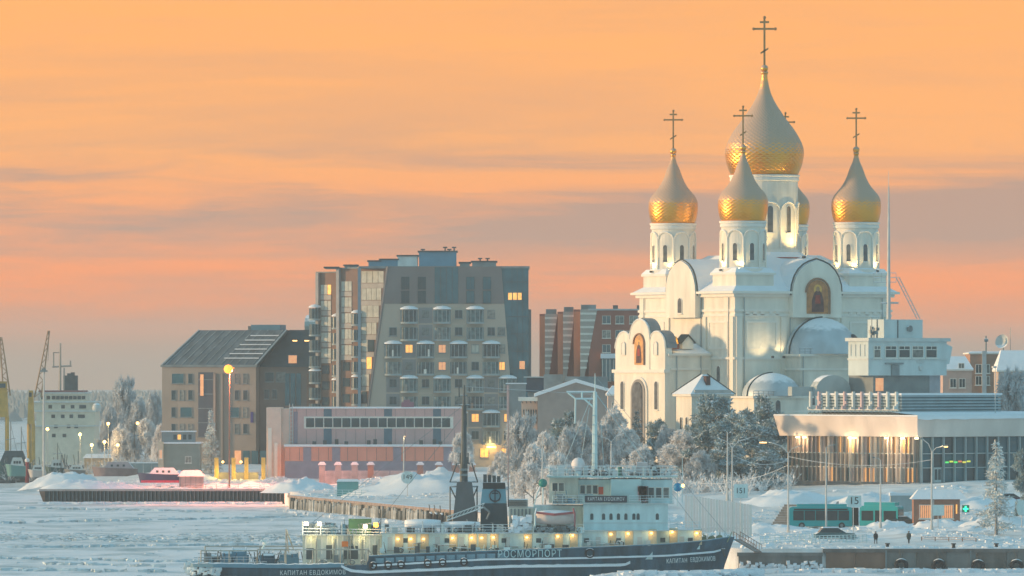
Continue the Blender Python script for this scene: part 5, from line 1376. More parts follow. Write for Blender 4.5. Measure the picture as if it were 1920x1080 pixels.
# dark derrick mast on its tapered foot
dm_ = M['darkmetal']
ms = MB().frust(xs(846), xs(898), -1.8, 1.8, zs(999), xs(856), xs(884), -1.0, 1.0, zs(905)).build('mast_foot', mat('grey_brown_steel', (.10, .11, .12), .6, var=.2, snow=1), ship)
b = MB(); b.cyl((xs(869), 0, zs(945)), (xs(869), 0, zs(858)), .62, .5, 10).cyl((xs(869), 0, zs(858)), (xs(869.5), 0, zs(760)), .42, .32, 10).cyl((xs(869.5), 0, zs(760)), (xs(870), 0, zs(722)), .2, .1, 8); b.build('derrick_mast', dm_, ship)
for zy, w_ in ((905, 27), (914, 27), (870, 12), (760, 10), (742, 7)):
    MB().cyl((xs(869-w_), 0, zs(zy)), (xs(869+w_), 0, zs(zy)), .1, .1, 5).cyl((xs(869), -1.6, zs(zy)), (xs(869), 1.6, zs(zy)), .08, .08, 5).build('yard', dm_, ship)
for (a_, c_) in (((843, 905), (856, 870)), ((895, 905), (884, 870)), ((843, 914), (858, 945)), ((895, 914), (882, 945)), ((843, 914), (843, 975)), ((894, 914), (894, 975)), ((862, 870), (862, 850)), ((877, 870), (877, 850)), ((860, 745), (860, 722)), ((880, 735), (880, 727))):
    MB().cyl((xs(a_[0]), -.6, zs(a_[1])), (xs(c_[0]), -.6, zs(c_[1])), .09, .09, 5).build('stay', dm_, ship)
for zy in (880, 890, 925, 935): MB().box(xs(863), xs(876), -.8, .8, zs(zy+4), zs(zy)).build('mast_band', M['midmetal'], ship)
b = MB(); a_ = Vector((xs(838), -4.2, zs(977))); c_ = Vector((xs(908), -3.0, zs(952)))
for off in ((0, 0, 0), (0, .6, 0), (0, .3, .5)): b.cyl(a_+Vector(off), c_+Vector(off), .09, .09, 5)
for k in range(10): b.cyl(a_.lerp(c_, k/10), a_.lerp(c_, (k+1)/10)+Vector((0, .3, .5)), .05, .05, 4)
b.build('crane_boom', M['offwhite'], ship)
b = MB(); b.tube([(xs(906), -3, zs(952)), (xs(918), -3, zs(962)), (xs(912), -3, zs(975))], .16, 6); b.build('crane_arm', M['midmetal'], ship)
# covered boats, lifeboat, coils
def hullboat(name, px0, px1, y0, y1, yc, w, m, par=ship):
    x0, x1 = xs(px0), xs(px1); za, zb_ = zs(y1), zs(y0); b = MB(); n_ = 12; vs = []
    for k in range(n_+1):
        t_ = k/n_; x = lerp(x0, x1, t_); e = max(.06, (1-abs(2*t_-1)**2.6))
        for (fy, fz) in ((-.35, 0), (-.9, .35), (-1, .6), (-.6, .92), (0, 1.0), (.6, .92), (1, .6), (.9, .35), (.35, 0)):
            vs.append((x, yc+fy*w*e, lerp(za, zb_, .5+(fz-.5)*lerp(.75, 1, e))))
    b.add(vs, [(9*j+i, 9*j+(i+1) % 9, 9*(j+1)+(i+1) % 9, 9*(j+1)+i) for j in range(n_) for i in range(9)] + [tuple(range(9)), tuple(range(9*n_+8, 9*n_-1, -1))])
    return b.build(name, m, par, smooth=True)
hullboat('covered_boat', 758, 826, 974, 991, -5.4, 1.2, M['snow']); hullboat('covered_boat', 832, 900, 978, 991, -5.6, 1.1, M['snow'])
for px in (768, 812, 842, 888): MB().box(xs(px)-.15, xs(px)+.15, -6.3, -4.5, zs(999), zs(988)).build('boat_cradle', M['darkmetal'], ship)
lf = hullboat('lifeboat', 1003, 1079, 957, 984, -6.0, 1.3, mat('lifeboat_white', (.62, .52, .48), .55, snow=1))
b = MB(); b.cyl((xs(1003), -6.9, zs(961)), (xs(1040), -7.32, zs(965)), .16, .18, 6).cyl((xs(1040), -7.32, zs(965)), (xs(1079), -6.9, zs(961)), .18, .16, 6); b.build('red_band', mat('dull_red', (.40, .10, .11), .7), lf)
for px in (1003, 1078):
    MB().tube([(xs(px), -4.6, zs(999)), (xs(px), -6.9, zs(985)), (xs(px), -7.3, zs(965)), (xs(px)+.2*(1 if px < 1040 else -1), -6.5, zs(954))], .13, 6).build('davit', mat('maroon_davit', (.28, .10, .13), .6) if px > 1040 else M['icewhite'], ship)
b = MB(); rr = random.Random(3)
for k in range(26): rock(b, (xs(957)+rr.uniform(0, 2.6), -6+rr.uniform(-.5, .5), zs(999)+rr.uniform(.2, 2.0)), (.5, .5, .45), rr)
b.build('snowy_tarpaulin', M['snow'], ship)
b = MB()
for k in range(18):
    px = rr.uniform(1008, 1075); rock(b, (xs(px), -6.2+rr.uniform(-.4, .4), zs(999)+rr.uniform(.1, .8)), (.4, .4, .3), rr)
b.build('deck_gear', M['midmetal'], ship)
# bridge top: radomes, mast with square yard, searchlights
MB().ball((xs(1085), -1.5, zs(872)), .95, 16, 1.0).build('radome', mat('radome_white', (.70, .66, .66), .6), ship, smooth=True)
MB().cyl((xs(1085), -1.5, zs(893)), (xs(1085), -1.5, zs(884)), .35, .5, 8).build('radome_pedestal', m_ship, ship)
MB().box(xs(1195), xs(1216), -2, 1, zs(893), zs(868)).build('chart_locker', mat('pale_pink_paint', (.60, .52, .50), .6, snow=1), ship)
MB().cyl((xs(1163), -3, zs(893)), (xs(1163), -3, zs(876)), .3, .3, 8).build('compass_post', mat('dark_green_paint', (.01, .16, .13), .5), ship)
mm_ = M['icewhite']
b = MB(); b.cyl((xs(1116), 0, zs(896)), (xs(1117), 0, zs(735)), .42, .28, 8); b.cyl((xs(1117), 0, zs(735)), (xs(1117), 0, zs(700)), .1, .05, 6); b.build('signal_mast', mm_, ship)
b = MB()
for (a_, c_) in (((1063, 735), (1118, 735)), ((1080, 748), (1116, 748)), ((1066, 737), (1080, 748)), ((1092, 735), (1092, 748)), ((1096, 748), (1115, 765)), ((1080, 748), (1079, 795))):
    b.cyl((xs(a_[0]), 0, zs(a_[1])), (xs(c_[0]), 0, zs(c_[1])), .13, .13, 5)
b.build('mast_yard', mm_, ship)
b = MB()
for (a_, c_) in (((1106, 765), (1088, 880)), ((1128, 790), (1134, 880)), ((1112, 740), (1050, 893)), ((1120, 740), (1230, 893))): b.cyl((xs(a_[0]), 0, zs(a_[1])), (xs(c_[0]), 0, zs(c_[1])), .035, .035, 4)
b.build('mast_stay', mm_, ship)
for k in range(6): MB().box(xs(1112), xs(1121), -.5, .5, zs(780+k*18), zs(778.5+k*18)).build('mast_step', mm_, ship)
rr = random.Random(8)
for px, hh in ((1036, 17), (1050, 20), (1064, 14), (1100, 22), (1135, 18), (1150, 14), (1178, 16), (1190, 22), (1228, 20), (1246, 14), (1260, 17)):
    b = MB(); b.cyl((xs(px), -2+rr.uniform(-1, 1), zs(893)), (xs(px), -2, zs(893-hh)), .07, .05, 5); b.box(xs(px)-.3, xs(px)+.3, -2.3, -1.8, zs(893-hh*.6), zs(893-hh*.6)+.35); b.build('antenna', M['offwhite'], ship)
def buoy(px, y, c, nm): MB().ball((xs(px), -6.4, zs(y)), .6, 12).build(nm, mat(nm+'_paint', c, .5, var=.1), ship, smooth=True)
buoy(1018, 906, (.0, .20, .17), 'teal_canvas_lamp'); buoy(1271, 914, (.0, .20, .42), 'blue_canvas_lamp')
MB().cyl((xs(1018), -6.4, zs(944)), (xs(1018), -6.4, zs(910)), .07, .07, 5).cyl((xs(1271), -6.4, zs(950)), (xs(1271), -6.4, zs(918)), .07, .07, 5).build('lamp_stand', mm_, ship)
MB().ball((xs(1281), -6.2, zs(911)), .25, 8).build('side_lamp', M['bulb'], ship); point(ship, (xs(1281), -6.8, zs(911)), 15)
b = MB(); b.tube([(xs(1000), -5, zs(952)), (xs(1008), -5, zs(925)), (xs(1014), -5, zs(912))], .08, 5); b.build('searchlight_bracket', mm_, ship)
MB().cyl((xs(953), 2, zs(953)), (xs(953), 2, zs(722)), .1, .06, 6).build('flag_pole', mat('reddish_pole', (.35, .25, .25), .6), ship)
MB().cyl((xs(1281), -3, zs(944)), (xs(1281), -3, zs(860)), .05, .04, 5).build('whip_antenna', mm_, ship)
# bow gear
b = MB()
for k in range(24):
    px = rr.uniform(1316, 1368); x = xs(px); z = interp(SH, x); b.cyl((x, rr.uniform(-1.5, 1), z-.6), (x+rr.uniform(-.5, .9), rr.uniform(-1.5, 1), z+rr.uniform(.2, .9)), .08, .06, 5)
for px in (1322, 1338, 1352): b.cyl((xs(px), -1.6, interp(SH, xs(px))+.1), (xs(px), 1.2, interp(SH, xs(px))+.1), .45, .45, 10)
b.build('bow_winch', mat('frosty_olive_steel', (.24, .26, .16), .7, var=.3, snow=1), ship)
an = MB(); an.cyl((xs(1356), -hbz(72, 4)-.6, zs(1031)), (xs(1362), -hbz(72.5, 4)-.5, zs(1046)), .16, .12, 6).box(xs(1354), xs(1363), -hbz(72, 4)-.8, -hbz(72, 4)-.4, zs(1035), zs(1031)); an.build('anchor', M['darkmetal'], hull)
# stern gear: guard frames, winches, bollards
zd = zs(1060)
m_gal = mat('weathered_guard_pipe', (.38, .37, .32), .6, .2, var=.3, snow=1)
for (pxa, pxb, y, yy) in ((376, 482, 1033, -6.6), (482, 690, 1031, -6.6), (376, 690, 1029, 6.4)):
    b = MB(); b.cyl((xs(pxa), yy, zs(y)), (xs(pxb), yy, zs(y)), .1, .1, 6)
    n_ = max(2, int((pxb-pxa)/52))
    for k in range(n_+1): px = lerp(pxa, pxb, k/n_); b.cyl((xs(px), yy, zd), (xs(px), yy, zs(y)), .1, .1, 6)
    b.build('guard_frame', m_gal, ship)
b = MB(); b.cyl((xs(690), -6.6, zs(1031)), (xs(704), -6.6, zs(1048)), .1, .1, 6); b.build('guard_frame', m_gal, ship)
srail((372, 480), -7.2, zd, 1.1, mm=m_gal, post=.8)
for px, w_, h_, c in ((395, 2.2, 1.2, 'darkmetal'), (425, 1.5, 1.6, 'blue'), (446, 2.0, 1.9, 'blue'), (500, 1.9, 1.3, 'navy'), (540, 2.6, 1.6, 'blue'), (590, 2.4, 1.5, 'midmetal'), (622, 2.6, 1.2, 'navy'), (668, 2.4, 1.5, 'darkmetal')):
    b = MB(); b.box(xs(px)-w_/2, xs(px)+w_/2, -4, -2, zd, zd+h_*.6); b.cyl((xs(px)-w_*.4, -3, zd+h_*.7), (xs(px)+w_*.4, -3, zd+h_*.7), h_*.42, h_*.42, 12)
    for s2 in (-.45, .45): b.cyl((xs(px)+w_*s2-.08, -3, zd+h_*.7), (xs(px)+w_*s2+.08, -3, zd+h_*.7), h_*.55, h_*.55, 12)
    b.build('deck_winch', M[c], ship)
b = MB()
for k in range(60):
    px = rr.uniform(380, 690); b.cyl((xs(px), rr.uniform(-6, 3), zd), (xs(px)+rr.uniform(-1, 1), rr.uniform(-6, 3), zd+rr.uniform(.6, 1.9)), .06, .06, 4)
b.build('deck_stanchions', M['darkmetal'], ship)['kind'] = 'stuff'
for px, yt in ((535, 993), (651, 992)):
    MB().cyl((xs(px), -5, zd), (xs(px), -5, zs(yt)), .1, .07, 6).cyl((xs(px), -5, zs(yt)), (xs(px+14), -5, zs(1031)), .12, .1, 6).cyl((xs(px), -5, zs(yt+2)), (xs(px+7), -2.6, zd), .07, .07, 5).build('stern_derrick', m_gal, ship)
b = MB(); b.tube([(xs(490), -5, zs(1031)), (xs(497), -5, zs(1018)), (xs(491), -5, zs(1014)), (xs(487), -5, zs(1017))], .16, 6); b.build('gooseneck_vent', M['icewhite'], ship)
b = MB()
for k in range(70):
    x = rr.uniform(0, 5); rock(b, (x, -hbz(x, 1.5)-.1, rr.uniform(.6, 2.0)), (.35, .3, .3), rr)
b.build('stern_ice', m_ice, ship)['kind'] = 'stuff'

# frozen clutter on the boat deck and on the winch house: boxes, pipes, coils and rails
def clutter(name, px0, px1, y0, y1, z, n_, hmax, m, seed):
    r_ = random.Random(seed); b = MB()
    for k in range(n_):
        x = xs(r_.uniform(px0, px1)); y = r_.uniform(y0, y1); t_ = r_.random(); h = r_.uniform(.2, hmax)
        if t_ < .4: w_, d_ = r_.uniform(.1, .5), r_.uniform(.1, .4); b.box(x-w_, x+w_, y-d_, y+d_, z, z+h)
        elif t_ < .75: b.cyl((x, y, z), (x+r_.uniform(-.3, .3), y, z+h*1.3), .06, .05, 5)
        elif t_ < .9: b.cyl((x-r_.uniform(.3, 1.6), y, z+h), (x+r_.uniform(.3, 1.6), y, z+h*r_.uniform(.7, 1.2)), .06, .06, 5)
        else: b.ring((x, y, z+.35), .3, .09, 'y', 10, 5)
    o = b.build(name, m, ship); o['kind'] = 'stuff'
for i, (px0, px1, y0, y1, z, n_, hm) in enumerate(((720, 1000, -7, -2, zs(999), 60, 1.5), (566, 716, -4.6, 2, zs(1004), 60, 1.7), (1000, 1094, -7, -4, zs(999), 24, 1.2), (1034, 1264, -5, 3, zs(893), 60, 1.5), (1040, 1094, -6, -3.5, zs(944), 14, 1.4), (716, 1092, -7.6, -6.8, zs(1037), 50, 1.3), (1096, 1220, -7.0, -6.4, zs(1024), 10, .8), (380, 690, -6.4, 4, zd, 90, 1.6))):
    clutter('deck_clutter', px0, px1, y0, y1, z, n_, hm, [M['offwhite'], M['midmetal'], M['darkmetal']][i % 3], 40+i)
    clutter('deck_clutter', px0, px1, y0, y1, z, n_//2, hm, [M['darkmetal'], M['blue'], M['icewhite']][i % 3], 60+i)
# hanging tyres along the bulwark
for k, px in enumerate((700, 728, 752, 802, 830, 870)):
    x = xs(px); z = interp(SH, x)-1.3; MB().ring((0, 0, 0), .42, .16, 'y', 14, 6).build('fender_tyre', M['rubber'], hull, loc=(x, -hbz(x, z)-.2, z))
# wires from mast to mast
b = MB()
for (a_, c_) in (((870, 725), (1112, 740)), ((870, 760), (953, 760)), ((869, 780), (700, 990)), ((869, 760), (560, 1000)), ((1117, 735), (1310, 990)), ((1117, 705), (1366, 1005))):
    b.cyl((xs(a_[0]), 0, zs(a_[1])), (xs(c_[0]), 0, zs(c_[1])), .03, .03, 3)
b.build('rigging_wires', M['midmetal'], ship)
# ------------------------------------------------------------------ left side: apartment block
m_beige = mat('beige_grey_cladding', (.47, .39, .32), .85, var=.08, vs=.15, streak=.2)
m_dgrey = mat('slate_violet_cladding', (.21, .185, .18), .8, var=.1, vs=.2)
m_brownc = mat('brown_cladding', (.24, .145, .11), .85, var=.15, vs=.4)
AD = 1665; ab_ = 5.2; AX = PX(726, AD)
apt = thing('apartment_block', 'tall grey apartment block with slanted glass wedges and rounded glazed balconies', 'building', (AX, AD, ab_), 0)
def xa(px): return PX(px, AD) - AX
def za(y): return PZ(y, AD) - ab_
# glazed core shown by the wedges, then the cladding standing proud of it
core = MB().box(xa(727), xa(991), .5, 30, 0, za(503)).build('glazed_core', M['glassteal'], apt)
MB().prism([(xa(726), za(500)), (xa(940), za(500)), (xa(945.6), za(569.5)), (xa(716), za(569.5))], 'y', -.1, .45).build('upper_cladding', m_dgrey, apt)
MB().prism([(xa(716), za(569.5)), (xa(945.6), za(569.5)), (xa(968), za(850)), (xa(968), za(890)), (xa(672), za(890))], 'y', 0, .45).build('lower_cladding', m_beige, apt)
b = MB()
b.cyl((xa(727), -.05, za(500)), (xa(673), -.05, za(885)), .35, .35, 5); b.build('slant_edge', m_dgrey, apt)
MB().box(xa(672), xa(993), .2, 30.3, za(503), za(499)).build('parapet', M['midmetal'], apt)
MB().box(xa(990), xa(996), 2, 29, 0, za(580)).build('side_wing', mat('side_glass_grey', (.12, .15, .16), .5), apt)
# central dark glass strip
MB().box(xa(815), xa(859), -.2, -.1, za(569), za(501)).build('glass_strip', M['glassteal'], apt)
for x in (826, 837, 848): MB().box(xa(x)-.06, xa(x)+.06, -.3, -.2, za(569), za(501)).build('mullion', M['darkmetal'], apt)
for x in (760, 791, 882, 913):
    for y1, y0 in ((568, 545), (543, 519)):
        window(apt, xa(x), -.12, za(y1), 1.9, za(y0)-za(y1), 0, pane='glassteal' if x > 860 else 'glass', frame='darkmetal', mull=1, sill=y1 > 560)
# left glass wedge, turned towards the sunset like a saw tooth, its reflected glow put into the pale panes
rn = random.Random(31)
TH = R(-30); CT = cos(TH)
m_spd = mat('pale_spandrel', (.42, .38, .34), .7)
kp_ = AD/FPX
def tooth(px_r, yfront, px_l, ytop, name='glass_wedge'):
    """a box whose front looks to the left; local x runs from -L to 0 along the turned front"""
    L_ = (px_r - px_l)*kp_/CT
    o = MB().box(-L_, 0, .02, 14, 0, za(ytop)).build(name, m_brownc, apt, loc=(xa(px_r), yfront, 0), rz=TH)
    return o, L_
wd, Lw_ = tooth(727, .46, 676, 501)
def lx_(px, px_r): return (px - px_r)*kp_/CT
for r_ in range(11):
    y1 = 530 + r_*32.3; y0 = y1 - 22
    xl = 677; xr = 726 - (y1-500)*.142 - 2
    n_ = max(1, int((xr-xl)/9)); w_ = (xr-xl)/n_
    for k in range(n_):
        lit_ = (r_ == 5 and k == n_-1)
        MB().box(lx_(xl+k*w_, 727)+.05, lx_(xl+(k+1)*w_, 727)-.05, -.08, .0, za(y1), za(y0)).build('window_pane', M['lit'] if lit_ else M['glasspale'] if rn.random() < .88 else M['glass'], wd)
    MB().box(lx_(xl, 727), lx_(xr, 727), -.12, 0, za(y1+10), za(y1+1)).build('spandrel', m_spd, wd)
MB().box(xa(671), xa(676.5), -.4, .6, 0, za(503)).build('corner_fin', mat('blue_grey_fin', (.22, .29, .34), .6), apt)
# right glass wedge
for r_ in range(11):
    y1 = 528 + r_*32.5; xl = 941 + (y1-500)*.094 + 4; xr = 990
    MB().box(xa(xl), xa(xr), .42, .5, za(y1+1.2), za(y1)).build('glass_transom', M['darkmetal'], apt)
    if r_ == 1: 
        for k in range(3): MB().box(xa(952+k*9)+.1, xa(960+k*9), .4, .49, za(562), za(549)).build('window_pane', M['lit'], apt)
    if r_ == 5: MB().box(xa(974), xa(984), .4, .49, za(692), za(677)).build('window_pane', M['litdim'], apt)
for x in (960, 970, 980): MB().box(xa(x)-.04, xa(x)+.04, .42, .5, za(850), za(503)).build('mullion', M['darkmetal'], apt)
# rounded glazed balconies in staggered pairs, and the windows between them
fl_h = 32.4
cols = [737, 767, 798, 829, 860, 891, 921, 952]
Rb = 16*AD/FPX
bal_b = MB(); bal_b.lathe([(Rb*.98, .45), (Rb*.98, 3.1)], 14, a0=PI, a1=2*PI); bal_b.v = [(x, y*.55, z) for x, y, z in bal_b.v]
bal_m = bal_b.mesh('balcony_glass', mat('balcony_glass', (.045, .08, .09), .2, var=.5, vs=.7, spec=.6), fix=False)
slab = MB(); 
for (z0, z1, rr_) in ((0, .42, 1.04),):
    slab.lathe([(.01, z0), (Rb*rr_, z0), (Rb*rr_, z1), (.01, z1)], 14, a0=PI, a1=2*PI)
slab.v = [(x, y*.55, z) for x, y, z in slab.v]
slab_m = slab.mesh('slab', mat('grey_teal_slab', (.30, .36, .37), .75, snow=1))
mu = MB()
for k in range(7):
    a = PI + PI*k/6; mu.box(Rb*cos(a)-.05, Rb*cos(a)+.05, Rb*.56*sin(a)-.05, Rb*.56*sin(a)+.05, .42, 3.1)
mu_m = mu.mesh('frame', mat('pale_balcony_frame', (.42, .46, .46), .6))
capb = MB(); capb.lathe([(Rb*1.08, 3.3), (Rb*1.05, 3.6), (Rb*.6, 4.0), (.01, 4.15)], 14, a0=PI, a1=2*PI); capb.v = [(x, y*.55, z) for x, y, z in capb.v]; cap_m = capb.mesh('snow_cap', M['snow'])
m_rb2 = mat('brown_curtain', (.28, .18, .13), .8)
rnb = random.Random(5)
balv = [bal_m]
for k_b, c_b in enumerate(((.07, .12, .13), (.03, .05, .06), (.12, .15, .15))):
    me_ = bal_m.copy(); me_.materials[0] = mat('balcony_glass_%d' % k_b, c_b, .2, var=.6, vs=1.1, spec=.6); balv.append(me_)
def balcony(cpx, row, cap):
    z = za(607 + row*fl_h)
    o = link('balcony', balv[rnb.randrange(4)], apt, (xa(cpx), 0, z)); link('slab', slab_m, o); link('frame', mu_m, o)
    if rnb.random() < .7:
        cl_ = MB(); hh_ = rnb.uniform(.5, 1.7); xx_ = rnb.uniform(-1.0, .6); cl_.box(xx_, xx_+rnb.uniform(.2, .7), -Rb*.6, -Rb*.5, .45, .45+hh_); cl_.build('curtain', rnb.choice((M['glasspale'], M['glass3'], m_rb2, M['trim'])), o)
    if cap: link('snow_cap', cap_m, o)
pattern = {767: [(0, 1), (5, 6), (7, 8)], 829: [(0, 1), (5, 6)], 891: [(0, 1), (5, 6), (7, 8)], 737: [(2, 3)], 798: [(2, 3), (6, 7)], 860: [(2, 3), (6, 7)], 921: [(2, 3), (7, 8)], 952: [(4, 5)]}
pattern = {767: [0, 1, 4, 5], 829: [0, 1, 4, 5], 891: [0, 1, 4, 5], 737: [2, 3], 798: [2, 3, 6, 7], 860: [2, 3, 6, 7], 921: [2, 3, 6, 7], 952: [4, 5]}
occ = set()
for c, rs in pattern.items():
    for r_ in rs: balcony(c, r_, (r_ in (0, 2, 4, 6))); occ.add((c, r_))
lits = {(767, 2): 'lit', (829, 2): 'litdim', (829, 3): 'litdim', (952, 3): 'lit', (891, 2): 'glasspale', (891, 6): 'lit', (952, 6): 'lit', (737, 3): 'litdim'}
for c in cols:
    for r_ in range(8):
        if (c, r_) in occ: continue
        if c == 737 and r_ == 0 or c == 952 and r_ == 0: continue
        y1 = 597 + r_*fl_h
        window(apt, xa(c if c < 950 or r_ > 4 else 940), -.04, za(y1), 1.75, 1.95, 0, pane=lits.get((c, r_), 'glass'), frame='midmetal', mull=1)
window(apt, xa(737), -.02, za(630), 1.75, 1.95, 0, pane='glass', frame='midmetal')
# darker cladding panels in the checkered facade
pnl = MB().box(-1.55, 1.55, -.035, .01, 0, 3.6).mesh('cladding_panel', mat('grey_cladding_panel', (.25, .245, .245), .8, var=.1)); pnl2 = MB().box(-1.55, 1.55, -.03, .01, 0, 3.6).mesh('cladding_panel', mat('sand_cladding_panel', (.42, .36, .29), .8, var=.1))
for c in cols:
    for r_ in range(8):
        if (c, r_) in occ: continue
        k_p = ((c//31) + r_//2) % 3
        if k_p < 2 and 740 - r_*2 < c < 940: link('cladding_panel', pnl if k_p else pnl2, apt, (xa(c), 0, za(606 + r_*fl_h)))
# lit entrance at the right foot
for px, w_ in ((908, 2.0), (946, 1.5)): window(apt, xa(px), -.02, za(858), w_, 2.2, 0, pane='lit', frame='midmetal')
point(apt, (xa(920), -2.0, za(838)), 420, (1, .6, .15)); MB().box(xa(912), xa(930), -.5, 0, za(840), za(836)).build('entrance_lamp', M['bulb'], apt)
# sawtooth bays on the left flank
for i, (x0, x1, yt, yy) in enumerate(((632, 673, 503, 4.5), (592, 635, 510, 10))):
    bay_, Lb_ = tooth(x1, yy, x0, yt, 'flank_bay')
    MB().box(-Lb_-.2, .1, -.3, 14, za(yt), za(yt-2)).build('parapet', M['midmetal'], bay_)
    MB().box(-Lb_, -Lb_+.75, -.8, 0, 0, za(yt)).build('corner_fin', mat('grey_fin_%d' % i, (.34, .34, .34), .7), bay_)
    for r_ in range(8):
        y1 = 545 + r_*30 + i*6
        if r_ < 5:
            for k in range(3):
                MB().box(-Lb_+1.0+k*.95, -Lb_+1.85+k*.95, -.1, 0, za(y1), za(y1-18)).build('window_pane', M['lit'] if (i == 1 and r_ == 0 and k == 2) else M['glasspale'], bay_)
            MB().box(-Lb_+.9, -Lb_+3.8, -.12, 0, za(y1+10), za(y1+1)).build('spandrel', m_spd, bay_)
        else: MB().box(-Lb_+1.4, -Lb_+3.2, -.1, 0, za(y1), za(y1-16)).build('window_pane', M['glass'], bay_)
        if 2 <= r_ < 8:
            o = link('balcony', bal_m, apt, (xa(x1-5), yy-.2, za(y1+6))); o.scale = (.6, 1, .9); link('slab', slab_m, o); link('frame', mu_m, o)
            if r_ in (2, 6): link('snow_cap', cap_m, o)
for r_ in range(7):
    y1 = 600 + r_*30; o = link('balcony', bal_m, apt, (xa(588), 12.5, za(y1))); o.scale = (.7, 1, .9); link('slab', slab_m, o); link('frame', mu_m, o)
    if r_ in (0, 4): link('snow_cap', cap_m, o)
MB().box(xa(572), xa(592), 13, 30, 0, za(700)).build('flank_bay', m_brownc, apt)
# roof plant
for (x0, x1, y0, c) in ((608, 632, 502, 'midmetal'), (645, 668, 498, 'midmetal'), (690, 712, 490, 'blue'), (712, 745, 487, 'blue'), (745, 782, 480, 'offwhite'), (785, 855, 472, 'blue'), (862, 880, 493, 'midmetal'), (885, 930, 491, 'midmetal')):
    b = MB(); b.box(xa(x0), xa(x1), 6, 16, za(503), za(y0)); o = b.build('roof_house', M[c], apt)
    MB().box(xa(x0)-.3, xa(x1)+.3, 5.7, 16.3, za(y0), za(y0)+.35).build('house_cap', M['darkmetal'], o)
b = MB()
for (px, y) in ((834, 464), (842, 468), (851, 464), (792, 468), (900, 485), (914, 485)): b.cyl((xa(px), 8, za(492)), (xa(px), 8, za(y)), .22, .18, 6).box(xa(px)-.5, xa(px)+.5, 7.6, 8.4, za(y), za(y)+.3)
b.build('roof_vents', M['darkmetal'], apt)['kind'] = 'stuff'

# ------------------------------------------------------------------ ochre office building with the dark mansard roof
OD = 1715; ob_ = 5.0
off = thing('ochre_office', 'ochre office building with dark glazed mansard roof on the left', 'building', (PX(480, OD), OD, ob_), R(28))
ko = OD/FPX
def zo(y): return PZ(y, OD+6) - ob_
wl = 180*ko/sin(R(28)) * 0  # unused
cl, sl = cos(R(28)), sin(R(28))
# left face runs along -x from the near corner; the camera sees it nearly flat on
off.rotation_euler = (0, 0, R(-12)); cl, sl = cos(R(12)), sin(R(12))
Lw = 178*ko/cl; Rw = 110*ko
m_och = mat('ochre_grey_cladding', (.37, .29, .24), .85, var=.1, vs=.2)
zE = zo(688); zR = zo(619)
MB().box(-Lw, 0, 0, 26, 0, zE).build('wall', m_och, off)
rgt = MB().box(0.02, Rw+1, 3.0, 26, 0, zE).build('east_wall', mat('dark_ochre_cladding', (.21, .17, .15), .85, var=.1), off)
MB().box(-Lw-.3, .3, -.35, 26.3, zE, zE+.5).build('eave', M['midmetal'], off)
slp = 62*ko
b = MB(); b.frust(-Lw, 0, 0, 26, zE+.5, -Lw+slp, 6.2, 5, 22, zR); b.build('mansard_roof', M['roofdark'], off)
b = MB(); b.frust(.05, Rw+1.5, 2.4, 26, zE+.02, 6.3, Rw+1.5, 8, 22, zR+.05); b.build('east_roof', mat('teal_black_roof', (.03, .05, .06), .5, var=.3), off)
b = MB()
for k in range(12): 
    t_ = (k+.5)/12; b.cyl((-Lw+Lw*t_, .05-.1, zE+.55), (lerp(-Lw+slp, 6.2, t_), 4.95, zR), .07, .07, 4)
b.build('roof_seams', M['midmetal'], off)
# snow bands lying in stripes on the right part of the roof
for k in range(6):
    t_ = .18+.13*k; yb_ = 5*t_; zz = lerp(zE+.5, zR, t_)
    xr_ = lerp(0, 6.2, t_); MB().box(xr_-9+k*.3, xr_-.6, yb_-.3, yb_-.05, zz, zz+.22).build('snow_band', M['snow'], off)
b = MB(); b.cyl((0, -.3, zE+.5), (6.2, 4.9, zR+.1), .2, .2, 5).cyl((-Lw, -.3, zE+.5), (-Lw+slp, 4.9, zR+.1), .18, .18, 5); b.build('hip_ridge', M['pole'], off)
MB().box(-3.5, 3.6, 9, 15, zR, zR+1.3).build('roof_house', M['blue'], off); MB().box(-4.2, -3.6, 9, 15, zR, zR+1.0).build('roof_house', M['midmetal'], off)
b = MB(); b.cyl((9.5, 12, zR+1.0), (15.5, 12, zR+1.0), 2.6, 2.6, 16); b.build('barrel_rooflight', mat('pale_blue_metal', (.20, .34, .40), .4, .3, snow=1), off)
for (x, y1) in [(x, y1) for y1 in (718, 749, 781, 812) for x in (-19.4, -16.0, -12.8, -3.3, .2-3.3+3.5)]: pass
for r_, y1 in enumerate((719, 750, 782, 813)):
    for px, w_ in ((((332, 2.9), (356, 1.1)), ((324, 1.1), (340, 1.1), (356, 1.1)), ((324, 1.1), (348, 2.9)), ((324, 1.1), (340, 1.1), (356, 1.1)))[r_]) + ((((444, 1.1), (460, 1.1)), ((444, 1.1), (460, 1.1)), ((440, 2.2), (460, 1.1)), ((444, 1.1), (460, 1.1)))[r_]):
        window(off, (px-480)*ko/cl, -.02, zo(y1), w_, 2.35, 0, pane='glassteal' if w_ > 2 else 'glass', frame='midmetal', mull=0)
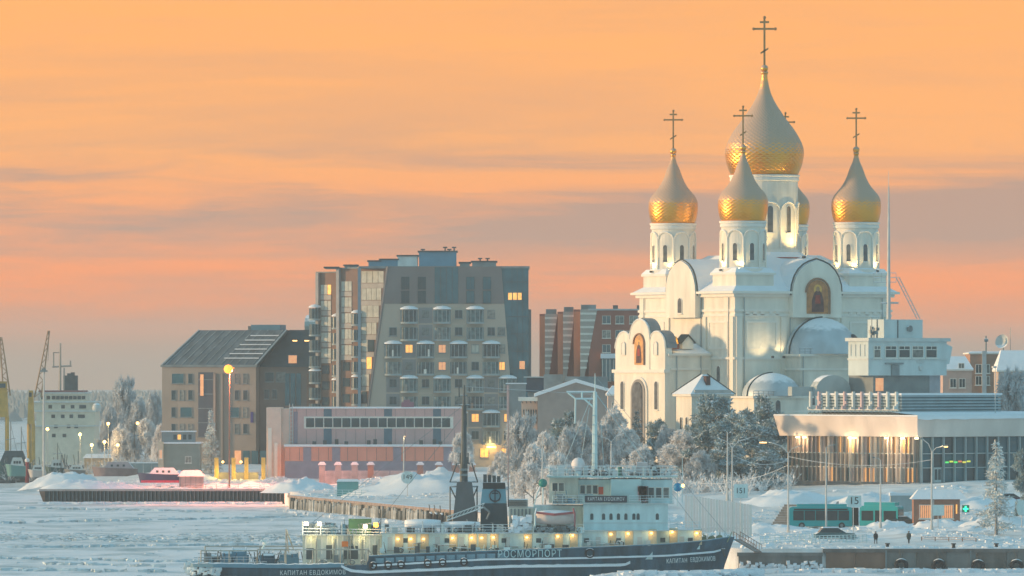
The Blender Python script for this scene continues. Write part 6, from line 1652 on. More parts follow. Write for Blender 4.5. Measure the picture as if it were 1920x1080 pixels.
# recessed glazed bay in the middle
ga = MB().box((371-480)*ko/cl, (399-480)*ko/cl, -.1, .05, zo(820), zo(698)).build('glazed_bay', mat('violet_glass', (.09, .09, .11), .2, spec=.6), off)
for k in range(5): MB().box((369-480)*ko/cl, (401-480)*ko/cl, -.2, -.1, zo(820)+k*3.4, zo(820)+k*3.4+.18).build('transom', M['midmetal'], ga)
MB().box((401-480)*ko/cl, (405-480)*ko/cl, -.9, .1, 0, zo(700)).build('pier', mat('rosy_pier', (.42, .30, .25), .8), off)
MB().box((412-480)*ko/cl, (418-480)*ko/cl, -.6, .1, 0, zo(700)).build('pier', m_och, off)
MB().box((375-480)*ko/cl, (381-480)*ko/cl, -.3, .1, zo(742), zo(702)).build('lit_strip', M['litdim'], off)
MB().box((470-480)*ko/cl, (475-480)*ko/cl, -.25, 0, zo(792), zo(772)).build('blue_banner', mat('indigo_banner', (.06, .05, .22), .6), off)
for px, y1, p_ in ((500, 716, 'glass'), (522, 716, 'glass'), (495, 748, 'glass'), (510, 748, 'glass'), (545, 684, 'litdim'), (500, 782, 'glass')):
    window(off, (px-480)*ko, 2.98, zo(y1), 2.2 if y1 < 730 else 1.2, 2.3, 0, pane=p_, frame='midmetal', mull=0)
for k in range(3): MB().box((530-480+k*11)*ko, (539-480+k*11)*ko, 2.9, 3.02, zo(760), zo(700)).build('glass_column', M['glassteal'], off)
for k in range(4): MB().box((440-480+k*16)*ko/cl, (452-480+k*16)*ko/cl, -.12, .05, .4, 4.2).build('shop_window', M['glassteal'] if k else M['litdim'], off)
for px in (548, 571): MB().box((px-480)*ko-.5, (px-480)*ko+.5, 3.4, 3.8, zo(640), zo(638)).build('roof_light', M['bulb'], off)

# ------------------------------------------------------------------ pink works building
WD = 1600; wb_ = 4.2
wk = thing('pink_works', 'low pink and orange works building with blue stripes and ribbon window', 'building', (PX(505, WD), WD, wb_), 0)
def xw(px): return PX(px, WD) - PX(505, WD)
def zw(y): return PZ(y, WD) - wb_
m_pk = mat('dusty_pink_panel', (.60, .40, .38), .85, var=.08, vs=.2, snow=1); m_or = mat('salmon_panel', (.80, .33, .24), .85, var=.08, vs=.3); m_bl = mat('blue_grey_stripe', (.10, .17, .22), .8); m_bl2 = mat('lavender_grey_stripe', (.30, .27, .33), .85)
MB().box(xw(545), xw(868), 0, 22, 0, zw(766)).build('upper_wall', m_pk, wk)
MB().box(xw(544), xw(869), -.3, 22.3, zw(766), zw(763.5)).build('roof_edge', M['snow'], wk)
for px in (607, 720, 812): MB().box(xw(px), xw(px+15), -.08, .05, zw(838), zw(767)).build('blue_stripe', m_bl, wk)
rb_ = MB().box(xw(570), xw(850), -.14, -.05, zw(803.5), zw(781)).build('ribbon_frame', M['trim'], wk)
for k in range(16):
    x0 = 574 + k*17.0; MB().box(xw(x0), xw(x0+15), -.22, -.145, zw(801), zw(784)).build('ribbon_pane', M['glass'], rb_)
seam = MB().box(-.04, .04, -.035, .01, 0, 1).mesh('panel_seam', mat('dark_panel_seam', (.22, .16, .16), .9))
for k in range(17):
    o = link('panel_seam', seam, wk, (xw(556+k*18.5), 0, zw(836))); o.scale.z = zw(806)-zw(836)
    o = link('panel_seam', seam, wk, (xw(556+k*18.5), 0, zw(780))); o.scale.z = zw(767)-zw(780)
    o = link('panel_seam', seam, wk, (xw(545+k*18), -6, zw(863))); o.scale.z = zw(839)-zw(863)
# rounded stair tower at the left end, its lamplit look put into the colour
b = MB(); b.box(xw(500), xw(528), -2, 14, 0, zw(764)); b.box(xw(528.2), xw(545), -.9, 14, 0, zw(766)); b.build('stair_tower', mat('lit_cream_pink_panel', (.74, .55, .46), .85, var=.08), wk)
MB().box(xw(503), xw(510), -2.3, -2.02, 0, zw(802)).box(xw(515), xw(521), -2.3, -2.02, 0, zw(830)).build('stair_rib', M['trim'], wk)
b = MB()
for s2 in (543, 549): b.cyl((xw(s2), -1.2, zw(870)), (xw(s2), -1.2, zw(757)), .08, .08, 5)
for k in range(16): b.cyl((xw(543), -1.2, zw(870-k*7)), (xw(549), -1.2, zw(870-k*7)), .05, .05, 4)
b.build('wall_ladder', M['offwhite'], wk)
MB().box(xw(551), xw(558), -.2, .02, zw(832), zw(772)).build('blue_stripe', m_bl2, wk)
# lower front wing
MB().box(xw(536), xw(847), -6, -.1, 0, zw(837)).build('lower_wall', m_or, wk)
MB().box(xw(534), xw(849), -6.4, -.3, zw(837), zw(833)).build('roof_edge', M['snow'], wk)
MB().box(xw(536), xw(847), -6.1, -5.98, 0, zw(864)).build('base_band', m_bl2, wk)
for px in (570, 624, 738, 832): MB().box(xw(px), xw(px+15), -6.15, -5.98, zw(864)+.01, zw(838)).build('blue_stripe', m_bl2, wk)
for i, px in enumerate((590, 610, 632, 650, 692, 704, 732, 790, 815, 826)):
    MB().box(xw(px)-.4, xw(px)+.4, -4, -3.2, zw(833), zw(827 - (i % 3)*2)).build('roof_vent', M['darkmetal'], wk)
b = MB(); b.box(xw(752), xw(775), 6, 9, zw(764), zw(754)).box(xw(756), xw(768), 6.5, 8.5, zw(754), zw(750)); b.build('roof_vent', mat('mauve_plant', (.30, .13, .17), .8, snow=1), wk)
for k, y in enumerate((800, 830)): pass
# fence of pillars before it
FD = 1568
fz = PZ(905, FD)
fe = thing('pillar_fence', 'grey concrete fence before the pink works building', 'fence', (PX(600, FD), FD, fz-1), 0)
pan = MB().box(0, 3.6, 0, .2, .3, 3.6).mesh('fence_panel', mat('frosted_fence_panel', (.52, .46, .46), .9, var=.25, snow=1))
for k in range(9): link('fence_panel', pan, fe, (k*3.8, 0, 0))
for i, px in enumerate((604, 634, 665, 695, 788, 823, 855, 885)):
    o = thing('fence_pillar', ['grey snow-capped fence pillar, first from the left', 'grey snow-capped fence pillar, second from the left', 'grey snow-capped fence pillar, third from the left', 'rosy snow-capped fence pillar, fourth from the left', 'red-brown pillar with snow cap right of the 149 sign', 'second red-brown pillar right of the 149 sign', 'third red-brown pillar right of the 149 sign', 'red-brown pillar hidden partly by the dark ship mast'][i], 'pillar', (PX(px, 1562), 1562, fz-1), 0, 'snow-capped fence pillars')
    h_ = PZ(872, 1562)-fz+1
    MB().box(-.65, .65, -.5, .5, 0, h_).build('shaft', mat('pillar_grey_%d' % i, (.36, .33, .33) if i < 3 else (.40, .22, .17), .85, var=.15), o)
    MB().box(-.85, .85, -.7, .7, h_, h_+.25).frust(-.8, .8, -.65, .65, h_+.25, -.4, .4, -.35, .35, h_+.7).build('snow_cap', M['snow'], o)
heap('snow_heap', 'big smooth snow bank behind the middle quay', PX(800, 1440), 1440, 17, 12, 4.2, 50)
heap('snow_heap', 'brownish snow bank at the left foot of the fence', PX(560, 1500), 1500, 8, 6, 2.6, 51)
gc = thing('green_container', 'small teal shelter with railing on the middle quay', 'shelter', (PX(632, 1438), 1438, 3.2), 0)
MB().box(0, 4.2, 0, 3, 0, 2.9).build('wall', mat('teal_sheet', (.12, .36, .36), .6, var=.1, snow=1), gc); MB().frust(-.2, 4.4, -.2, 3.2, 2.9, .2, 4, .5, 2.5, 3.4).build('roof', M['snow'], gc)
rail_thing('white_railing', 'pale railing around the teal shelter on the middle quay', [(PX(618, 1434), 1434, 3.2), (PX(690, 1434), 1434, 3.2)], 1.3, 1.3, .05, 3, M['icewhite'])
lamp_post(757, 818, 880, 1475, 'thin lamp post with small lit lamp before the pink works', [(.3, .1)], (0,), watts=60, base=fz-1)

# ------------------------------------------------------------------ red block with glass wedges
RD = 1720; rb0 = 10.4
red = thing('red_block', 'red-brown apartment block with three inverted glass wedges behind the gable house', 'building', (PX(1012, RD), RD, rb0), 0)
def xr(px): return PX(px, RD) - PX(1012, RD)
def zq(y): return PZ(y, RD) - rb0
m_rb = mat('red_brown_cladding', (.36, .125, .09), .85, var=.12, vs=.2); m_of = mat('orange_fin', (.55, .20, .11), .8, var=.2, vs=.5, streak=.3)
MB().box(xr(1104), xr(1206), 0, 20, 0, zq(582)).build('wall', m_rb, red)
MB().box(xr(1103), xr(1207), -.3, 20, zq(582), zq(579)).build('parapet', M['pole'], red)
for i, (xl, xm, xr_, yt, yy) in enumerate(((1022, 1046, 1012, 588, 9), (1056, 1078, 1046, 584, 6), (1088, 1120, 1076, 580, 3))):
    MB().box(xr(xr_), xr(xm if i < 2 else 1106), yy, 20, 0, zq(yt)).build('bay', m_rb, red)
    MB().prism([(xr(xl), zq(yt)), (xr(xm), zq(yt)), (xr(xl+6), zq(716)), (xr(xl), zq(716))], 'y', yy-1.0 - (2.2 if i == 2 else 0), yy-.02).build('glass_wedge', mat('pale_wedge_%d' % i, (.42, .38, .34), .35, var=.15, vs=.4), red)
    for k in range(9):
        t_ = k/9; yy0 = lerp(yt+6, 700, t_); MB().box(xr(xl), xr(lerp(xm-1, xl+7, (yy0-yt)/(716-yt))), yy-1.08-(2.2 if i == 2 else 0), yy-1.0-(2.2 if i == 2 else 0), zq(yy0+4), zq(yy0)).build('wedge_floor', M['trim'], red)
    MB().box(xr(xr_), xr(xl), yy-.9, yy+.3, 0, zq(yt+4)).build('fin', m_of, red)
    MB().box(xr(xl+2), xr(xm-2), yy+2, yy+8, zq(yt), zq(yt-9)).build('roof_house', M['midmetal'], red)
for r_ in range(5):
    for px in (1137, 1162, 1188): window(red, xr(px), -.02, zq(607 + r_*27), 2.0, 1.9, 0, pane='glassteal' if (r_+px) % 2 else 'glass', frame='trim', mull=1)
gl_ = MB().box(xr(1128), xr(1166), -2.2, -.05, zq(715), zq(672)).build('glass_bay', M['glassteal'], red); MB().box(xr(1126), xr(1168), -2.5, -.02, zq(672), zq(663)).build('bay_roof', M['snow'], gl_)
for k in range(6): MB().box(xr(1129+k*7), xr(1130+k*7), -2.3, -2.2, zq(715), zq(674)).build('mullion', M['trim'], gl_)
for px in (1195, 1150): MB().box(xr(px), xr(px+9), 3, 8, zq(580), zq(572)).build('roof_house', M['darkmetal'], red)

# ------------------------------------------------------------------ gable house and its neighbour behind the trees
GD = 1400; gb_ = 10.2
gh = thing('gable_house', 'grey gabled house with snowy eaves behind the frosted trees', 'house', (PX(1008, GD), GD, gb_), 0)
def xg(px): return PX(px, GD) - PX(1008, GD)
def zg_(y): return PZ(y, GD) - gb_
MB().prism([(xg(1008), 0), (xg(1148), 0), (xg(1148), zg_(735)), (xg(1080), zg_(716)), (xg(1008), zg_(740))], 'y', 0, 14).build('wall', mat('mushroom_plaster', (.33, .28, .26), .9, var=.1), gh)
MB().prism([(xg(1002), zg_(744)), (xg(1080), zg_(717)), (xg(1154), zg_(738)), (xg(1154), zg_(732)), (xg(1080), zg_(710)), (xg(1002), zg_(738))], 'y', -.6, 14.5).build('roof', M['snow'], gh)
lw_ = MB().box(xg(978), xg(1008)-.02, 1.2, 13, 0, zg_(752)).build('lit_wing', mat('lit_peach_plaster', (.62, .42, .32), .85, var=.1), gh)  # lit side of the house: warm sunlight put into the plaster colour
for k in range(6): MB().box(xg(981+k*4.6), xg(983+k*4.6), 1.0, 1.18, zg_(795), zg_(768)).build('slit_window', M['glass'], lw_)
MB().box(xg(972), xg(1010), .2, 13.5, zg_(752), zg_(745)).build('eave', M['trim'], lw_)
for k in range(4): MB().cyl((xg(980+k*8), .6, zg_(756)), (xg(977+k*8), .4, zg_(749)), .1, .1, 4).build('bracket', M['darkmetal'], lw_)
MB().box(xg(1060), xg(1140), 4, 8, zg_(738), zg_(706)).box(xg(1020), xg(1056), 6, 9, zg_(738), zg_(702)).build('roof_plant', M['midmetal'], gh)
tw = thing('grey_hall', 'plain blue-grey hall wall left of the gabled house', 'building', (PX(950, 1430), 1430, 8), 0)
MB().box(0, PX(986, 1430)-PX(950, 1430), 0, 12, 0, PZ(720, 1430)-8).build('wall', mat('blue_grey_render', (.26, .29, .30), .85, var=.12), tw)
MB().box(-.2, PX(986, 1430)-PX(950, 1430)+.2, -.2, 12, PZ(720, 1430)-8, PZ(718, 1430)-8).build('cap', M['snow'], tw)
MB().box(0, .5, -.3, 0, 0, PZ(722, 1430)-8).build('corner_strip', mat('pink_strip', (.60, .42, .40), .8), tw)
dk_ = thing('water_tanks', 'dark slanted rooftop structure beside the apartment block', 'structure', (PX(985, 1450), 1450, PZ(735, 1450)), 0)
dk_['category'] = 'roof plant'
MB().frust(0, 5.5, 0, 4, 0, .3, 5, .3, 3.6, PZ(708, 1450)-PZ(735, 1450)).build('tank', mat('dark_navy_sheet', (.05, .07, .10), .6, snow=1), dk_); MB().box(-.3, 5.8, -.3, 4.3, PZ(708, 1450)-PZ(735, 1450), PZ(706, 1450)-PZ(735, 1450)).build('tank_lid', M['offwhite'], dk_)
MB().box(.5, 5, .5, 3.5, -12, 0).build('tank_base', M['midmetal'], dk_)
lowhouse = simple_house('low_arcade', 'low pale arcade building left of the cathedral porch', 1140, 1195, 742, 1330, 10, mat('pale_rose_plaster', (.55, .45, .40), .9), [(1150, 765), (1160, 765), (1170, 765), (1180, 765)], base=9.8, roofh=1.6, wsz=(.7, 1.1))
# ------------------------------------------------------------------ trees
m_frost = mat('hoarfrost_twigs', (.80, .79, .80), .85, var=.3, vs=.35)
m_frost2 = mat('grey_frosted_twigs', (.58, .60, .62), .85, var=.35, vs=.35)
m_pine = mat('frosted_pine_needles', (.25, .33, .345), .85, var=.5, vs=.9, snow=1, sn=.5)
m_spr = mat('blue_frosted_spruce', (.15, .20, .23), .85, var=.5, vs=.5, snow=1, sn=.6)
m_fsp = mat('white_frosted_conifer', (.62, .66, .66), .85, var=.35, vs=.5)

def leafquad(b, p, d, l, w, rn):
    d = d.normalized(); a = d.cross(Vector((rn.uniform(-1, 1), rn.uniform(-1, 1), rn.uniform(-1, 1)))).normalized()
    q = p + d*l
    b.add([p - a*w*.5, p + a*w*.5, q + a*w*.3, q - a*w*.3], [(0, 1, 2, 3)])
def rvec(rn): return Vector((rn.gauss(0, 1), rn.gauss(0, 1), rn.gauss(0, 1))).normalized()
def broad_tree(seed, spread=.42, n_twig=9, dens=1.0, drop=.0):
    """a crown ten metres high: limbs, branches and many fine twigs"""
    rn = random.Random(seed); T = MB(); B = MB(); H_ = 10.0
    T.cyl((0, 0, 0), (.1, 0, 3.2), .2, .15, 7); T.cyl((.1, 0, 3.2), (.0, .1, 7.5), .15, .06, 6)
    def branch(p, d, L_, r, lev):
        q = p + d*L_
        if lev <= 1: T.cyl(p, q, r, r*.6, 4)
        else: B.cyl(p, q, max(.02, r), max(.012, r*.5), 3)
        if lev >= 2:
            for k in range(int(n_twig*dens)):
                t_ = rn.uniform(.15, 1); leafquad(B, p.lerp(q, t_), d*.6 + rvec(rn)*.9 + Vector((0, 0, .15-drop)), rn.uniform(.35, .8), rn.uniform(.06, .14), rn)
        if lev == 3: return
        for k in range((6, 6, 5)[lev]):
            t_ = rn.uniform(.35, 1.0)
            nd = (d*.75 + rvec(rn)*.75 + Vector((0, 0, .22-drop))).normalized(); branch(p.lerp(q, t_), nd, L_*rn.uniform(.45, .72), r*.55, lev+1)
    for k in range(13):
        a = k*2.4 + rn.uniform(-.4, .4); h = 2.4 + 5.0*(k/12)
        up = .45 + .5*k/12; d = Vector((cos(a)*(1-.35*k/12), sin(a)*(1-.35*k/12), up)).normalized()
        branch(Vector((.05, .05, h)), d, (3.5 - 1.6*k/12)*spread/.42*rn.uniform(.8, 1.1), .1, 0)
    return T, B
def conifer(seed, wide=.24, n_lev=22, q=26, gap=.25):
    rn = random.Random(seed); T = MB(); B = MB(); H_ = 10.0
    T.cyl((0, 0, 0), (0, 0, 9.8), .17, .03, 6)
    for j in range(n_lev):
        t_ = (j + rn.uniform(-.3, .3))/n_lev; z = .9 + 9.0*max(0, t_); R_ = H_*wide*(1-max(0, t_))**.85*rn.uniform(.75, 1.15) + .12
        for i in range(7):
            if rn.random() < gap*.5: continue
            a = rn.uniform(0, 2*PI); d = Vector((cos(a), sin(a), rn.uniform(-.35, .1))).normalized(); p0_ = Vector((0, 0, z)); q0 = p0_ + d*R_*rn.uniform(.7, 1.1)
            B.cyl(p0_, q0, .04, .015, 3)
            for k in range(int(q*(.35+.65*R_/(H_*wide)))):
                u = rn.uniform(.1, 1)**.8; leafquad(B, p0_.lerp(q0, u) + rvec(rn)*.08, d*.7 + rvec(rn)*.8 + Vector((0, 0, -.12)), rn.uniform(.2, .55), rn.uniform(.08, .16), rn)
    return T, B
def pine(seed):
    """an open dark pine: layered pads of needles on a bare stem"""
    rn = random.Random(seed); T = MB(); B = MB()
    T.cyl((0, 0, 0), (.1, .1, 9.2), .22, .06, 7)
    for j in range(40):
        z = rn.uniform(1.2, 9.4); a = rn.uniform(0, 2*PI); Rz = 3.0*(1-((z-4.6)/6)**2)**.5*rn.uniform(.5, 1.1)
        d = Vector((cos(a), sin(a), rn.uniform(0, .4))).normalized(); p0_ = Vector((.05, .05, z)); q0 = p0_ + d*Rz; T.cyl(p0_, q0, .06, .02, 4)
        for c_ in range(5):
            cc = p0_.lerp(q0, rn.uniform(.5, 1.05)) + rvec(rn)*.35
            for k in range(56):
                off = rvec(rn); off = Vector((off.x*.75, off.y*.75, off.z*.36))*rn.uniform(.4, 1); leafquad(B, cc + off, off + rvec(rn)*.6 + Vector((0, 0, .2)), rn.uniform(.25, .55), rn.uniform(.09, .18), rn)
    return T, B
def tm(gen, mt, *a, **k):
    T, B = gen(*a, **k); return T.mesh('trunk', M['bark'], fix=False), B.mesh('crown', mt, fix=False)
TK = {'frost0': tm(broad_tree, m_frost, 1), 'frost1': tm(broad_tree, m_frost, 2, .36), 'grey0': tm(broad_tree, m_frost2, 3, .42), 'grey1': tm(broad_tree, m_frost2, 4, .5),
      'bare': tm(broad_tree, m_frost2, 6, .45, 4, .7), 'pine0': tm(pine, m_pine, 1), 'pine1': tm(pine, m_pine, 2), 'pine2': tm(pine, m_pine, 5), 'spruce': tm(conifer, m_spr, 1), 'fconifer': tm(conifer, m_fsp, 2, .20, 26, 20, .5), 'fbirch': tm(conifer, m_fsp, 3, .26, 24, 30, .2)}
def tree(kind, label, px, ytop, D, wpx=None, base=None, name=None, group=None):
    X = PX(px, D); base = gz(X, D)-.2 if base is None else base
    h = PZ(ytop, D) - base
    o = thing(name or ('pine_tree' if 'pine' in kind else 'spruce_tree' if kind in ('spruce', 'fconifer') else 'frosted_tree'), label, 'tree', (X, D, base), random.uniform(0, 6), group)
    T, B = TK[kind]; link('trunk', T, o); link('crown', B, o)
    s_ = h/10.0; nat = {'frost0': 8, 'frost1': 7, 'grey0': 8, 'grey1': 9, 'bare': 8, 'pine0': 6.4, 'pine1': 6.4, 'pine2': 6.4, 'spruce': 4.6, 'fconifer': 4, 'fbirch': 5}[kind]
    sx_ = s_ if not wpx else wpx*D/FPX/nat
    o.scale = (sx_, sx_, s_)
    return o
g1 = 'frosted trees below the cathedral'
for kind, lab, px, yt, D, w in [
    ('grey1', 'rounded grey frosted tree leftmost in the grove, beside the thin flag pole', 983, 790, 1215, 74), ('frost0', 'pale frosted tree second from the left in the grove', 1022, 818, 1200, 62),
    ('pine2', 'greenish pine behind the white signal mast yard', 1064, 768, 1225, 74), ('grey0', 'grey frosted tree just left of the white signal mast', 1092, 800, 1195, 60),
    ('frost1', 'pale frosted tree just right of the white signal mast', 1152, 766, 1222, 62), ('grey0', 'grey tree behind the twin-armed lamp in the grove', 1128, 800, 1205, 64),
    ('spruce', 'narrow dark blue spruce before the cathedral porch', 1194, 768, 1212, 46), ('pine1', 'green-grey pine between dark spruce and pale bushy tree', 1236, 790, 1208, 62),
    ('frost0', 'big pale rosy frosted tree before the chapel', 1282, 812, 1185, 84), ('frost1', 'low pale frosted tree peeping over the bridge roof', 1204, 838, 1172, 54), ('frost0', 'low frosted bushy tree left of the radome', 1046, 852, 1168, 54),
    ('pine0', 'broad dark pine before the small half dome', 1338, 742, 1180, 104), ('pine1', 'dark pine left of the lit street lamp arm', 1392, 772, 1172, 92), ('pine2', 'tall dark pine left of the terminal roof', 1440, 738, 1202, 96),
    ('pine1', 'low dark pine behind the 151 board', 1368, 838, 1152, 80), ('pine2', 'low dark pine at the right foot of the grove', 1432, 842, 1150, 86), ('grey0', 'low frosted shrub tree at the left foot of the pines', 1312, 850, 1150, 52),
    ('pine2', 'dark pine filling the gap right of the chapel', 1316, 775, 1190, 70), ('pine1', 'dark pine between the broad pine and the lit lamp arm', 1362, 790, 1165, 80), ('pine0', 'dark pine in the middle of the grove right of the 151 board', 1412, 800, 1160, 90), ('pine2', 'dark pine low beside the terminal glass', 1456, 830, 1178, 60), ('grey1', 'grey frosted tree in the hollow behind the radome', 1068, 812, 1190, 60), ('frost1', 'tall pale tree under the cathedral porch', 1176, 800, 1195, 56), ('grey0', 'grey frosted tree under the right porch corner', 1252, 806, 1196, 54), ('frost0', 'pale frosted tree right of the leftmost in the grove', 1000, 840, 1180, 60)]:
    tree(kind, lab, px, yt, D, w, group=g1)
tree('fconifer', 'slender frost-white conifer on the quay at right', 1868, 824, 1050, 74)
tree('grey1', 'bare frosted tree at the right picture edge behind the terminal', 1902, 708, 1262, 70, base=9.6)
tree('pine0', 'dark bush-like pine at the right picture edge beside the conifer', 1922, 845, 1085, 50)
tree('frost1', 'pale frosted tree behind the dark derrick mast', 866, 808, 1462, 44, base=5)
tree('frost0', 'small frosted tree beside the lit apartment entrance', 938, 850, 1440, 34, base=4.5)
tree('fbirch', 'white frosted birch in front of the ochre office', 396, 766, 1612, 46, base=4)
g2 = 'hazy frosted trees on the far left'
for i, (px, yt, D, w, kind) in enumerate(((236, 720, 1830, 50, 'grey1'), (205, 765, 1800, 34, 'grey0'), (262, 752, 1815, 44, 'grey0'), (288, 745, 1800, 40, 'grey1'), (272, 790, 1780, 46, 'frost0'), (226, 800, 1780, 40, 'frost1'), (245, 815, 1770, 40, 'grey0'), (300, 800, 1740, 30, 'frost0'))):
    tree(kind, ['tallest hazy tree left of the ochre office', 'small hazy tree right of the white ship', 'hazy tree right of the tallest one on the left', 'hazy tree touching the left wall of the ochre office', 'pale low tree left of the ochre office', 'pale low tree below the tallest hazy tree', 'low grey tree between two pale ones on the left', 'small pale tree behind the gatehouse tower'][i], px, yt, D, w, group=g2)

# bushy undergrowth white with frost: along the grove, the pier and the far spit
def shrubs(name, label, spots, m, seed, per=26, hs=(1.2, 3.2)):
    rn = random.Random(seed); b = MB()
    for (X, Y) in spots:
        z = gz(X, Y); h = rn.uniform(*hs); lean = rvec(rn)*.2
        for k in range(6):
            d = Vector((rn.gauss(0, .5), rn.gauss(0, .5), 1)).normalized(); p_ = Vector((X, Y, z)); q_ = p_ + d*h*rn.uniform(.6, 1); b.cyl(p_, q_, .05, .02, 3)
            for j in range(per//3): leafquad(b, p_.lerp(q_, rn.uniform(.2, 1)), d + rvec(rn)*.9, rn.uniform(.25, .7), rn.uniform(.06, .14), rn)
    o = b.build(name, m, fix=False); o['kind'] = 'stuff'; o['label'] = label
rs = random.Random(90)
sp1 = []
while len(sp1) < 260:
    D = rs.uniform(1135, 1200); px = rs.uniform(960, 1480); X = PX(px, D)
    if X > xq(D) + 6: sp1.append((X, D))
shrubs('frosted_undergrowth', 'frost-white undergrowth between the trees of the grove', sp1, m_frost, 1, 30, (1.5, 4.5))
shrubs('far_shrubs', 'hazy frosted shrubs on the far left spit', [(rs.uniform(-140, -78), rs.uniform(1752, 1845)) for k in range(320)], m_frost2, 2, 24, (2, 6))
shrubs('fence_shrubs', 'frosted shrubs before the fence of the pink works', [(PX(rs.uniform(690, 780), 1560), rs.uniform(1553, 1561)) for k in range(46)], mat('rosy_frosted_twigs', (.50, .42, .40), .85, var=.3), 3, 24, (1, 2.6))
# ------------------------------------------------------------------ far left: port, ships, cranes, boats
ID = 1985
ib = thing('white_icebreaker', 'pale beige-white ship seen end on with brown roof band on the far left', 'ship', (PX(120, ID), ID, 0), 0)
def xi(px): return PX(px, ID) - PX(120, ID)
def zi(y): return PZ(y, ID)
m_ibw = mat('pale_beige_white_paint', (.62, .57, .46), .7, var=.1, snow=1)
MB().prism([(xi(58), zi(872)), (xi(64), zi(905)), (xi(172), zi(905)), (xi(180), zi(872))], 'y', 0, 60).build('hull', mat('black_hull_paint', (.04, .05, .055), .7, snow=1), ib)
for (x0, x1, y0, y1, yy) in ((60, 176, 800, 872, 2), (66, 176, 772, 800, 4), (50, 176, 755, 772, 5), (72, 158, 738, 755, 6)):
    MB().box(xi(x0), xi(x1), yy, yy+24, zi(y1), zi(y0)).build('deckhouse', m_ibw, ib); MB().box(xi(x0)-.4, xi(x1)+.4, yy-.6, yy+24.2, zi(y0), zi(y0)+.35).build('deck_edge', M['offwhite'], ib)
MB().box(xi(70), xi(154), 5.6, 26, zi(739)+.4, zi(732)).build('roof_band', mat('maroon_band', (.22, .09, .09), .7, snow=1), ib)
for y_, xsl, yy in ((749, (78, 88, 98, 106, 114, 122, 130, 138, 146, 154), 6), (766, (92, 116, 134, 150, 156), 5), (784, (98, 116, 132, 148, 154), 4), (803, (104, 128, 142), 2), (820, (100, 120), 2)):
    for px in xsl: MB().box(-.5, .5, -.08, 0, 0, .95).build('window', M['glass'], ib, loc=(xi(px), yy-.01, zi(y_)))
for px, yt in ((118, 704), (125, 700), (132, 698), (138, 704)): MB().box(xi(px)-.5, xi(px)+.5, 10, 12, zi(733), zi(yt)).build('funnel_pipe', M['darkmetal'], ib)
b = MB(); b.cyl((xi(108), 10, zi(733)), (xi(109), 10, zi(643)), .45, .25, 6).cyl((xi(94), 10, zi(688)), (xi(130), 10, zi(686)), .25, .25, 5).cyl((xi(96), 10, zi(688)), (xi(96), 10, zi(660)), .2, .2, 5).cyl((xi(96), 10, zi(661)), (xi(109), 10, zi(661)), .15, .15, 5).cyl((xi(128), 10, zi(687)), (xi(128), 10, zi(676)), .2, .2, 5); b.cyl((xi(116), 10, zi(733)), (xi(116), 10, zi(690)), .2, .2, 5); b.build('mast', mat('warm_grey_mast', (.35, .30, .26), .7), ib)
MB().ball((xi(179), 5, zi(764)), 1.3, 10).build('life_raft', M['offwhite'], ib, smooth=True)

def crane(px0, label, tip, foot, cab, D):
    o = thing('harbour_crane', label, 'crane', (PX(px0, D), D, 0), 0)
    X = lambda p_: PX(p_, D)-PX(px0, D)
    Z = lambda y: PZ(y, D)
    m_y = mat('crane_yellow', (.50, .30, .07), .7, var=.2, snow=1) if 'crane_yellow' not in bpy.data.materials else bpy.data.materials['crane_yellow']
    MB().frust(X(cab[0]), X(cab[1]), 0, 5, Z(cab[3]), X(cab[0])+.4, X(cab[1])-.4, .5, 4.5, Z(cab[2])).build('machine_house', m_y, o)
    MB().box(X(cab[0])+.5, X(cab[1])-.5, -.4, 0, Z(cab[2]+12), Z(cab[2]+4)).build('cab_window', M['glass'], o)
    b = MB(); a_ = Vector((X(foot[0]), 1, Z(foot[1]))); c_ = Vector((X(tip[0]), 1, Z(tip[1]))); n_ = 12
    for s2 in (-.9, .9):
        for q_ in (0, 1.6): b.cyl(a_+Vector((s2, q_, 0)), c_+Vector((s2*.25, q_*.3, 0)), .16, .12, 4)
    for k in range(n_):
        s2 = 1 if k % 2 else -1; t0, t1 = k/n_, (k+1)/n_
        b.cyl(a_.lerp(c_, t0)+Vector((.9*s2*(1-.75*t0), 0, 0)), a_.lerp(c_, t1)-Vector((.9*s2*(1-.75*t1), 0, 0)), .09, .09, 4)
    b.build('boom', mat('crane_brown', (.30, .19, .11), .7) if 'crane_brown' not in bpy.data.materials else bpy.data.materials['crane_brown'], o)
    b = MB()
    for s2 in (X(cab[0])+.3, X(cab[1])-.3): b.cyl((s2, 1, .5), (s2, 1, Z(cab[3])), .5, .45, 6).cyl((s2, 4.5, .5), (s2, 4.5, Z(cab[3])), .5, .45, 6)
    b.build('portal_legs', m_y, o)
    MB().cyl(c_, (c_.x-.2, c_.y, c_.z-8), .05, .05, 4).build('hoist_rope', M['darkmetal'], o)
    return o
crane(62, 'yellow harbour crane with leaning boom in front of the pale ship', (91, 620), (70, 745), (51, 63, 732, 795), 1940)
crane(4, 'yellow harbour crane cut off by the left picture edge', (1, 632), (12, 742), (-8, 14, 715, 782), 1900)

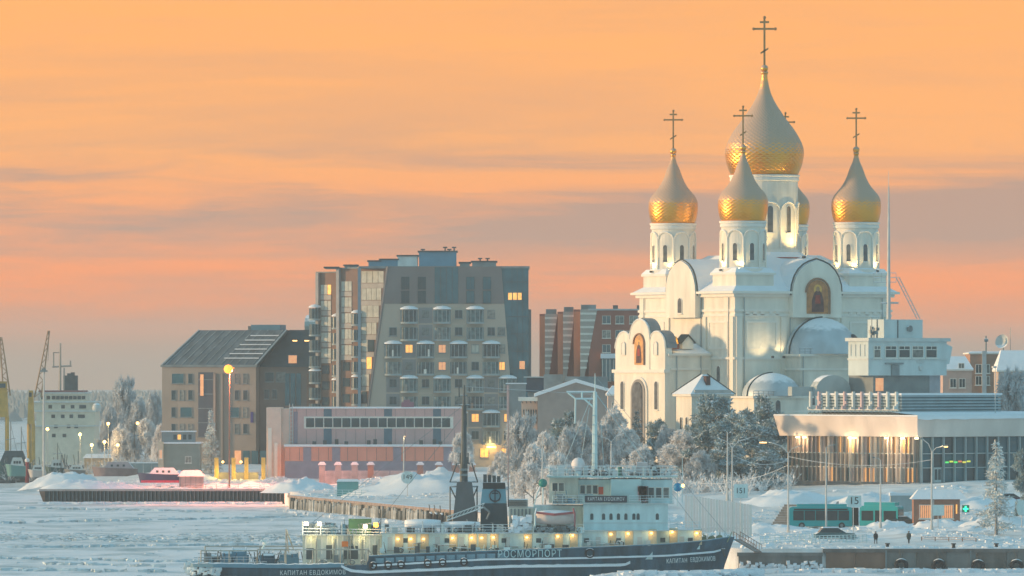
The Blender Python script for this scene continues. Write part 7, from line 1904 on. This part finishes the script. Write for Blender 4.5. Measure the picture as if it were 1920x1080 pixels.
def small_boat(label, px0, px1, y0, y1, D, m_h, m_c, z=None, cabin=True, name='small_boat'):
    o = thing(name, label, 'boat', (PX(px0, D), D, PZ(y1, D)), 0)
    L_ = PX(px1, D)-PX(px0, D); H_ = PZ(y0, D)-PZ(y1, D)
    b = MB(); vs = []; n_ = 10
    for k in range(n_+1):
        t_ = k/n_; e = max(.05, 1-abs(max(0, .35-t_)/.35)**2) if t_ < .35 else 1
        sh = H_*(.55 + .12*(1-t_)**2)
        vs += [(L_*t_+(.6*(1-e)), -1.5*e*.7, 0), (L_*t_, -1.5*e, sh), (L_*t_, 1.5*e, sh), (L_*t_+(.6*(1-e)), 1.5*e*.7, 0)]
    b.add(vs, [(4*j+i, 4*j+(i+1) % 4, 4*(j+1)+(i+1) % 4, 4*(j+1)+i) for j in range(n_) for i in range(4)] + [(0,1,2,3), (4*n_, 4*n_+1, 4*n_+2, 4*n_+3)])
    b.build('hull', m_h, o)
    if cabin:
        c = MB().frust(L_*.25, L_*.92, -1.2, 1.2, H_*.56, L_*.38, L_*.8, -.9, .9, H_).build('cabin', m_c, o)
        for k in range(3): MB().box(L_*(.42+.13*k), L_*(.42+.13*k)+.5, -1.16, -1.0, H_*.68, H_*.82).build('window', M['glass'], c)
    return o
m_nvr = mat('navy_boat_hull', (.04, .05, .12), .5, var=.2); m_tl = mat('dark_teal_hull', (.03, .10, .11), .6, var=.2, snow=1)
sbt = small_boat('snow-covered boat with navy hull and red bottom on the pier', 258, 342, 877, 905, 1552, m_nvr, M['snow'])
b = MB(); b.box(.8, 9, -1.3, -1.05, 0, .5); b.build('red_boot_stripe', mat('crimson_stripe', (.45, .04, .10), .5), sbt)
small_boat('dark teal tug behind the tall pole on the left', 84, 124, 862, 896, 1758, m_tl, M['offwhite'])
small_boat('dark tug at the left picture edge', -20, 58, 845, 897, 1765, m_tl, mat('dark_blue_cabin', (.04, .08, .10), .6, snow=1))
small_boat('snow-covered barge behind the pier heap', 172, 258, 866, 893, 1640, mat('frosty_brown_hull', (.24, .18, .18), .8, var=.3, snow=1), mat('snowy_mauve_cover', (.42, .35, .37), .9, snow=1))
sh = thing('boat_shelter', 'small pink-lit boat shelter with snow roof on the pier', 'shelter', (PX(336, 1545), 1545, 3.0), 0)
MB().box(0, 5.1, 0, 3, 0, 2.6).build('wall', mat('frosted_boards', (.44, .36, .35), .9, var=.2), sh); MB().frust(-.4, 5.5, -.4, 3.4, 2.6, .8, 4.3, .8, 2.2, 3.9).build('roof', M['snow'], sh)
for k in range(5): MB().box(.2+k*1.1, .3+k*1.1, -.12, 0, 0, 2.6).build('stud', M['midmetal'], sh)
# gatehouse tower
gt = thing('gatehouse', 'small grey gatehouse with cream-lit corner and lookout cabin left of the white birch', 'house', (PX(297, 1600), 1600, 3.4), 0)
k_ = 1600/FPX; z_ = lambda y: PZ(y, 1600)-3.4
MB().box(10*k_, 78*k_, 0, 8, 0, z_(832)).build('wall', mat('grey_green_render', (.27, .29, .26), .85, var=.12), gt); MB().box(0, 10*k_-.02, -1, 6, 0, z_(828)).build('lit_corner', mat('lit_cream_render', (.60, .48, .36), .85), gt)  # lit corner: same house, warm light put into its cream colour
MB().box(9*k_, 80*k_, -.4, 8.4, z_(832), z_(829)).build('roof', M['snow'], gt)
cb_ = MB().box(6*k_, 68*k_, .5, 5, z_(829)+.02, z_(810)).build('lookout_cabin', mat('slate_cabin', (.22, .27, .29), .8), gt); MB().box(4*k_, 70*k_, .1, 5.4, z_(810), z_(808)).build('cabin_roof', M['snow'], cb_)
for px in (28, 36, 46, 56): MB().box(px*k_, (px+6)*k_, .4, .5, z_(824), z_(815)).build('window', M['lit'] if px == 36 else M['glass'], cb_)
window(gt, 56*k_, -.02, z_(868), 1.4, 1.5, 0)
for px in (3,): window(gt, px*k_+.25, -1.02, z_(860), .7, 2.0, 0, pane='litdim')
# yellow-lit gates before the office
yg = thing('lit_gate', 'yellow-lit gate posts and low fence before the ochre office', 'gate', (PX(402, 1590), 1590, 3.2), 0)
m_yg = mat('lit_yellow_gate_paint', (.62, .42, .10), .7, var=.2, snow=1)  # yellow lamplight on the posts is put into this colour
for px in (402, 434, 458, 490): MB().box(0, .9, 0, .6, 0, PZ(858, 1590)-3.2).build('post', m_yg, yg, loc=(PX(px, 1590)-PX(402, 1590), 0, 0))
for k, px in enumerate((408, 440, 464)): MB().box(0, 2.4, .2, .35, .4, 2.6).build('gate_leaf', mat('dim_gate_leaf_%d' % k, (.34, .30, .20), .8), yg, loc=(PX(px, 1590)-PX(402, 1590), 0, 0))
for px in (410, 445, 480): point(yg, (PX(px, 1590)-PX(402, 1590), -1.5, 2.6), 160, (1, .70, .15), .3)
for px in (418, 452): MB().ball((PX(px, 1590)-PX(402, 1590), -.3, PZ(866, 1590)-3.2), .3, 8).build('gate_lamp', M['bulb'], yg)
# the bright sodium lamp and the tall pole
lamp_post(430, 690, 900, 1540, 'tall lamp post with glowing orange sodium lamp on the left pier', [(.9, .15), (-1.6, .1)], (0,), down=True, watts=75000, col=(1, .25, .12), bulb='sodium', pole='rust', group=None, base=3.0)
ln = MB().ball((0, 0, 0), .95, 12).build('lamp_glow_ball', M['sodium'], [o for o in C.objects if o.name.startswith('street_lamp') and 'sodium' in o.get('label', '')][0], loc=(-.2, -.2, PZ(692, 1540)-3.0), smooth=True)  # added glowing ball, sized for the glare around the sodium lamp
tp = thing('tall_pole', 'tall pale pole with lamp cluster standing on the spit at far left', 'pole', (PX(82, 1742), 1742, .8), 0)
hp = PZ(697, 1742)-.8; MB().cyl((0, 0, 0), (0, 0, hp), .32, .2, 8).build('shaft', M['pole'], tp); MB().box(-.9, .9, -.4, .4, hp, hp+.35).box(-.5, .5, -.3, .3, hp+.36, hp+.8).build('lamp_cluster', M['midmetal'], tp)
# warm port lights with their posts
for i, (px, y, w_) in enumerate(((150, 816, 500), (172, 836, 420), (196, 830, 420), (221, 836, 150), (234, 836, 150), (203, 796, 300), (89, 806, 150), (258, 795, 60))):
    D = 1775; X = PX(px, D); bz = gz(X, D); z = PZ(y, D)
    o = thing('port_lamp', ['port lamp beside the white ship bow', 'bright port lamp low beside the white ship', 'second bright port lamp right of the white ship', 'dim port lamp, left of a close pair', 'dim port lamp, right of a close pair', 'high port lamp right of the white ship', 'orange port lamp before the white ship', 'cold port lamp among the hazy trees'][i], 'lamp', (X, D, bz), 0, 'warm port lamps at far left')
    MB().cyl((0, 0, 0), (0, 0, z-bz), .1, .07, 5).build('post', M['pole'], o); MB().ball((0, 0, z-bz+.2), .42, 8).build('bulb', M['bulb'], o); point(o, (0, -.8, z-bz+.2), w_, (1, .6, .2), .4)
lh = thing('port_shed', 'warm-lit low port shed right of the white ship', 'shed', (PX(158, 1785), 1785, .6), 0)
MB().box(0, 7, 0, 6, 0, 6).build('wall', mat('tan_shed', (.45, .36, .25), .85, var=.15), lh); MB().frust(-.4, 7.4, -.4, 6.4, 6, .4, 6.6, 1, 5, 7).build('roof', M['snow'], lh)
wf = thing('port_wall', 'long grey port wall behind the pier left of the gatehouse', 'wall', (PX(205, 1660), 1660, .6), 0)
wf.location.z = gz(PX(240, 1660), 1660)-.3
for k in range(6): MB().box(k*1.95, k*1.95+1.85, 0, .3, 0, 3.0).build('wall_panel', mat('port_wall_panel_%d' % k, (.24, .29, .30), .85, var=.15), wf)
MB().box(-.1, 11.8, -.1, .4, 3.0, 3.25).build('snow_cap', M['snow'], wf)
for i, (px, D, rx, h_, lab) in enumerate([(150, 1536, 9, 2.2, 'mauve snow heap at the tip of the left pier'), (215, 1538, 7, 1.6, 'long snow heap on the left pier behind the cap beam'), (420, 1548, 8, 1.2, 'pink snow heap under the sodium lamp'), (480, 1546, 6, 1.5, 'pink snow heap at the right end of the left pier'), (345, 1590, 8, 2.0, 'snow heap below the gatehouse'), (110, 1650, 9, 2.5, 'snow heap left of the snow-covered barge')]):
    heap('snow_heap', lab, PX(px, D), D, rx, 4, h_, 60+i)
rail_thing('white_railing', 'low pale railing along the right half of the left pier', [(PX(345, 1533), 1533, 3.05), (PX(528, 1533), 1533, 3.05)], 1.1, 2.4, .04, 2, M['pole'])

# harbour clutter on the spit: more boats, masts and stacked gear
for i, (px0, px1, y0, y1, D, c, lab) in enumerate(((10, 48, 858, 893, 1752, (.10, .26, .26), 'small teal workboat at far left below the crane'), (120, 160, 872, 893, 1748, (.16, .17, .17), 'small grey boat under snow right of the tall pole'), (52, 84, 872, 895, 1749, (.45, .43, .42), 'small white boat left of the tall pole'))):
    small_boat(lab, px0, px1, y0, y1, D, mat('boat_hull_%d' % i, c, .6, snow=1), M['offwhite'])
for i, (px, yt, D, lab) in enumerate(((20, 790, 1770, 'dark boat mast at far left'), (40, 800, 1772, 'dark boat mast beside the red buoy post'), (108, 830, 1762, 'thin mast over the teal tug'), (252, 790, 1768, 'thin pale mast among the hazy trees'))):
    o = thing('boat_mast', lab, 'mast', (PX(px, D), D, gz(PX(px, D), D)), 0); h = PZ(yt, D)-o.location.z
    MB().cyl((0, 0, 0), (0, 0, h), .16, .08, 6).build('pole', M['darkmetal'], o); MB().cyl((-1.2, 0, h*.7), (1.2, 0, h*.72), .08, .08, 5).cyl((0, 0, h*.95), (2.2, 0, h*.3), .04, .04, 4).build('yard', M['darkmetal'], o)
rp_ = thing('red_buoy_post', 'dark red post standing among the tugs at far left', 'post', (PX(51, 1755), 1755, 1), 0)
MB().cyl((0, 0, 0), (0, 0, 5.2), .5, .4, 8).build('post', mat('dark_red_paint', (.25, .03, .05), .6), rp_); MB().ball((0, 0, 5.4), .6, 8).build('cap', M['snow'], rp_)
b = MB(); rr = random.Random(77)
for k in range(150):
    X = PX(rr.uniform(-5, 150), 1768); Y = rr.uniform(1755, 1790); z = gz(X, Y); h = rr.uniform(.6, 4.0); w_ = rr.uniform(.2, 1.2)
    if rr.random() < .6: b.box(X-w_, X+w_, Y, Y+1, z, z+h*.6)
    else: b.cyl((X, Y, z), (X+rr.uniform(-1, 1), Y, z+h*1.6), .12, .1, 5)
o = b.build('harbour_gear', mat('frosted_dark_gear', (.09, .12, .13), .8, var=.5, vs=.3, snow=1)); o['kind'] = 'stuff'; o['label'] = 'dark stacked harbour gear on the far left spit'
# covered tyres, crates and a lifebuoy stand on the concrete quay
for i, (px, D) in enumerate(((1664, 1016), (1788, 1017), (1868, 1015))):
    o = thing('mooring_bollard', ['squat black bollard on the quay below the left walker', 'squat black bollard on the quay between rail and conifer', 'squat black bollard on the quay near the right edge'][i], 'bollard', (PX(px, D), D, gz(PX(px, D), D)), 0, 'bollards on the concrete quay')
    MB().cyl((0, 0, 0), (0, 0, .5), .28, .22, 10).build('post', M['black'], o); MB().cyl((0, 0, .5), (0, 0, .68), .36, .36, 10).build('cap', M['black'], o)
# overhead wires between the embankment lamps
for i, (p_, q_, lab) in enumerate((((1478, 862, 1092), (1373, 852, 1085), 'sagging wire between the two tall lamp posts'), ((1478, 872, 1092), (1300, 905, 1110), 'long sagging wire from lamp post towards the fence'), ((1478, 856, 1092), (1747, 862, 1075), 'long sagging wire across the terminal front'))):
    A_ = Vector((PX(p_[0], p_[2]), p_[2], PZ(p_[1], p_[2]))); B_ = Vector((PX(q_[0], q_[2]), q_[2], PZ(q_[1], q_[2])))
    pts = [A_.lerp(B_, k/10) - Vector((0, 0, 1.1*(1-(2*k/10-1)**2))) for k in range(11)]
    b = MB(); b.tube(pts, .035, 4); tag(b.build('overhead_wire', M['pole']), lab, 'wire', 'overhead wires')

# ------------------------------------------------------------------ the frosty air
b = MB(); b.box(-9500, 9500, -60, 10400, -2.6, 93)
mh = bpy.data.materials.new('frosty_air'); mh.use_nodes = True
t = mh.node_tree; t.nodes.clear()
o_ = t.nodes.new('ShaderNodeOutputMaterial'); v_ = t.nodes.new('ShaderNodeVolumePrincipled')
v_.inputs['Color'].default_value = (.84, .94, 1.0, 1); v_.inputs['Density'].default_value = HAZE; v_.inputs['Anisotropy'].default_value = .1
t.links.new(v_.outputs[0], o_.inputs['Volume'])
o = b.build('haze', mh); o['kind'] = 'stuff'; o['label'] = 'thin frosty haze over river and town'
